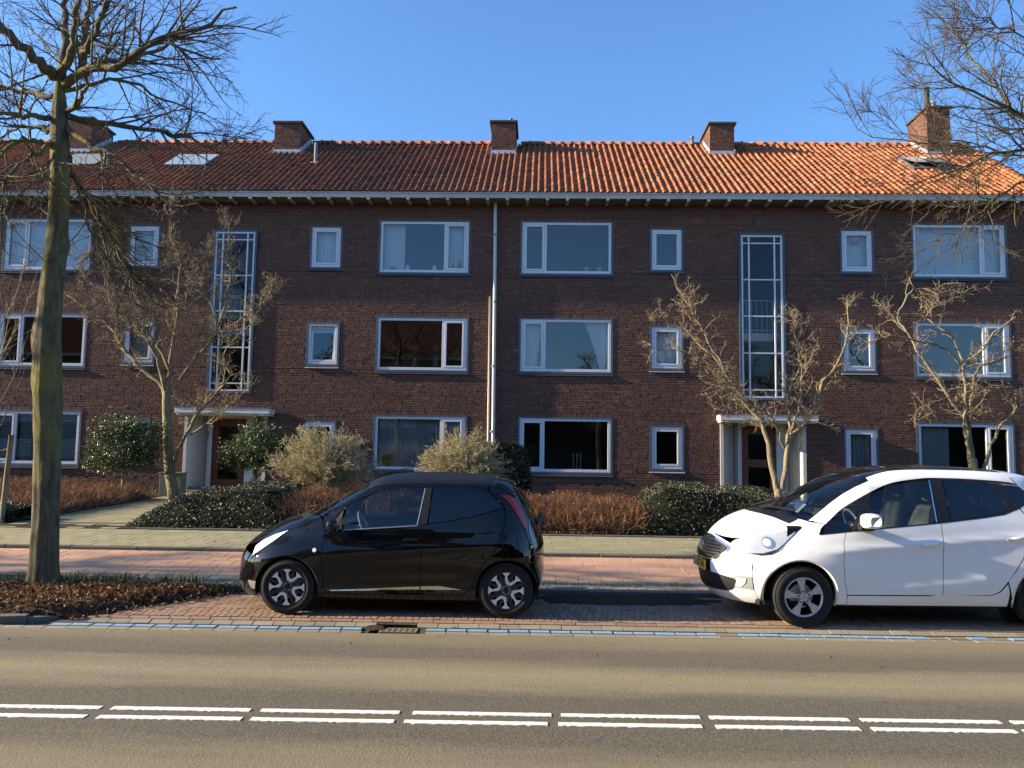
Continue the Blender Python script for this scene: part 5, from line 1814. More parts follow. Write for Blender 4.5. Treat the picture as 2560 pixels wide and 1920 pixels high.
# main limbs: (radius at foot, radius at tip, points)
STREET_LIMBS = [
    (0.165, 0.135, [(-6.22, 10.25, 4.02), (-6.18, 10.25, 4.52), (-6.11, 10.25, 4.87), (-6.08, 10.25, 5.36), (-6.12, 10.25, 5.78), (-6.15, 10.25, 6.17), (-6.16, 10.25, 6.49)]),
    (0.075, 0.030, [(-6.25, 10.25, 6.49), (-6.2, 10.05, 6.48), (-6.3, 9.87, 6.56), (-6.41, 9.71, 6.67), (-6.54, 9.57, 6.84), (-6.72, 9.45, 7.14)]),
    (0.060, 0.030, [(-6.16, 10.25, 6.49), (-6.25, 10.4, 6.76), (-6.31, 10.54, 7.11), (-6.39, 10.65, 7.51), (-6.45, 10.75, 7.98)]),
    (0.055, 0.030, [(-6.14, 10.25, 6.49), (-6.0, 10.16, 6.75), (-5.92, 10.08, 7.03), (-5.88, 10.01, 7.37), (-5.82, 9.95, 7.66)]),
    (0.060, 0.030, [(-6.11, 10.25, 6.38), (-6.06, 10.53, 6.77), (-6.17, 10.77, 7.23), (-6.28, 10.98, 7.69), (-6.38, 11.15, 8.17)]),
    (0.045, 0.020, [(-5.9, 10.25, 6.64), (-5.66, 10.01, 6.86), (-5.44, 9.81, 7.05), (-5.29, 9.65, 7.25)]),
    (0.060, 0.012, [(-6.09, 10.25, 6.38), (-5.76, 10.09, 6.48), (-5.41, 9.94, 6.43), (-5.08, 9.8, 6.47), (-4.84, 9.68, 6.59), (-4.54, 9.55, 6.63), (-4.2, 9.44, 6.67), (-3.87, 9.34, 6.71), (-3.56, 9.25, 6.88)]),
    (0.040, 0.010, [(-5.85, 10.25, 6.49), (-5.7, 10.42, 6.75), (-5.43, 10.57, 6.84), (-5.29, 10.71, 7.02), (-5.03, 10.84, 7.18), (-4.74, 10.95, 7.16), (-4.44, 11.05, 7.1)]),
    (0.035, 0.020, [(-6.06, 10.25, 6.02), (-5.82, 10.09, 6.05), (-5.67, 9.96, 6.16), (-5.62, 9.85, 6.38)]),
    (0.045, 0.010, [(-6.04, 10.25, 5.97), (-5.8, 10.38, 5.96), (-5.43, 10.49, 5.92), (-5.07, 10.6, 5.92), (-4.79, 10.69, 5.9), (-4.49, 10.78, 5.8), (-4.18, 10.85, 5.67)]),
    (0.040, 0.008, [(-6.03, 10.25, 5.82), (-5.61, 10.08, 5.5), (-5.23, 9.92, 5.34), (-4.85, 9.78, 5.03), (-4.48, 9.66, 4.75), (-4.27, 9.55, 4.55)]),
    (0.040, 0.015, [(-6.23, 10.25, 6.23), (-6.79, 10.53, 6.4), (-7.29, 10.76, 6.59), (-7.76, 10.95, 6.82)]),
    (0.040, 0.015, [(-6.21, 10.25, 5.95), (-6.39, 9.93, 5.83), (-6.52, 9.66, 5.76), (-6.66, 9.45, 5.62)]),
    (0.030, 0.010, [(-6.2, 10.25, 5.78), (-6.55, 10.37, 5.89), (-6.85, 10.47, 5.89), (-7.15, 10.55, 5.77)]),
    (0.035, 0.010, [(-6.19, 10.25, 5.57), (-6.35, 10.1, 5.59), (-6.49, 9.96, 5.5), (-6.6, 9.85, 5.29), (-6.64, 9.75, 4.97)]),
    (0.050, 0.012, [(-5.99, 10.25, 5.44), (-6.01, 10.4, 5.29), (-6.01, 10.55, 5.16), (-5.94, 10.69, 5.1), (-5.9, 10.82, 4.92), (-5.75, 10.94, 4.6), (-5.61, 11.06, 4.3), (-5.49, 11.16, 4.04), (-5.3, 11.26, 3.83), (-5.11, 11.35, 3.7)]),
    (0.020, 0.006, [(-5.84, 10.25, 5.06), (-5.86, 10.41, 4.93), (-5.9, 10.56, 4.71), (-5.86, 10.7, 4.54), (-5.76, 10.83, 4.35), (-5.64, 10.95, 4.19), (-5.38, 11.05, 4.08), (-5.09, 11.15, 4.19)]),
    (0.030, 0.008, [(-6.09, 10.25, 6.3), (-5.86, 10.44, 6.47), (-5.66, 10.61, 6.64), (-5.41, 10.77, 6.62), (-5.22, 10.91, 6.53), (-4.96, 11.04, 6.47), (-4.67, 11.15, 6.38)]),
    (0.025, 0.007, [(-6.08, 10.25, 5.57), (-6.1, 10.03, 5.32), (-6.07, 9.83, 5.08), (-5.91, 9.65, 4.78), (-5.83, 9.49, 4.58), (-5.65, 9.35, 4.44)]),
    (0.030, 0.007, [(-6.17, 10.25, 5.65), (-6.17, 9.95, 5.39), (-6.25, 9.68, 5.15), (-6.23, 9.44, 4.85), (-6.09, 9.23, 4.51), (-5.9, 9.05, 4.18)]),
]
CURLY_A = [
    (0.125, 0.100, [(-8.97, 20.77, 0.63), (-9.05, 20.77, 1.23), (-9.14, 20.77, 1.82), (-9.19, 20.77, 2.43), (-9.25, 20.77, 2.95), (-9.24, 20.77, 3.31)]),
    (0.060, 0.015, [(-9.26, 20.77, 3.03), (-9.48, 20.88, 3.52), (-10.07, 20.98, 3.9), (-10.52, 21.07, 4.36), (-10.93, 21.16, 4.91), (-11.37, 21.24, 5.25), (-11.94, 21.31, 5.64), (-12.34, 21.37, 5.86)]),
    (0.050, 0.015, [(-9.3, 20.77, 3.31), (-9.4, 20.67, 3.83), (-9.54, 20.57, 4.42), (-9.72, 20.48, 4.77), (-10.11, 20.4, 5.08), (-10.49, 20.33, 5.31), (-10.9, 20.27, 5.78)]),
    (0.055, 0.015, [(-9.24, 20.77, 3.27), (-9.24, 20.8, 3.93), (-9.14, 20.83, 4.83), (-9.15, 20.86, 5.5), (-9.11, 20.88, 6.21), (-9.19, 20.91, 6.76), (-9.39, 20.93, 7.19), (-9.52, 20.95, 7.83), (-9.47, 20.97, 8.39)]),
    (0.050, 0.012, [(-9.11, 20.77, 3.27), (-8.81, 20.86, 3.86), (-8.46, 20.94, 4.36), (-8.18, 21.02, 4.87), (-8.03, 21.09, 5.55), (-7.93, 21.16, 6.41), (-8.08, 21.22, 7.27), (-7.96, 21.27, 7.93)]),
    (0.050, 0.012, [(-9.1, 20.77, 3.36), (-8.61, 20.64, 4.0), (-8.18, 20.53, 4.55), (-7.52, 20.43, 4.95), (-7.05, 20.33, 5.26), (-6.64, 20.25, 5.61), (-6.44, 20.17, 6.2)]),
    (0.050, 0.012, [(-9.01, 20.77, 1.39), (-8.86, 20.64, 1.87), (-8.48, 20.52, 2.47), (-8.14, 20.41, 2.9), (-7.76, 20.3, 3.33), (-7.5, 20.2, 3.72), (-7.64, 20.11, 4.02), (-7.58, 20.02, 4.25), (-7.28, 19.94, 4.56), (-6.84, 19.87, 4.94)]),
    (0.025, 0.008, [(-8.61, 20.77, 2.25), (-8.11, 20.49, 2.51), (-7.59, 20.25, 2.86), (-7.14, 20.04, 3.16), (-6.79, 19.87, 3.62)]),
    (0.035, 0.010, [(-9.37, 20.77, 3.51), (-9.51, 20.62, 4.15), (-9.81, 20.49, 4.77), (-9.86, 20.37, 5.4), (-10.17, 20.26, 5.98), (-10.47, 20.16, 6.45), (-10.7, 20.07, 6.95)]),
    (0.035, 0.010, [(-9.23, 20.77, 3.84), (-9.66, 20.92, 4.51), (-10.32, 21.05, 4.86), (-10.67, 21.17, 5.42), (-11.35, 21.28, 5.86), (-11.95, 21.38, 6.43), (-12.3, 21.47, 7.05)]),
    (0.030, 0.010, [(-8.09, 20.77, 4.84), (-8.23, 20.86, 5.43), (-8.58, 20.94, 5.94), (-8.56, 21.01, 6.71), (-8.37, 21.07, 7.4)]),
]
CURLY_B = [
    (0.100, 0.090, [(5.64, 20.4, 0.77), (5.64, 20.4, 1.02), (5.64, 20.4, 1.17)]),
    (0.070, 0.012, [(5.6, 20.4, 1.13), (5.56, 20.43, 1.46), (5.47, 20.46, 2.05), (5.37, 20.49, 2.5), (5.2, 20.52, 2.87), (4.98, 20.55, 3.17), (4.66, 20.57, 3.62), (4.44, 20.6, 3.92), (4.15, 20.62, 4.31), (3.81, 20.64, 4.65), (3.55, 20.66, 4.96), (3.29, 20.68, 5.19), (2.84, 20.7, 5.46)]),
    (0.035, 0.008, [(4.98, 20.4, 3.12), (4.67, 20.3, 3.37), (4.28, 20.2, 3.58), (3.9, 20.11, 3.83), (3.59, 20.03, 4.15), (3.36, 19.96, 4.32), (2.62, 19.9, 4.42)]),
    (0.035, 0.008, [(4.43, 20.4, 3.9), (4.12, 20.5, 4.52), (3.84, 20.59, 5.14), (3.56, 20.67, 5.62), (3.3, 20.74, 6.14), (3.2, 20.8, 6.42)]),
    (0.075, 0.012, [(5.71, 20.4, 1.13), (5.81, 20.38, 1.65), (5.84, 20.35, 2.06), (5.91, 20.33, 2.39), (6.17, 20.31, 2.58), (6.39, 20.29, 2.91), (6.5, 20.28, 3.25), (6.68, 20.26, 3.69), (6.98, 20.24, 4.07), (7.16, 20.23, 4.48), (7.28, 20.21, 5.04), (7.25, 20.2, 5.64)]),
    (0.045, 0.010, [(5.86, 20.4, 2.06), (5.9, 20.48, 2.39), (5.95, 20.55, 2.88), (5.92, 20.62, 3.26), (6.11, 20.69, 3.73), (6.28, 20.75, 4.04), (6.27, 20.8, 4.58), (6.22, 20.85, 4.98), (6.32, 20.9, 5.49)]),
    (0.030, 0.008, [(5.78, 20.4, 2.13), (5.64, 20.27, 2.49), (5.47, 20.16, 2.78), (5.26, 20.05, 2.96), (5.02, 19.96, 3.04), (4.71, 19.88, 3.19), (4.12, 19.8, 3.0)]),
    (0.035, 0.008, [(5.94, 20.4, 2.47), (6.06, 20.3, 2.91), (6.15, 20.21, 3.35), (6.13, 20.13, 3.75), (6.3, 20.06, 4.19), (6.54, 20.0, 4.55)]),
]
CURLY_C = [
    (0.110, 0.100, [(10.17, 20.4, 0.44), (10.17, 20.4, 1.06), (10.18, 20.4, 1.74), (10.16, 20.4, 1.95)]),
    (0.055, 0.012, [(10.11, 20.4, 1.86), (10.1, 20.46, 2.54), (10.04, 20.52, 2.93), (9.74, 20.58, 3.45), (9.44, 20.63, 3.97), (9.09, 20.68, 4.5), (8.87, 20.72, 4.99), (8.29, 20.76, 5.61), (8.05, 20.8, 5.89)]),
    (0.050, 0.012, [(10.13, 20.4, 1.95), (10.0, 20.31, 2.96), (9.96, 20.23, 3.68), (9.92, 20.15, 4.1), (10.16, 20.08, 4.35), (10.39, 20.01, 4.64), (10.57, 19.95, 4.93), (11.01, 19.9, 5.22)]),
    (0.050, 0.012, [(10.18, 20.4, 1.95), (10.19, 20.5, 2.76), (10.31, 20.6, 3.63), (10.54, 20.69, 4.12), (10.98, 20.77, 4.31), (11.41, 20.84, 4.5), (11.8, 20.9, 4.78)]),
    (0.050, 0.012, [(10.39, 20.4, 1.61), (10.6, 20.35, 2.33), (10.84, 20.3, 2.76), (11.12, 20.25, 3.1), (11.19, 20.21, 3.4), (11.05, 20.17, 3.6), (10.45, 20.13, 3.63), (10.02, 20.1, 3.5)]),
    (0.030, 0.007, [(10.06, 20.4, 4.08), (9.49, 20.23, 4.53), (9.0, 20.07, 4.63), (8.32, 19.93, 4.73), (7.73, 19.81, 4.66), (7.19, 19.7, 4.43)]),
    (0.030, 0.007, [(10.06, 20.4, 4.13), (9.86, 20.55, 4.84), (9.54, 20.68, 5.17), (9.35, 20.8, 5.36), (9.62, 20.91, 5.65), (10.11, 21.0, 5.9)]),
    (0.025, 0.006, [(9.98, 20.4, 2.92), (9.42, 20.2, 2.82), (8.94, 20.03, 3.1), (8.59, 19.9, 2.96)]),
    (0.030, 0.008, [(8.73, 20.4, 4.94), (8.59, 20.45, 5.29), (8.79, 20.49, 5.83), (9.24, 20.53, 6.02), (9.77, 20.57, 5.86), (10.35, 20.6, 5.96)]),
]
RIGHT_LIMBS = [
    (0.050, 0.012, [(6.69, 10.4, 5.6), (6.33, 10.31, 5.72), (5.85, 10.22, 5.97), (5.64, 10.13, 6.07), (5.3, 10.05, 6.16), (5.04, 9.98, 6.22), (4.79, 9.92, 6.31), (4.59, 9.86, 6.46), (4.45, 9.8, 6.6)]),
    (0.035, 0.012, [(5.79, 10.4, 6.18), (5.62, 10.5, 6.52), (5.52, 10.6, 6.77), (5.4, 10.69, 7.13), (5.36, 10.77, 7.47), (5.34, 10.84, 7.82), (5.31, 10.9, 8.12)]),
    (0.040, 0.009, [(6.69, 10.4, 5.68), (6.34, 10.57, 5.96), (6.14, 10.73, 5.99), (5.84, 10.87, 6.0), (5.68, 10.99, 6.13), (5.41, 11.1, 6.28)]),
    (0.045, 0.008, [(6.68, 10.4, 5.44), (6.15, 10.27, 5.55), (5.8, 10.16, 5.52), (5.42, 10.04, 5.43), (5.14, 9.94, 5.3), (4.87, 9.84, 5.17), (4.53, 9.76, 5.06), (4.2, 9.67, 4.9), (3.95, 9.6, 4.7)]),
    (0.035, 0.006, [(6.67, 10.4, 5.36), (5.97, 10.46, 5.57), (5.52, 10.52, 5.67), (4.93, 10.57, 5.76), (4.32, 10.62, 5.84), (4.02, 10.66, 5.97), (3.91, 10.7, 6.17)]),
    (0.040, 0.012, [(6.71, 10.4, 6.09), (6.45, 10.58, 6.49), (6.32, 10.75, 6.91), (6.34, 10.88, 7.41), (6.34, 11.0, 7.91)]),
    (0.030, 0.010, [(6.43, 10.4, 6.74), (5.89, 10.22, 7.01), (5.48, 10.05, 7.05), (5.19, 9.92, 7.09), (4.98, 9.8, 7.13)]),
    (0.040, 0.010, [(6.66, 10.4, 5.12), (6.25, 10.34, 5.18), (5.85, 10.28, 5.17), (5.5, 10.23, 4.96), (5.24, 10.18, 4.73), (4.99, 10.14, 4.56), (4.67, 10.1, 4.39)]),
]

def _m_bark(name, c0, c1, moss, mk, sc=18, twig=None):
    b = NB(name)
    p = b.coord((1, 1, .28))
    v = b.noise(p, sc, 6, .65)
    c = b.ramp(v, [(.3, c0), (.7, c1)])
    m = b.noise(b.coord(), 1.7, 4, .6)
    c = b.mix(b.ramp(m, [(.46, 0), (.66, mk)]), c, moss)
    b.col(c, .92, .2)
    b.bump(v, 1.0, .02)
_m_bark('bark_lime', (.040, .036, .024), (.155, .135, .085), (.165, .150, .035), .75)
_m_bark('bark_lime_twig', (.060, .045, .034), (.12, .095, .07), (.11, .09, .05), .4, 40)
_m_bark('bark_cherry', (.105, .085, .055), (.30, .25, .165), (.20, .185, .07), .45, 12)
_m_bark('bark_cherry_twig', (.15, .11, .075), (.34, .265, .17), (.26, .22, .13), .4, 40)
def leafm(name, stops, rough=.5, spec=.4, trans=.12):
    b = NB(name)
    c = b.ramp(b.attr(), stops)
    b.col(c, rough, spec)
    if trans:
        tr = b.n('BsdfTranslucent')
        b.l(c, tr.inputs[0])
        mx = b.n('MixShader')
        mx.inputs[0].default_value = trans
        b.l(b.b.outputs[0], mx.inputs[1])
        b.l(tr.outputs[0], mx.inputs[2])
        b.l(mx.outputs[0], b.o.inputs[0])
leafm('leaf_holly', [(0, (.020, .036, .011)), (.5, (.050, .080, .022)), (.85, (.095, .13, .038)), (1, (.17, .20, .07))], .42, .4)
leafm('leaf_hedge', [(0, (.016, .024, .009)), (.5, (.042, .056, .022)), (.85, (.085, .10, .040)), (1, (.15, .10, .045))], .45, .45)
leafm('leaf_dry', [(0, (.065, .032, .016)), (.4, (.16, .078, .034)), (.8, (.28, .150, .065)), (1, (.42, .28, .15))], .8, .2)
leafm('stem_rust', [(0, (.17, .085, .045)), (.5, (.38, .19, .090)), (1, (.55, .31, .16))], .8, .2)
leafm('stem_pale', [(0, (.20, .165, .095)), (.5, (.40, .345, .20)), (1, (.56, .50, .32))], .8, .2, .25)
leafm('grass_blade', [(0, (.05, .065, .015)), (.6, (.11, .13, .035)), (1, (.24, .22, .09))], .6, .3)
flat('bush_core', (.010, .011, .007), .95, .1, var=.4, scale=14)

def tubes_np(branches):
    """branches [(pts Nx3, radii N)] -> verts, quads; batched by length and roundness"""
    groups = {}
    for p, r in branches:
        s = 12 if r[0] > .05 else 7 if r[0] > .018 else 4 if r[0] > .005 else 3
        groups.setdefault((len(p), s), []).append((p, r))
    V, Q, n0 = [], [], 0
    for (n, s), lst in groups.items():
        P = np.array([a for a, _ in lst])
        Rr = np.array([b for _, b in lst])
        M = len(P)
        T = np.empty_like(P)
        T[:, 1:-1] = P[:, 2:] - P[:, :-2]
        T[:, 0], T[:, -1] = P[:, 1] - P[:, 0], P[:, -1] - P[:, -2]
        T /= np.maximum(np.linalg.norm(T, axis=2, keepdims=True), 1e-9)
        ref = np.where(np.abs(T[:, :1, 2:3]) < .85, np.array([[[.11, .07, 1.0]]]), np.array([[[1.0, .13, .05]]]))
        A = np.cross(T, np.broadcast_to(ref, T.shape))
        A /= np.maximum(np.linalg.norm(A, axis=2, keepdims=True), 1e-9)
        Bv = np.cross(T, A)
        ang = np.arange(s) * 2 * np.pi / s
        ring = A[:, :, None] * np.cos(ang)[None, None, :, None] + Bv[:, :, None] * np.sin(ang)[None, None, :, None]
        v = P[:, :, None] + ring * Rr[:, :, None, None]
        V.append(v.reshape(-1, 3))
        i = np.arange(n - 1)[:, None] * s
        k = np.arange(s)[None]
        q = np.stack([i + k, i + (k + 1) % s, i + s + (k + 1) % s, i + s + k], -1).reshape(-1, 4)
        Q.append((q[None] + (np.arange(M) * n * s)[:, None, None]).reshape(-1, 4) + n0)
        n0 += M * n * s
    return np.concatenate(V), np.concatenate(Q)

def resample(pts, n):
    p = np.array(pts, float)
    out = np.array(cr3(p, 8))
    d = np.concatenate([[0], np.cumsum(np.linalg.norm(np.diff(out, axis=0), axis=1))])
    t = np.linspace(0, d[-1], n)
    return np.stack([np.interp(t, d, out[:, k]) for k in range(3)], 1)
def cr3(P, n):
    m = len(P)
    out = []
    for i in range(m - 1):
        p0 = P[i - 1] if i else 2 * P[0] - P[1]
        p3 = P[i + 2] if i + 2 < m else 2 * P[-1] - P[-2]
        p1, p2 = P[i], P[i + 1]
        for k in range(n):
            t = k / n
            out.append(.5 * ((2 * p1) + (p2 - p0) * t + (2 * p0 - 5 * p1 + 4 * p2 - p3) * t * t + (3 * p1 - p0 - 3 * p2 + p3) * t ** 3))
    out.append(P[-1])
    return out

def sprout(parents, rg, space, ang, length, n, curl, trop, rmax, rend, t0=.12, taper=.45, shrink=.65):
    """one order of side branches"""
    out = []
    for p, r in parents:
        seg = np.linalg.norm(np.diff(p, axis=0), axis=1)
        L = seg.sum()
        cum = np.concatenate([[0], np.cumsum(seg)]) / max(L, 1e-6)
        m = rg.poisson(L * (1 - t0) / space)
        for t in rg.uniform(t0, 1, m):
            i = min(int(np.searchsorted(cum, t)) - 1, len(p) - 2)
            i = max(i, 0)
            f = (t - cum[i]) / max(cum[i + 1] - cum[i], 1e-6)
            o = p[i] + (p[i + 1] - p[i]) * f
            d = (p[i + 1] - p[i]) / max(seg[i], 1e-6)
            q = rg.normal(0, 1, 3)
            q -= d * (q @ d)
            q /= max(np.linalg.norm(q), 1e-6)
            a = rg.uniform(*ang)
            d = d * math.cos(a) + q * math.sin(a)
            l = rg.uniform(*length) * (1 - taper * t)
            st = l / (n - 1)
            pts = [o]
            for k in range(n - 1):
                d = d + rg.normal(0, curl, 3) + np.array(trop) * st * 2
                d /= np.linalg.norm(d)
                pts.append(pts[-1] + d * st)
            r0 = min(np.interp(t, cum, r) * shrink, rmax)
            out.append((np.array(pts), np.linspace(max(r0, rend), rend, n)))
    return out

def trunk_mesh(name, pts, rad, mat, parent, seed=0, rough=.085, flare=1.35, knots=(), n=90, s=44):
    p = resample(pts, n)
    d = np.concatenate([[0], np.cumsum(np.linalg.norm(np.diff(p, axis=0), axis=1))])
    rr = np.interp(np.linspace(0, 1, n), np.linspace(0, 1, len(rad)), rad)
    V = []
    for i in range(n):
        fl = 1 + (flare - 1) * math.exp(-d[i] / .16)
        for k in range(s):
            a = 2 * math.pi * k / s
            q = Vector((math.cos(a) * 2.2, math.sin(a) * 2.2, d[i] * 2.4 + seed))
            w = 1 + rough * mnoise.noise(q) + rough * .6 * mnoise.noise(Vector((math.cos(a) * 7, math.sin(a) * 7, d[i] * 1.6 + seed)))
            w += .018 * math.sin(a * 11 + 3 * mnoise.noise(Vector((d[i] * 1.3, a, seed)))) * (1.4 if d[i] < 2.4 else .6)
            lob = 1 + (fl - 1) * (1 + .5 * math.sin(3 * a + seed))
            r = rr[i] * w * lob
            for kz, ka, kr, kh in knots:
                da = math.atan2(math.sin(a - ka), math.cos(a - ka))
                r += kh * math.exp(-((d[i] - kz) / kr) ** 2 - (da / .55) ** 2)
            V.append((p[i][0] + r * math.cos(a), p[i][1] + r * math.sin(a), p[i][2]))
    q = [(i * s + k, i * s + (k + 1) % s, (i + 1) * s + (k + 1) % s, (i + 1) * s + k) for i in range(n - 1) for k in range(s)]
    return link(name, mesh_np(name, np.array(V), np.array(q), smooth=True), mat, parent), p, rr

def leaves_np(c, rg, size, tint, up=.0, asp=.5, fold=.25):
    """rhombic leaves at points c"""
    n = len(c)
    a = rg.normal(0, 1, (n, 3)); a /= np.linalg.norm(a, axis=1)[:, None]
    nn = rg.normal(0, 1, (n, 3)); nn[:, 2] += up
    nn -= a * np.sum(a * nn, 1)[:, None]
    nn /= np.maximum(np.linalg.norm(nn, axis=1)[:, None], 1e-6)
    b = np.cross(a, nn)
    s = (size * rg.uniform(.6, 1.25, n))[:, None]
    v = np.stack([c - a * s * .5, c + b * s * asp * .5 + nn * s * fold * .3, c + a * s * .5, c - b * s * asp * .5 + nn * s * fold * .3], 1)
    q = np.arange(n * 4).reshape(-1, 4)
    return v.reshape(-1, 3), q, np.repeat(tint, 4)

# ---- street trees (bare limes)
def street_tree(limbs, trunk_pts, trunk_rad, label, seed, knots=(), loc=(0, 0, 0)):
    rg = np.random.default_rng(seed)
    base = trunk_pts[0]
    root = thing('street_tree', label, 'tree', base, 0, 'street trees along the parking strip')
    rel = lambda L: [tuple(np.array(p) - base) for p in L]
    tk, tp, tr = trunk_mesh('trunk', rel(trunk_pts), trunk_rad, 'bark_lime', root, seed, knots=knots)
    main = []
    for r0, r1, pts in limbs:
        p = resample(rel(pts), 16)
        p[1:] += rg.normal(0, .018, (15, 3))
        main.append((p, np.linspace(r0, r1, 16)))
    l1 = sprout(main, rg, .135, (.45, 1.05), (.7, 1.6), 9, .10, (0, 0, .05), .016, .0045)
    l1 = [b for b in l1 if (b[0][-1][2] + base[2]) > 2.6 or rg.random() < .3]
    l2 = sprout(l1, rg, .105, (.4, 1.0), (.25, .62), 6, .13, (0, 0, -.10), .0055, .0026)
    l3 = sprout(l2, rg, .10, (.4, 1.0), (.10, .28), 4, .16, (0, 0, .15), .003, .002)
    v, q = tubes_np(main + [b for b in l1 if b[1][0] > .008])
    br = link('branches', mesh_np('branches', v, q, smooth=True), 'bark_lime', root)
    v, q = tubes_np([b for b in l1 if b[1][0] <= .008] + l2 + l3)
    link('crown', mesh_np('crown', v, q, smooth=True), 'bark_lime_twig', root, 'stuff')
    return root
_tp = [(-5.94, 10.25, .05), (-5.97, 10.25, .75), (-6.0, 10.25, 1.59), (-6.03, 10.25, 2.15), (-6.07, 10.25, 2.72), (-6.10, 10.25, 3.30), (-6.09, 10.25, 3.77), (-6.075, 10.25, 4.24), (-6.07, 10.25, 4.83), (-6.09, 10.25, 5.37), (-6.13, 10.25, 5.85), (-6.16, 10.25, 6.3), (-6.17, 10.25, 6.62)]
_tree = street_tree(STREET_LIMBS[1:], _tp, [.165, .152, .150, .152, .165, .150, .135, .122, .118, .112, .10, .02], 'bare street tree with mossy trunk rising from the leaf-strewn kerb corner', 4,
                    knots=((3.05, 3.4, .22, .045), (2.55, 3.3, .16, .03), (4.05, 4.9, .10, .05), (4.25, .2, .12, .05), (3.6, 3.0, .15, .025), (4.6, 1.9, .2, .03)))
def copy_tree(o, dx, label, rz=0.0, loc=None):
    c = o.copy()
    COL.objects.link(c)
    c.location = loc or (o.location.x + dx, o.location.y, o.location.z)
    c.rotation_euler = (0, 0, rz)
    c['label'] = label
    for ch in o.children:
        k = ch.copy()
        COL.objects.link(k)
        k.parent = c
    return c
copy_tree(_tree, -9.4, 'bare street tree next along the strip beyond the mossy one', 2.2)
copy_tree(_tree, -18.9, 'bare street tree two further along the strip from the mossy one', 4.1)
_rt = street_tree([(a * .55, max(b * .6, .004), p) for a, b, p in RIGHT_LIMBS], [(8.35, 10.4, .06), (8.3, 10.4, 1.2), (8.2, 10.4, 2.6), (8.1, 10.4, 3.9), (8.05, 10.4, 5.2), (8.0, 10.4, 6.6)], [.17, .15, .14, .13, .11, .09], 'bare street tree whose thin branches hang over the white car', 11)
# stubs that join the right tree's limbs to its stem
_st = []
for _r0, _r1, _p in RIGHT_LIMBS:
    if _p[0][0] > 6.3:
        _st.append((resample([(8.1 - 8.35, 0, max(3.2, _p[0][2] - .9) - .06), ((8.1 + _p[0][0]) / 2 - 8.35, (_p[0][1] - 10.4) * .5, _p[0][2] - .35 - .06), (_p[0][0] - 8.35, _p[0][1] - 10.4, _p[0][2] - .06)], 8), np.linspace(_r0 * .9, _r0 * .55, 8)))
_v, _q = tubes_np(_st)
link('limb_bases', mesh_np('limb_bases', _v, _q, smooth=True), 'bark_lime', _rt)

# ---- contorted garden trees
def curly_tree(limbs, base, label, seed, dense_=1.0, upright=.25):
    rg = np.random.default_rng(seed)
    root = thing('contorted_tree', label, 'tree', base, 0, 'contorted trees in the front garden')
    rel = lambda L: [tuple(np.array(p) - base) for p in L]
    r0, r1, pts = limbs[0]
    pts = [base] + [p for p in pts if p[2] > base[2] + .15]
    trunk_mesh('trunk', rel(pts), [r0 * 1.05, r0, (r0 + r1) / 2, r1], 'bark_cherry', root, seed, rough=.10, flare=1.3, n=36, s=18, knots=((.3, 5.2, .08, .03), (.7, 3.0, .1, .02)))
    main = []
    for a, b, pts in limbs[1:]:
        p = resample(rel(pts), 20)
        p[2:] += rg.normal(0, .022, (18, 3))
        main.append((p, np.linspace(a, b, 20)))
    l1 = sprout(main, rg, .092 / dense_, (.4, 1.1), (.35, 1.0), 9, .24, (0, 0, upright), .014, .0048, t0=.25)
    l2 = sprout(l1, rg, .062 / dense_, (.4, 1.1), (.12, .40), 7, .34, (0, 0, .35), .006, .0038, t0=.15)
    l3 = sprout(l2, rg, .11 / dense_, (.4, 1.1), (.05, .16), 5, .40, (0, 0, .4), .0042, .0034, t0=.2)
    v, q = tubes_np(main)
    link('branches', mesh_np('branches', v, q, smooth=True), 'bark_cherry', root)
    v, q = tubes_np(l1 + l2 + l3)
    link('crown', mesh_np('crown', v, q, smooth=True), 'bark_cherry_twig', root, 'stuff')
    return root
curly_tree(CURLY_A, (-8.91, 20.77, tz(20.77) - .02), 'contorted bare tree with pale curling twigs beside the path to the left door', 21, 1.15)
curly_tree(CURLY_B, (5.72, 20.4, tz(20.4) - .02), 'contorted bare tree splitting low in front of the brown door numbered 39 37 35', 22, 1.05)
curly_tree(CURLY_C, (10.30, 20.4, tz(20.4) - .02), 'contorted bare tree with spreading yellowish limbs behind the white car', 23, .75, .05)

# ---- young staked tree at the pavement edge
def staked_tree():
    rg = np.random.default_rng(31)
    root = thing('young_tree', 'young whip-thin bare tree tied to a wooden stake at the pavement edge', 'tree', (-10.15, 15.3, .45))
    main = [(resample([(0, 0, 0), (.03, 0, .9), (-.02, .02, 1.9), (.05, 0, 3.0), (0, .05, 4.2)], 14), np.linspace(.04, .012, 14))]
    for k in range(13):
        a = k * 2.4
        z0 = 1.3 + k * .19
        main.append((resample([(.0, 0, z0), (.22 * math.cos(a), .22 * math.sin(a), z0 + .35), (.45 * math.cos(a), .45 * math.sin(a), z0 + .95), (.62 * math.cos(a), .62 * math.sin(a), z0 + 1.7)], 10), np.linspace(.014, .005, 10)))
    v, q = tubes_np(main[:1])
    link('trunk', mesh_np('trunk', v, q, smooth=True), 'bark_cherry', root)
    l1 = sprout(main[1:], rg, .17, (.25, .6), (.3, .8), 7, .10, (0, 0, .3), .006, .003)
    v, q = tubes_np(main[1:] + l1)
    link('crown', mesh_np('crown', v, q, smooth=True), 'bark_cherry_twig', root, 'stuff')
staked_tree()
_b = thing('tree_stake', 'weathered round wooden stake standing left of the mossy trunk', 'stake', (-9.63, 15.24, .44))
MB().tube([(-.07, 0, 0), (-.03, 0, .8), (.01, 0, 1.60)], .045, 10).build('post', 'bark_cherry', _b, smooth=True)
MB().tube([(-.0, 0, 1.36), (-.2, .02, 1.30), (-.5, .04, 1.28)], .016, 6).build('tie', 'sand_joint', _b, smooth=True)

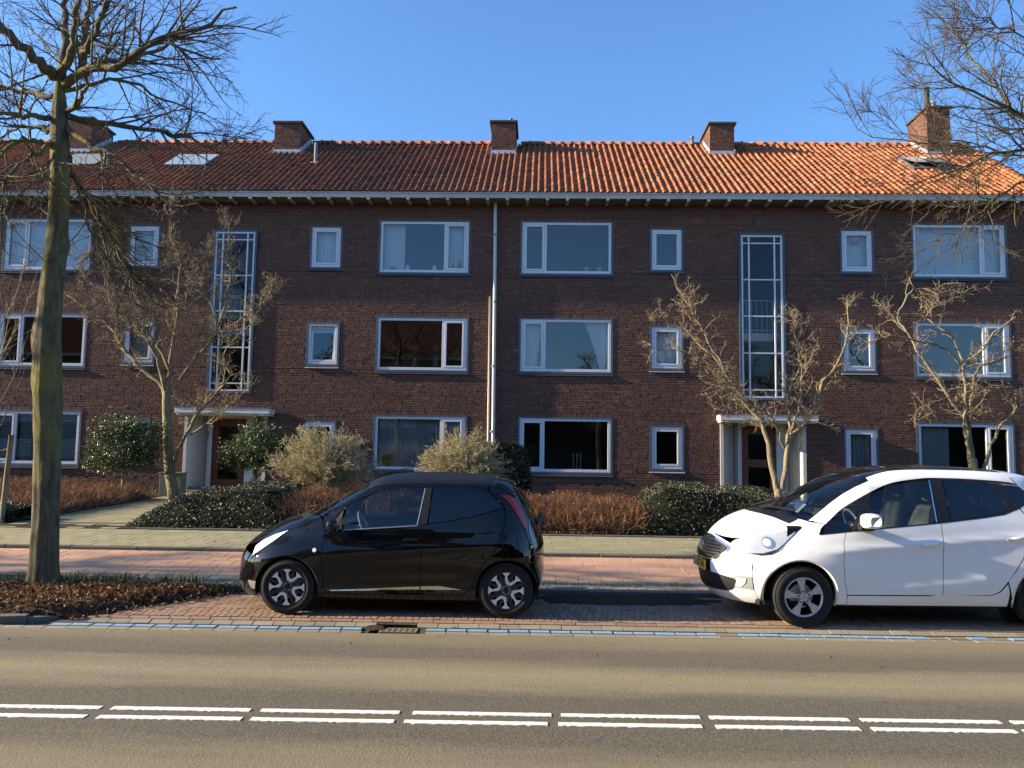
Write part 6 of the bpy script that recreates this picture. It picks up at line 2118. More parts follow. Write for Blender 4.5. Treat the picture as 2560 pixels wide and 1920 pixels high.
# ---- clipped and loose shrubs
def ell_points(rg, n, c, r, shell=.55):
    u = rg.normal(0, 1, (n, 3)); u /= np.linalg.norm(u, axis=1)[:, None]
    return np.array(c) + u * np.array(r) * (shell + (1 - shell) * rg.random(n) ** .6)[:, None]
def evergreen(base, blobs, label, seed, size=.058, nc=120, per=75):
    rg = np.random.default_rng(seed)
    root = thing('holly_tree', label, 'shrub', base, 0, 'small evergreen trees by the left door')
    br = [(resample([(0, 0, 0), (.02, 0, .35), (-.01, .02, .75), (.02, 0, 1.15)], 10), np.linspace(.045, .03, 10))]
    for k in range(9):
        a = k * 2.4
        br.append((resample([(0, 0, .55 + .06 * k), (.25 * math.cos(a), .2 * math.sin(a), .85 + .06 * k), (.6 * math.cos(a), .5 * math.sin(a), 1.1 + .09 * k)], 7), np.linspace(.02, .006, 7)))
    v, q = tubes_np(br)
    link('trunk', mesh_np('trunk', v, q, smooth=True), 'bark_cherry', root)
    P, tn = [], []
    tot = sum(b[1][0] * b[1][1] * b[1][2] for b in blobs)
    for c, r in blobs:
        m = max(8, int(nc * r[0] * r[1] * r[2] / tot))
        cl = ell_points(rg, m, c, r, .45)
        for k in range(m):
            s_ = rg.uniform(.08, .17)
            P.append(cl[k] + rg.normal(0, s_ * .75, (per, 3)) * [1, 1, .8])
            tn.append(np.clip(rg.normal(.5, .2) + rg.normal(0, .15, per), 0, 1))
    P, tn = np.concatenate(P), np.concatenate(tn)
    v, q, t = leaves_np(P, rg, size, tn, up=.5, asp=.52)
    link('crown', mesh_np('crown', v, q, tint=t), 'leaf_holly', root, 'stuff')
    return root
evergreen((-9.87, 20.0, tz(20)), [((-.05, 0, 1.25), (.88, .7, .50)), ((-.1, .0, 1.75), (.60, .55, .42)), ((.35, .1, 1.45), (.62, .55, .55)), ((-.55, 0, .85), (.40, .4, .28))], 'dark glossy evergreen tree left of the contorted tree and grey cabinet', 41, nc=190)
evergreen((-6.72, 20.1, tz(20.1)), [((0, 0, 1.25), (.80, .65, .48)), ((.1, 0, 1.60), (.50, .5, .34)), ((-.35, 0, 1.05), (.52, .5, .34)), ((.45, 0, 1.1), (.40, .4, .35))], 'dark glossy evergreen tree right of the left entrance door', 42, nc=160)

def mound(name, label, x0, x1, y0, y1, hf, seed, leaf, size, n, cat='shrub', core='bush_core', jit=.05, asp=.55, up=.6, extra=None, group=None):
    """low bush: dark core under a skin of leaves; hf(u, v) = height"""
    rg = np.random.default_rng(seed)
    cx, cy = (x0 + x1) / 2, (y0 + y1) / 2
    root = thing(name, label, cat, (cx, cy, tz(cy)), 0, group)
    nu, nv = 46, 26
    us, vs = np.linspace(0, 1, nu), np.linspace(0, 1, nv)
    def wob(x, y): return mnoise.noise(Vector((x * 1.7 + seed, y * 1.7, .3))) * .16 + mnoise.noise(Vector((x * 5 + seed, y * 5, .8))) * .07
    def hh(u, v):
        x, y = x0 + (x1 - x0) * u, y0 + (y1 - y0) * v
        return max(0.0, hf(u, v) * (1 + wob(x, y) * 1.3))
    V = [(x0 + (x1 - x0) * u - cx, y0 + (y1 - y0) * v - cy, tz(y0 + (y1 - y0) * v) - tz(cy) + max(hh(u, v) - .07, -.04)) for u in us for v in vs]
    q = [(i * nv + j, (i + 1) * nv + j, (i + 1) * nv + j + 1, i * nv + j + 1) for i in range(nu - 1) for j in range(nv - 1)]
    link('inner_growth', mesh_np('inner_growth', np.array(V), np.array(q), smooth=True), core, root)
    P, T = [], []
    cl = np.clip(rg.normal(.5, .18, 400), 0, 1)
    k = 0
    while len(P) < n and k < n * 6:
        k += 1
        u, v = rg.random(2)
        h = hh(u, v)
        if h < .03:
            continue
        # steep flanks need more leaves
        x, y = x0 + (x1 - x0) * u, y0 + (y1 - y0) * v
        zz = h - abs(rg.normal(0, jit))
        P.append((x - cx + rg.normal(0, .025), y - cy + rg.normal(0, .025), tz(y) - tz(cy) + max(zz, .01)))
        T.append(cl[int((x * 3.1 + y * 7.7) * 3) % 400] + rg.normal(0, .16))
        if v < .22 or u < .15 or u > .85:
            P.append((x - cx + rg.normal(0, .03), y - cy - abs(rg.normal(0, .03)), tz(y) - tz(cy) + h * rg.random()))
            T.append(T[-1] - .1)
    v_, q_, t_ = leaves_np(np.array(P), rg, size, np.clip(np.array(T), 0, 1), up=up, asp=asp)
    link('foliage', mesh_np('foliage', v_, q_, tint=t_), leaf, root, 'stuff')
    if extra:
        extra(root, rg, hh, (x0, x1, y0, y1, cx, cy))
    return root
def dome(px=.5, py=.5, h=.6, e=2.6):
    return lambda u, v: h * max(0.0, 1 - abs((u - .5) * 2) ** e / 1.0 - 0) ** px * max(0.0, 1 - abs((v - .5) * 2) ** e) ** py
def sprigs(mat, n, r, L, lean=.3, curl=.12, up=.5, tint=(.5, .25), seglen=5, on_top=True, leafmat=None, leafsize=.03):
    def f(root, rg, hh, ext):
        x0, x1, y0, y1, cx, cy = ext
        br = []
        for _ in range(n):
            u, v = rg.random(2)
            h = hh(u, v)
            if h < .04:
                continue
            x, y = x0 + (x1 - x0) * u, y0 + (y1 - y0) * v
            l = rg.uniform(*L)
            z = tz(y) - tz(cy) + (max(h - l * .75, 0) if on_top else 0)
            d = np.array([rg.normal(0, lean), rg.normal(0, lean), 1.0])
            d /= np.linalg.norm(d)
            pts = [np.array([x - cx, y - cy, z])]
            for k in range(seglen - 1):
                d = d + rg.normal(0, curl, 3)
                d /= np.linalg.norm(d)
                pts.append(pts[-1] + d * l / (seglen - 1))
            br.append((np.array(pts), np.linspace(r, r * .6, seglen)))
        v_, q_ = tubes_np(br)
        t_ = np.repeat(np.clip(rg.normal(*tint, len(br)), 0, 1), len(v_) // len(br))
        link('stems', mesh_np('stems', v_, q_, tint=t_[:len(v_)]), mat, root, 'stuff')
        if leafmat:
            tips = np.concatenate([b[0][2:] for b in br])
            tips = tips[rg.random(len(tips)) < .55]
            v2, q2, t2 = leaves_np(tips + rg.normal(0, .012, tips.shape), rg, leafsize, np.clip(rg.normal(.55, .25, len(tips)), 0, 1), up=.2)
            link('dead_leaves', mesh_np('dead_leaves', v2, q2, tint=t2), leafmat, root, 'stuff')
    return f
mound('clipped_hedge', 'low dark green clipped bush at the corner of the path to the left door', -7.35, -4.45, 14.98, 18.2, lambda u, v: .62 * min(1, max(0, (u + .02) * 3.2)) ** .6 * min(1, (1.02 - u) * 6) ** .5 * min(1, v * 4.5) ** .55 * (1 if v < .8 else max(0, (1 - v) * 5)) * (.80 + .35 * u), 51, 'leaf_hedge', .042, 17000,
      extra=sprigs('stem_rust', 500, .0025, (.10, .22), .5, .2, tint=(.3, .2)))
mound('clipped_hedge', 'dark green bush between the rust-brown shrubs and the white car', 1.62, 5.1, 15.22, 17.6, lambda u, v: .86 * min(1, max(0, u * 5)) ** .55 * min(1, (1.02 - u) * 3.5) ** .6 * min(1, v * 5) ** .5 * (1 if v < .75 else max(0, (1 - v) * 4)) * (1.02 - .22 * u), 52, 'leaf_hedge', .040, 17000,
      extra=sprigs('stem_pale', 700, .0022, (.12, .3), .45, .2, tint=(.25, .2)))
rust = dict(cat='shrub', group='rust-brown shrub beds')
mound('rust_shrub', 'rust-brown leafless low shrubs beside the rear of the black car', -.75, 1.85, 15.3, 17.3, lambda u, v: .50 * min(1, v * 6) ** .5 * (.82 + .22 * abs(math.sin(u * 6 + 2 * v))), 53, 'leaf_dry', .035, 2500, core='soil',
      extra=sprigs('stem_rust', 6500, .0038, (.30, .60), .42, .25, tint=(.55, .25), leafmat='leaf_dry', leafsize=.028), **rust)
mound('rust_shrub', 'rust-brown leafless low shrubs under the dark evergreen tree left of the path', -12.6, -9.42, 16.1, 20.6, lambda u, v: .44 * min(1, v * 6) ** .5 * (.9 + .15 * math.sin(u * 7)) * min(1, (1.0 - u) * 5 + .2), 54, 'leaf_dry', .04, 3500, core='soil',
      extra=sprigs('stem_rust', 6500, .0038, (.28, .55), .42, .25, tint=(.5, .25), leafmat='leaf_dry', leafsize=.03), **rust)
mound('rust_shrub', 'rust-brown leafless low shrubs at the foot of the pale arching shrub', -4.8, -2.6, 15.35, 17.3, lambda u, v: .50 * min(1, v * 6) ** .5 * (.9 + .2 * math.sin(u * 8)), 55, 'leaf_dry', .04, 2000, core='soil',
      extra=sprigs('stem_rust', 3500, .0038, (.28, .55), .42, .25, tint=(.5, .25), leafmat='leaf_dry', leafsize=.03), **rust)
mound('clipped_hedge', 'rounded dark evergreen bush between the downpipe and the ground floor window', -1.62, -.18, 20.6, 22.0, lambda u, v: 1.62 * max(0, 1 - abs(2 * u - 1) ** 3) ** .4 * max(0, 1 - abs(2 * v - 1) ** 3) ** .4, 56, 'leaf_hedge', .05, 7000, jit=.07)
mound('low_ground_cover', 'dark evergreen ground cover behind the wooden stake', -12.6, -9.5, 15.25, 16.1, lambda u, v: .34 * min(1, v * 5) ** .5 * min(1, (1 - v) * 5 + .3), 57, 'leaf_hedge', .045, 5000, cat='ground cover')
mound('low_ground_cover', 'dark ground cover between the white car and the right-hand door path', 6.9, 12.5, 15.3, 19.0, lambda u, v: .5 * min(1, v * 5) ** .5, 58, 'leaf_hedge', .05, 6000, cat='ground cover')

def arching(base, label, seed, H_, spread, n, mat='stem_pale'):
    rg = np.random.default_rng(seed)
    root = thing('arching_shrub', label, 'shrub', base, 0, 'pale arching shrubs under the ground floor windows')
    main = []
    for k in range(n):
        a = rg.uniform(0, 2 * math.pi)
        o = rg.uniform(.15, 1.0) ** .7
        tip = np.array([math.cos(a) * spread[0] * o, math.sin(a) * spread[1] * o, H_ * math.sqrt(max(0, 1 - .78 * o * o)) * rg.uniform(.75, 1.1)])
        b0 = np.array([math.cos(a) * .18 * o, math.sin(a) * .18 * o, 0])
        mid = (b0 + tip) * .5 + np.array([-.05 * math.cos(a), -.05 * math.sin(a), .20 * H_])
        p = resample([b0, mid, tip], 9)
        p[1:] += rg.normal(0, .022, (8, 3))
        main.append((p, np.linspace(.008, .0035, 9)))
    l1 = sprout(main, rg, .085, (.35, 1.0), (.15, .45), 6, .20, (0, 0, .3), .0045, .0028, t0=.25)
    l2 = sprout(l1, rg, .09, (.4, 1.0), (.06, .18), 4, .25, (0, 0, .2), .0034, .0026)
    al = main + l1 + l2
    v, q = tubes_np(al)
    link('stems', mesh_np('stems', v, q, tint=np.clip(rg.normal(.55, .22, len(v)), 0, 1)), mat, root, 'stuff')
    tips = np.concatenate([b[0][1:] for b in l1 + l2])
    tips = tips[rg.random(len(tips)) < .55]
    v, q, t = leaves_np(tips + rg.normal(0, .015, tips.shape), rg, .034, np.clip(rg.normal(.55, .25, len(tips)), 0, 1), asp=.45)
    link('foliage', mesh_np('foliage', v, q, tint=t), mat, root, 'stuff')
arching((-4.55, 18.0, tz(18)), 'pale straw-coloured arching shrub in front of the small window with the red poster', 61, 1.80, (1.25, .95), 260)
arching((-1.75, 19.6, tz(19.6)), 'pale straw-coloured arching shrub below the pleated grey curtain', 62, 1.75, (1.15, .85), 220)

# ---- leaf litter and grass at the street tree's foot
def litter(name, pts, size, seed, mat, up=1.6, tint=(.45, .25)):
    rg = np.random.default_rng(seed)
    v, q, t = leaves_np(np.array(pts), rg, size, np.clip(rg.normal(*tint, len(pts)), 0, 1), up=up, asp=.55, fold=.5)
    o = link(name, mesh_np(name, v, q, tint=t), mat, None, 'stuff')
    return o
rg = np.random.default_rng(71)
pt = []
while len(pt) < 9000:
    x, y = rg.uniform(-10.4, -3.3), rg.uniform(9.05, 10.75)
    e = soil_right(y) - x
    if e < -.25 or (e < 0 and rg.random() > .25):
        continue
    tt = max(0, min(1, min(e, y - 8.93, 10.72 - y) / .45))
    pt.append((x, y, tz(y) + .10 * tt * (2 - tt) + .008 + abs(rg.normal(0, .014))))
tag(turn(litter('leaf_litter', pt, .060, 72, 'leaf_dry', up=1.0)), 'brown fallen leaves covering the soil around the mossy street tree', 'leaves')
pt = []
for _ in range(1500):
    y = rg.uniform(15.2, 15.5)
    x = rg.uniform(-4.4, 1.7)
    pt.append((x, y, tz(y) + .012 + abs(rg.normal(0, .01))))
for _ in range(900):
    y = rg.uniform(15.6, 21.5)
    pt.append((rg.normal(-9.5, .12), y, tz(y) + .02 + abs(rg.normal(0, .01))))
for _ in range(130):
    y = rg.choice([rg.uniform(10.9, 15.0), rg.normal(10.9, .1), rg.normal(11.45, .06), rg.normal(13.0, .05)])
    pt.append((rg.uniform(-8, 6), y, tz(y) + .008))
for _ in range(9):
    y = rg.uniform(7.5, 9.1)
    pt.append((rg.uniform(-5, 5), y, tz(y) + .006))
tag(turn(litter('leaf_litter', pt, .045, 73, 'leaf_dry', tint=(.65, .25))), 'scattered dry leaves along the garden edge and pavements', 'leaves')
# dirt and debris washed against the kerb between the cars
def dirt(name, cx, cy, rx, ry, seed, h=.02, label=''):
    b = MB()
    n, m = 60, 14
    for i in range(m + 1):
        for k in range(n):
            a = 2 * math.pi * k / n
            f = i / m * (1 + .35 * mnoise.noise(Vector((math.cos(a) * 1.6 + seed, math.sin(a) * 1.6, 0))) + .18 * mnoise.noise(Vector((math.cos(a) * 6 + seed, math.sin(a) * 6, 3))))
            x, y = cx + rx * f * math.cos(a), min(cy + ry * f * math.sin(a), 10.699)
            b.v.append((x, y, tz(y) + h * (1 - (i / m) ** 2) - .004 * (i == m) + .003 + .006 * mnoise.noise(Vector((x * 9, y * 9, 1)))))
    for i in range(m):
        for k in range(n):
            b.f.append((i * n + k, (i + 1) * n + k, (i + 1) * n + (k + 1) % n, i * n + (k + 1) % n))
    return b.build(name, 'soil', None, smooth=True, kind='stuff')
tag(turn(dirt('dirt_patch', 1.0, 10.45, 1.35, .34, 3)), 'dark damp dirt against the kerb between the two cars', 'dirt')
tag(turn(dirt('dirt_patch', -1.73, 8.97, 10 * .01, .10, 6, .006)), 'dirt and twigs clogging the left half of the street gully', 'dirt')
def grass():
    rg = np.random.default_rng(81)
    V, Q, T = [], [], []
    spots = [(rg.uniform(-9.5, -4.2), rg.normal(10.72, .05)) for _ in range(150)] + [(rg.normal(-3.95, .12), rg.normal(10.5, .07)) for _ in range(8)] + [(rg.uniform(-6.8, -4.8), rg.normal(9.35, .1)) for _ in range(16)] + [(rg.uniform(-10, -9.45), rg.uniform(21.2, 22.8)) for _ in range(30)]
    for x, y in spots:
        z = tz(y) + .03
        for _ in range(14):
            a = rg.uniform(0, 6.28)
            L = rg.uniform(.05, .13)
            bx, by = x + rg.normal(0, .035), y + rg.normal(0, .03)
            lean = rg.uniform(.2, .9)
            w = .0035
            px, py = -math.sin(a) * w, math.cos(a) * w
            n0 = len(V)
            V.extend([(bx - px, by - py, z), (bx + px, by + py, z), (bx + px + math.cos(a) * L * lean * .4, by + py + math.sin(a) * L * lean * .4, z + L * .7), (bx - px + math.cos(a) * L * lean * .4, by - py + math.sin(a) * L * lean * .4, z + L * .7),
                      (bx + math.cos(a) * L * lean, by + math.sin(a) * L * lean, z + L * .95)])
            Q.append((n0, n0 + 1, n0 + 2, n0 + 3))
            Q.append((n0 + 3, n0 + 2, n0 + 4, n0 + 4))
            T.extend([rg.random()] * 5)
    tri = [q[:3] for q in Q if q[2] == q[3] or q[3] == q[2]]
    quads = [q for q in Q if q[2] != q[3]]
    tri = [(q[0], q[1], q[2]) for q in Q if q[2] == q[3]]
    o = link('grass_tufts', mesh_np('grass_tufts', np.array(V), np.array(quads), np.array(tri) if tri else None, tint=np.array(T)), 'grass_blade', None, 'stuff')
    tag(turn(o), 'small green grass tufts along the back of the leaf-strewn tree strip', 'grass')
grass()

# ---- meter cabinet by the left entrance
cb = thing('utility_cabinet', 'low grey-green metal utility cabinet beside the path to the left door', 'cabinet', (-9.26, 21.45, tz(21.45)))
MB().box(-.30, .26, -.16, .16, .03, .58).build('body', 'box_green', cb, bevel=.008)
MB().box(-.32, .28, -.18, .18, .581, .615).build('lid', 'cabinet_top', cb, bevel=.008)
MB().box(-.305, .265, -.165, .165, 0, .0295).build('plinth', 'zinc', cb)
MB().lathe((.18, -.161, .47), [(.012, 0), (.012, -.012), (.001, -.014)], 10, 'y').build('lock', 'steel', cb)
bp_ = thing('brick_stub', 'short mossy brick post next to the grey-green utility cabinet', 'post', (-8.98, 21.0, tz(21.0)))
for k in range(4):
    o = MB().box(-.055, .055, -.055, .055, 0, .052).build('brick', 'kerb_concrete', bp_, bevel=.004)
    o.location = (0, 0, k * .062 - .02)
# ------------------------------------------------------------------ across the street, behind the camera (seen in the windows and paintwork)
def opposite():
    root = thing('apartment_building', 'brown brick apartment block across the street with pantile roof', 'building', (0, -13.0, -.05))
    x0, x1 = -62.0, -3.2
    MB().box(x0, x1, -9.0, 0, 0, 9.2).build('wall', 'brick_far', root)
    # pantile roof: ribbed sheet facing the street
    n = int((x1 - x0) / .2)
    V, Q = [], []
    pr_ = [(0, .03), (.05, .0), (.10, .0), (.14, .035), (.17, .05), (.19, .045)]
    m = len(pr_)
    rows = 20
    for j in range(rows):
        for e in (0, 1):
            t = (j + e) / rows
            lift = .02 if e == 0 else 0
            for i in range(n):
                for u, h in pr_:
                    V.append((x0 + i * .2 + u, .5 - t * 5.2, 9.1 + t * 3.4 + h + lift))
    w = n * m
    for j in range(rows):
        a, b_ = (2 * j) * w, (2 * j + 1) * w
        for k in range(w - 1):
            Q.append((a + k, a + k + 1, b_ + k + 1, b_ + k))
    me = mesh_np('roof', np.array(V), np.array(Q), tint=np.full(len(V), .35))
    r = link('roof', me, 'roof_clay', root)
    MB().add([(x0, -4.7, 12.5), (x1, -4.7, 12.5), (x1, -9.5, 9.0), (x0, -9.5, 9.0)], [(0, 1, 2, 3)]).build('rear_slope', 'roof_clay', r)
    MB().box(x0, x1 + .1, .35, .6, 8.9, 9.1).build('gutter', 'gutter_paint', root)
    for fl in range(3):
        for k in range(12):
            xx = x1 - 2.2 - k * 4.6
            wv = MB().ring(xx - 1.25, xx + 1.25, 1.4 + fl * 2.75, 2.9 + fl * 2.75, .09, 0.002, .05).build('window', 'white_frame', root)
            MB().box(xx - 1.15, xx + 1.15, .003, .02, 1.49 + fl * 2.75, 2.81 + fl * 2.75).build('pane', 'roof_pane', wv)
flat('brick_far', (.105, .058, .045), .85, .2, var=.25, scale=14)
opposite()
copy_tree(_tree, 0, 'bare street tree on the far kerb facing the downpipe', 1.0, (3.6, -4.2, -.02))
copy_tree(_tree, 0, 'bare street tree on the far kerb facing the right-hand stair window', 3.0, (14.5, -4.6, -.02))
copy_tree(_tree, 0, 'bare street tree on the far kerb before the opposite brick block', 5.0, (-8.5, -4.4, -.02))
def back_hedge(x0, x1, y, h, seed, label):
    rg = np.random.default_rng(seed)
    root = thing('hedge', label, 'hedge', ((x0 + x1) / 2, y, -.05), 0, 'tall hedges across the street')
    L = x1 - x0
    V, Q = [], []
    nu, nv = int(L * 4), 14
    for i in range(nu + 1):
        for j in range(nv + 1):
            x = -L / 2 + L * i / nu
            z = h * j / nv
            d = .35 * mnoise.noise(Vector((x * .9, z * 1.1, seed))) + .16 * mnoise.noise(Vector((x * 3, z * 3, seed)))
            V.append((x, .5 + d - .35 * (j / nv) ** 3, z * (1 + .12 * mnoise.noise(Vector((x * .7, 0, seed))))))
    Q = [(i * (nv + 1) + j, (i + 1) * (nv + 1) + j, (i + 1) * (nv + 1) + j + 1, i * (nv + 1) + j + 1) for i in range(nu) for j in range(nv)]
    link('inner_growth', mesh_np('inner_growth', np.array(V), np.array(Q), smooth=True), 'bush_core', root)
    base = np.array(V)
    P = base[rg.integers(0, len(base), int(L * 420))] + rg.normal(0, .14, (int(L * 420), 3)) + [0, .08, 0]
    v, q, t = leaves_np(P, rg, .09, np.clip(rg.normal(.5, .22, len(P)), 0, 1))
    link('foliage', mesh_np('foliage', v, q, tint=t), 'leaf_holly', root, 'stuff')
back_hedge(-2.6, 30, -7.2, 5.4, 5, 'tall evergreen hedge across the street from the right-hand door')
back_hedge(-40, -4, -9.0, 1.6, 6, 'lower evergreen hedge before the block across the street')
# ------------------------------------------------------------------ curtains and things on the window sills
def curtain(x0, x1, z0, z1, label, mat='curtain_white', y=W0 + .22, amp=.018, wl=.085, seed=1, edge=None, group='curtains behind the windows'):
    """hanging pleated cloth; edge(t) = (x0, x1) narrowing with the height"""
    rg = np.random.default_rng(seed)
    cx = (x0 + x1) / 2
    n, m = max(12, int((x1 - x0) / wl * 8)), 10
    ph = np.cumsum(rg.uniform(.5, 1.5, n + 1)) * 2 * np.pi / 8
    a = rg.uniform(.5, 1.3, n + 1) * amp
    V = []
    for j in range(m + 1):
        t = j / m
        xa, xb = (x0, x1) if edge is None else edge(t)
        for i in range(n + 1):
            V.append((xa + (xb - xa) * i / n - cx, math.sin(ph[i]) * a[i] * (1 - .25 * t), z0 + (z1 - z0) * t - z0))
    Q = [(j * (n + 1) + i, j * (n + 1) + i + 1, (j + 1) * (n + 1) + i + 1, (j + 1) * (n + 1) + i) for j in range(m) for i in range(n)]
    o = link('curtain', mesh_np('curtain', np.array(V), np.array(Q), smooth=True), mat)
    o.location = (cx, y, z0)
    tag(o, label, 'curtain', group)
    return o
def wz(r): return big_z(r)[0] + .02, big_z(r)[1] - .03
def sz(r): return small_z(r)[0] + .03, small_z(r)[1] - .03
z0, z1 = wz(0)
curtain(-4.50, -3.88, z0, z1, 'white curtain drawn to the left above the red bowl, top floor', seed=2)
curtain(-2.72, -2.08, z0, z1, 'white curtain behind the two red bottles, top floor', seed=3)
s0, s1 = sz(0)
curtain(-6.47, -5.70, s0, s1, 'white curtain closing the small top window right of the left stair window', seed=4)
curtain(-15.30, -12.88, z0, z1, 'pale closed curtain of the top window behind the mossy tree', seed=5, amp=.006, wl=.3)
curtain(10.28, 12.70, z0, z1, 'pale closed curtain of the top window behind the drooping branches', seed=6, amp=.006, wl=.3)
curtain(-11.69, -10.92, s0, s1, 'pale closed curtain of the small top window left of the left stair window', seed=7, amp=.006, wl=.3, mat='curtain_grey')
curtain(8.32, 9.09, s0, s1, 'pale closed curtain behind the pink poster, small top window', seed=8, amp=.006, wl=.3)
z0, z1 = wz(1)
curtain(-.53, -.02, z0, z1, 'sheer white curtain at the left of the first floor window by the downpipe', seed=9, edge=lambda t: (-.53, -.10 + .22 * t * t))
curtain(1.25, 1.92, z0, z1, 'sheer white curtain tied back at the right of the first floor window', seed=10, edge=lambda t: (1.62 - .42 * t ** 1.5, 1.92))
s0, s1 = sz(1)
curtain(3.09, 3.86, s0, s1, 'pale curtain of the small first floor window behind the contorted twigs', seed=11, amp=.008, wl=.25)
curtain(-11.69, -10.92, s0, s1, 'grey patterned film curtain of the small first floor window behind the left contorted tree', seed=12, amp=.003, wl=.4, mat='curtain_grey')
curtain(-6.47, -5.70, s1 - .22, s1, 'short white roller blind at the top of the small first floor window', seed=13, amp=.001, wl=.5, y=W0 + .14)
z0, z1 = wz(2)
curtain(-4.52, -2.08, z0, z1, 'grey pleated curtain filling the ground floor window', seed=14, mat='curtain_grey', amp=.032, wl=.12)
curtain(10.28, 11.15, z0, z1, 'dark grey curtain at the left of the ground floor window behind the white car', seed=15, mat='curtain_grey')
s0, s1 = sz(2)
curtain(8.32, 9.09, s0, s1, 'grey pleated curtain of the small ground floor window right of the numbered door', seed=16, mat='curtain_grey', amp=.025, wl=.1)
def blind(x0, x1, z0, z1, label):
    root = thing('window_blind', label, 'blind', ((x0 + x1) / 2, W0 + .16, z0), 0, 'slatted blinds behind the window')
    L = x1 - x0
    me = None
    n = int((z1 - z0) / .040)
    for k in range(n):
        if me is None:
            o = MB().add([(-L / 2, -.012, -.010), (L / 2, -.012, -.010), (L / 2, .012, .012), (-L / 2, .012, .012)], [(0, 1, 2, 3)]).build('slat', 'blind_slat', root)
            me = o.data
        else:
            o = link('slat', me, None, root)
        o.location = (0, 0, .02 + k * .040)
    MB().box(-L / 2, L / 2, -.02, .02, z1 - z0 - .035, z1 - z0).build('head_rail', 'blind_slat', root)
z0, z1 = wz(2)
blind(-15.28, -14.78, z0 + .08, z1 - .06, 'slatted blind in the narrow casement behind the mossy tree')
blind(-14.62, -12.90, z0 + .06, z1 - .05, 'slatted blind in the wide ground floor pane behind the mossy tree')
# posters
flat('poster_red', (.42, .03, .035), .6, .3, var=.1)
flat('poster_pink', (.50, .16, .22), .6, .3, var=.1)
def poster(x0, x1, z0, z1, mat, label):
    o = MB().box(0, x1 - x0, 0, .002, 0, z1 - z0).build('window_poster', mat)
    o.location = (x0, W0 + .085, z0)
    tag(o, label, 'poster')
    for k, (a, b_) in enumerate(((.1, .75), (.1, .9), (.1, .55))):
        MB().box((x1 - x0) * a, (x1 - x0) * b_, -.0015, -.0003, (z1 - z0) * (.78 - k * .2), (z1 - z0) * (.86 - k * .2)).build('print_line', 'panel_white', o)
poster(-6.22, -5.92, 2.40, 2.58, 'poster_red', 'red printed poster in the small ground floor window above the pale shrub')
poster(8.58, 8.83, 7.90, 8.06, 'poster_pink', 'pink printed poster in the small top floor window')
# ornaments
flat('glass_red', (.38, .03, .05), .2, .6, var=.1)
flat('ceramic_white', (.70, .70, .69), .25, .5, var=.05)
flat('ceramic_green', (.10, .115, .06), .5, .4, var=.2)
flat('terracotta', (.26, .10, .05), .7, .3, var=.15)
flat('candle_red', (.50, .05, .03), .5, .4, var=.1)
flat('candle_green', (.08, .42, .10), .5, .4, var=.1)
flat('wax', (.62, .56, .44), .5, .4, var=.05)
flat('plant_green', (.045, .085, .02), .5, .4, var=.4, scale=30)
flat('dried_flower', (.26, .12, .085), .9, .1, var=.4, scale=40)
def pot(name, x, z, prof, mat, label, cat, y=W0 + .15, group=None):
    o = MB().lathe((0, 0, 0), prof, 16).build(name, mat, smooth=True)
    o.location = (x, y, z)
    tag(o, label, cat, group)
    return o
zt = big_z(0)[0] + .075
bot = [(.001, 0), (.055, 0), (.06, .02), (.055, .12), (.018, .19), (.015, .27), (.019, .28), (.001, .281)]
pot('bottle', -2.50, zt, [(r, h * .82) for r, h in bot], 'glass_red', 'smaller red glass bottle on the top floor sill', 'bottle')
pot('bottle', -2.32, zt, [(r * 1.1, h * 1.15) for r, h in bot], 'glass_red', 'taller red glass bottle on the top floor sill', 'bottle')
pot('bowl', -4.20, zt, [(.001, 0), (.05, 0), (.075, .06), (.07, .09), (.001, .092)], 'glass_red', 'round red bowl before the white curtain, top floor', 'bowl')
for x, w_ in ((-3.78, 'beside the white curtain edge'), (-3.02, 'next to the window bar')):
    pot('vase', x, zt, [(.001, 0), (.05, 0), (.062, .03), (.045, .15), (.035, .17), (.001, .17)], 'ceramic_white', 'small white vase on the top floor sill ' + w_, 'vase', group='white vases on the top floor sill')
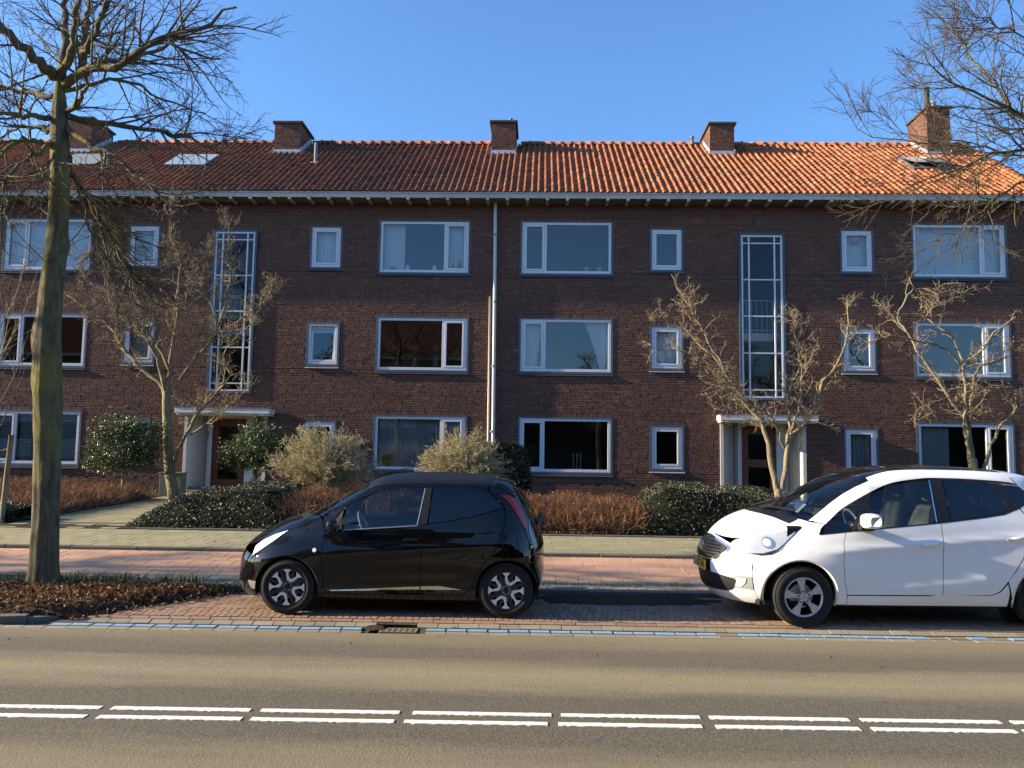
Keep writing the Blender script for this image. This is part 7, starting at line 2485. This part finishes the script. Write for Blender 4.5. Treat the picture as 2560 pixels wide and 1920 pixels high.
def planted(x, z, label, kind, seed, h=.45, pm='terracotta', y=W0 + .22):
    rg = np.random.default_rng(seed)
    root = thing('potted_plant', label, 'plant', (x, y, z))
    if kind == 'dried':
        MB().lathe((0, 0, 0), [(.001, 0), (.06, 0), (.085, .10), (.085, .18), (.05, .27), (.045, .30), (.001, .30)], 16).build('vase', 'ceramic_green', root, smooth=True)
        P = ell_points(rg, 700, (0, 0, .30 + h * .5), (.09, .09, h * .5), .2)
        v, q, t = leaves_np(P, rg, .035, rg.random(len(P)))
        link('flowers', mesh_np('flowers', v, q, tint=t), 'dried_flower', root, 'stuff')
    else:
        MB().lathe((0, 0, 0), [(.001, 0), (.06, 0), (.08, .12), (.085, .12), (.085, .14), (.001, .135)], 16).build('pot', pm, root, smooth=True)
        P = ell_points(rg, 260, (0, 0, .14 + h * .5), (.16, .12, h * .55), .2)
        v, q, t = leaves_np(P, rg, .085, rg.random(len(P)), asp=.4)
        link('leaves', mesh_np('leaves', v, q, tint=t), 'plant_green', root, 'stuff')
zm_ = big_z(1)[0] + .075
planted(-3.52, zm_, 'green vase of dried flowers, left of two on the first floor sill', 'dried', 1, .42)
planted(-2.96 + .02, zm_, 'green vase of dried flowers, right of two on the first floor sill', 'dried', 2, .40)
planted(-2.36, zm_, 'leafy potted plant in the narrow first floor casement', 'leafy', 3, .36)
planted(1.62, zt, 'spiky potted plant at the right of the top floor window by the downpipe', 'leafy', 4, .34, 'ceramic_white')
planted(1.25, zt, 'low spreading potted plant in the top floor window by the downpipe', 'leafy', 5, .16, 'ceramic_white')
zl = big_z(2)[0] + .075
planted(-4.20, zl, 'small dark potted plant at the left before the pleated curtain', 'leafy', 6, .20, y=W0 + .13)
planted(-3.10, zl, 'bushy potted plant in the middle before the pleated curtain', 'leafy', 7, .24, y=W0 + .13)
for x, m, zz, n_ in ((-2.93, 'candle_green', .62, 'green'), (-2.42, 'candle_red', .62, 'red')):
    o = MB().tube([(0, 0, 0), (.02, 0, .12), (-.01, 0, .24), (.01, 0, .36)], [.022, .03, .026, .012], 8).build('hanging_ornament', m, smooth=True)
    o.location = (x, W0 + .12, zl + zz)
    tag(o, n_ + ' twisted ornament hanging in the ground floor window with the pleated curtain', 'ornament')
for k, x in enumerate((.95, 1.05, 1.15)):
    o = pot('candle', x, zl + .02, [(.001, 0), (.05, 0), (.05, .01), (.010, .02), (.010, .16), (.013, .16), (.013, .42), (.001, .43)], 'wax', 'tall white candle standing in the ground floor window next to the downpipe', 'candle', y=W0 + .5, group='three tall candles in the ground floor window')
planted(-.20, zl, 'tall potted plant in the casement of the ground floor window near the downpipe', 'leafy', 9, .55, y=W0 + .3)
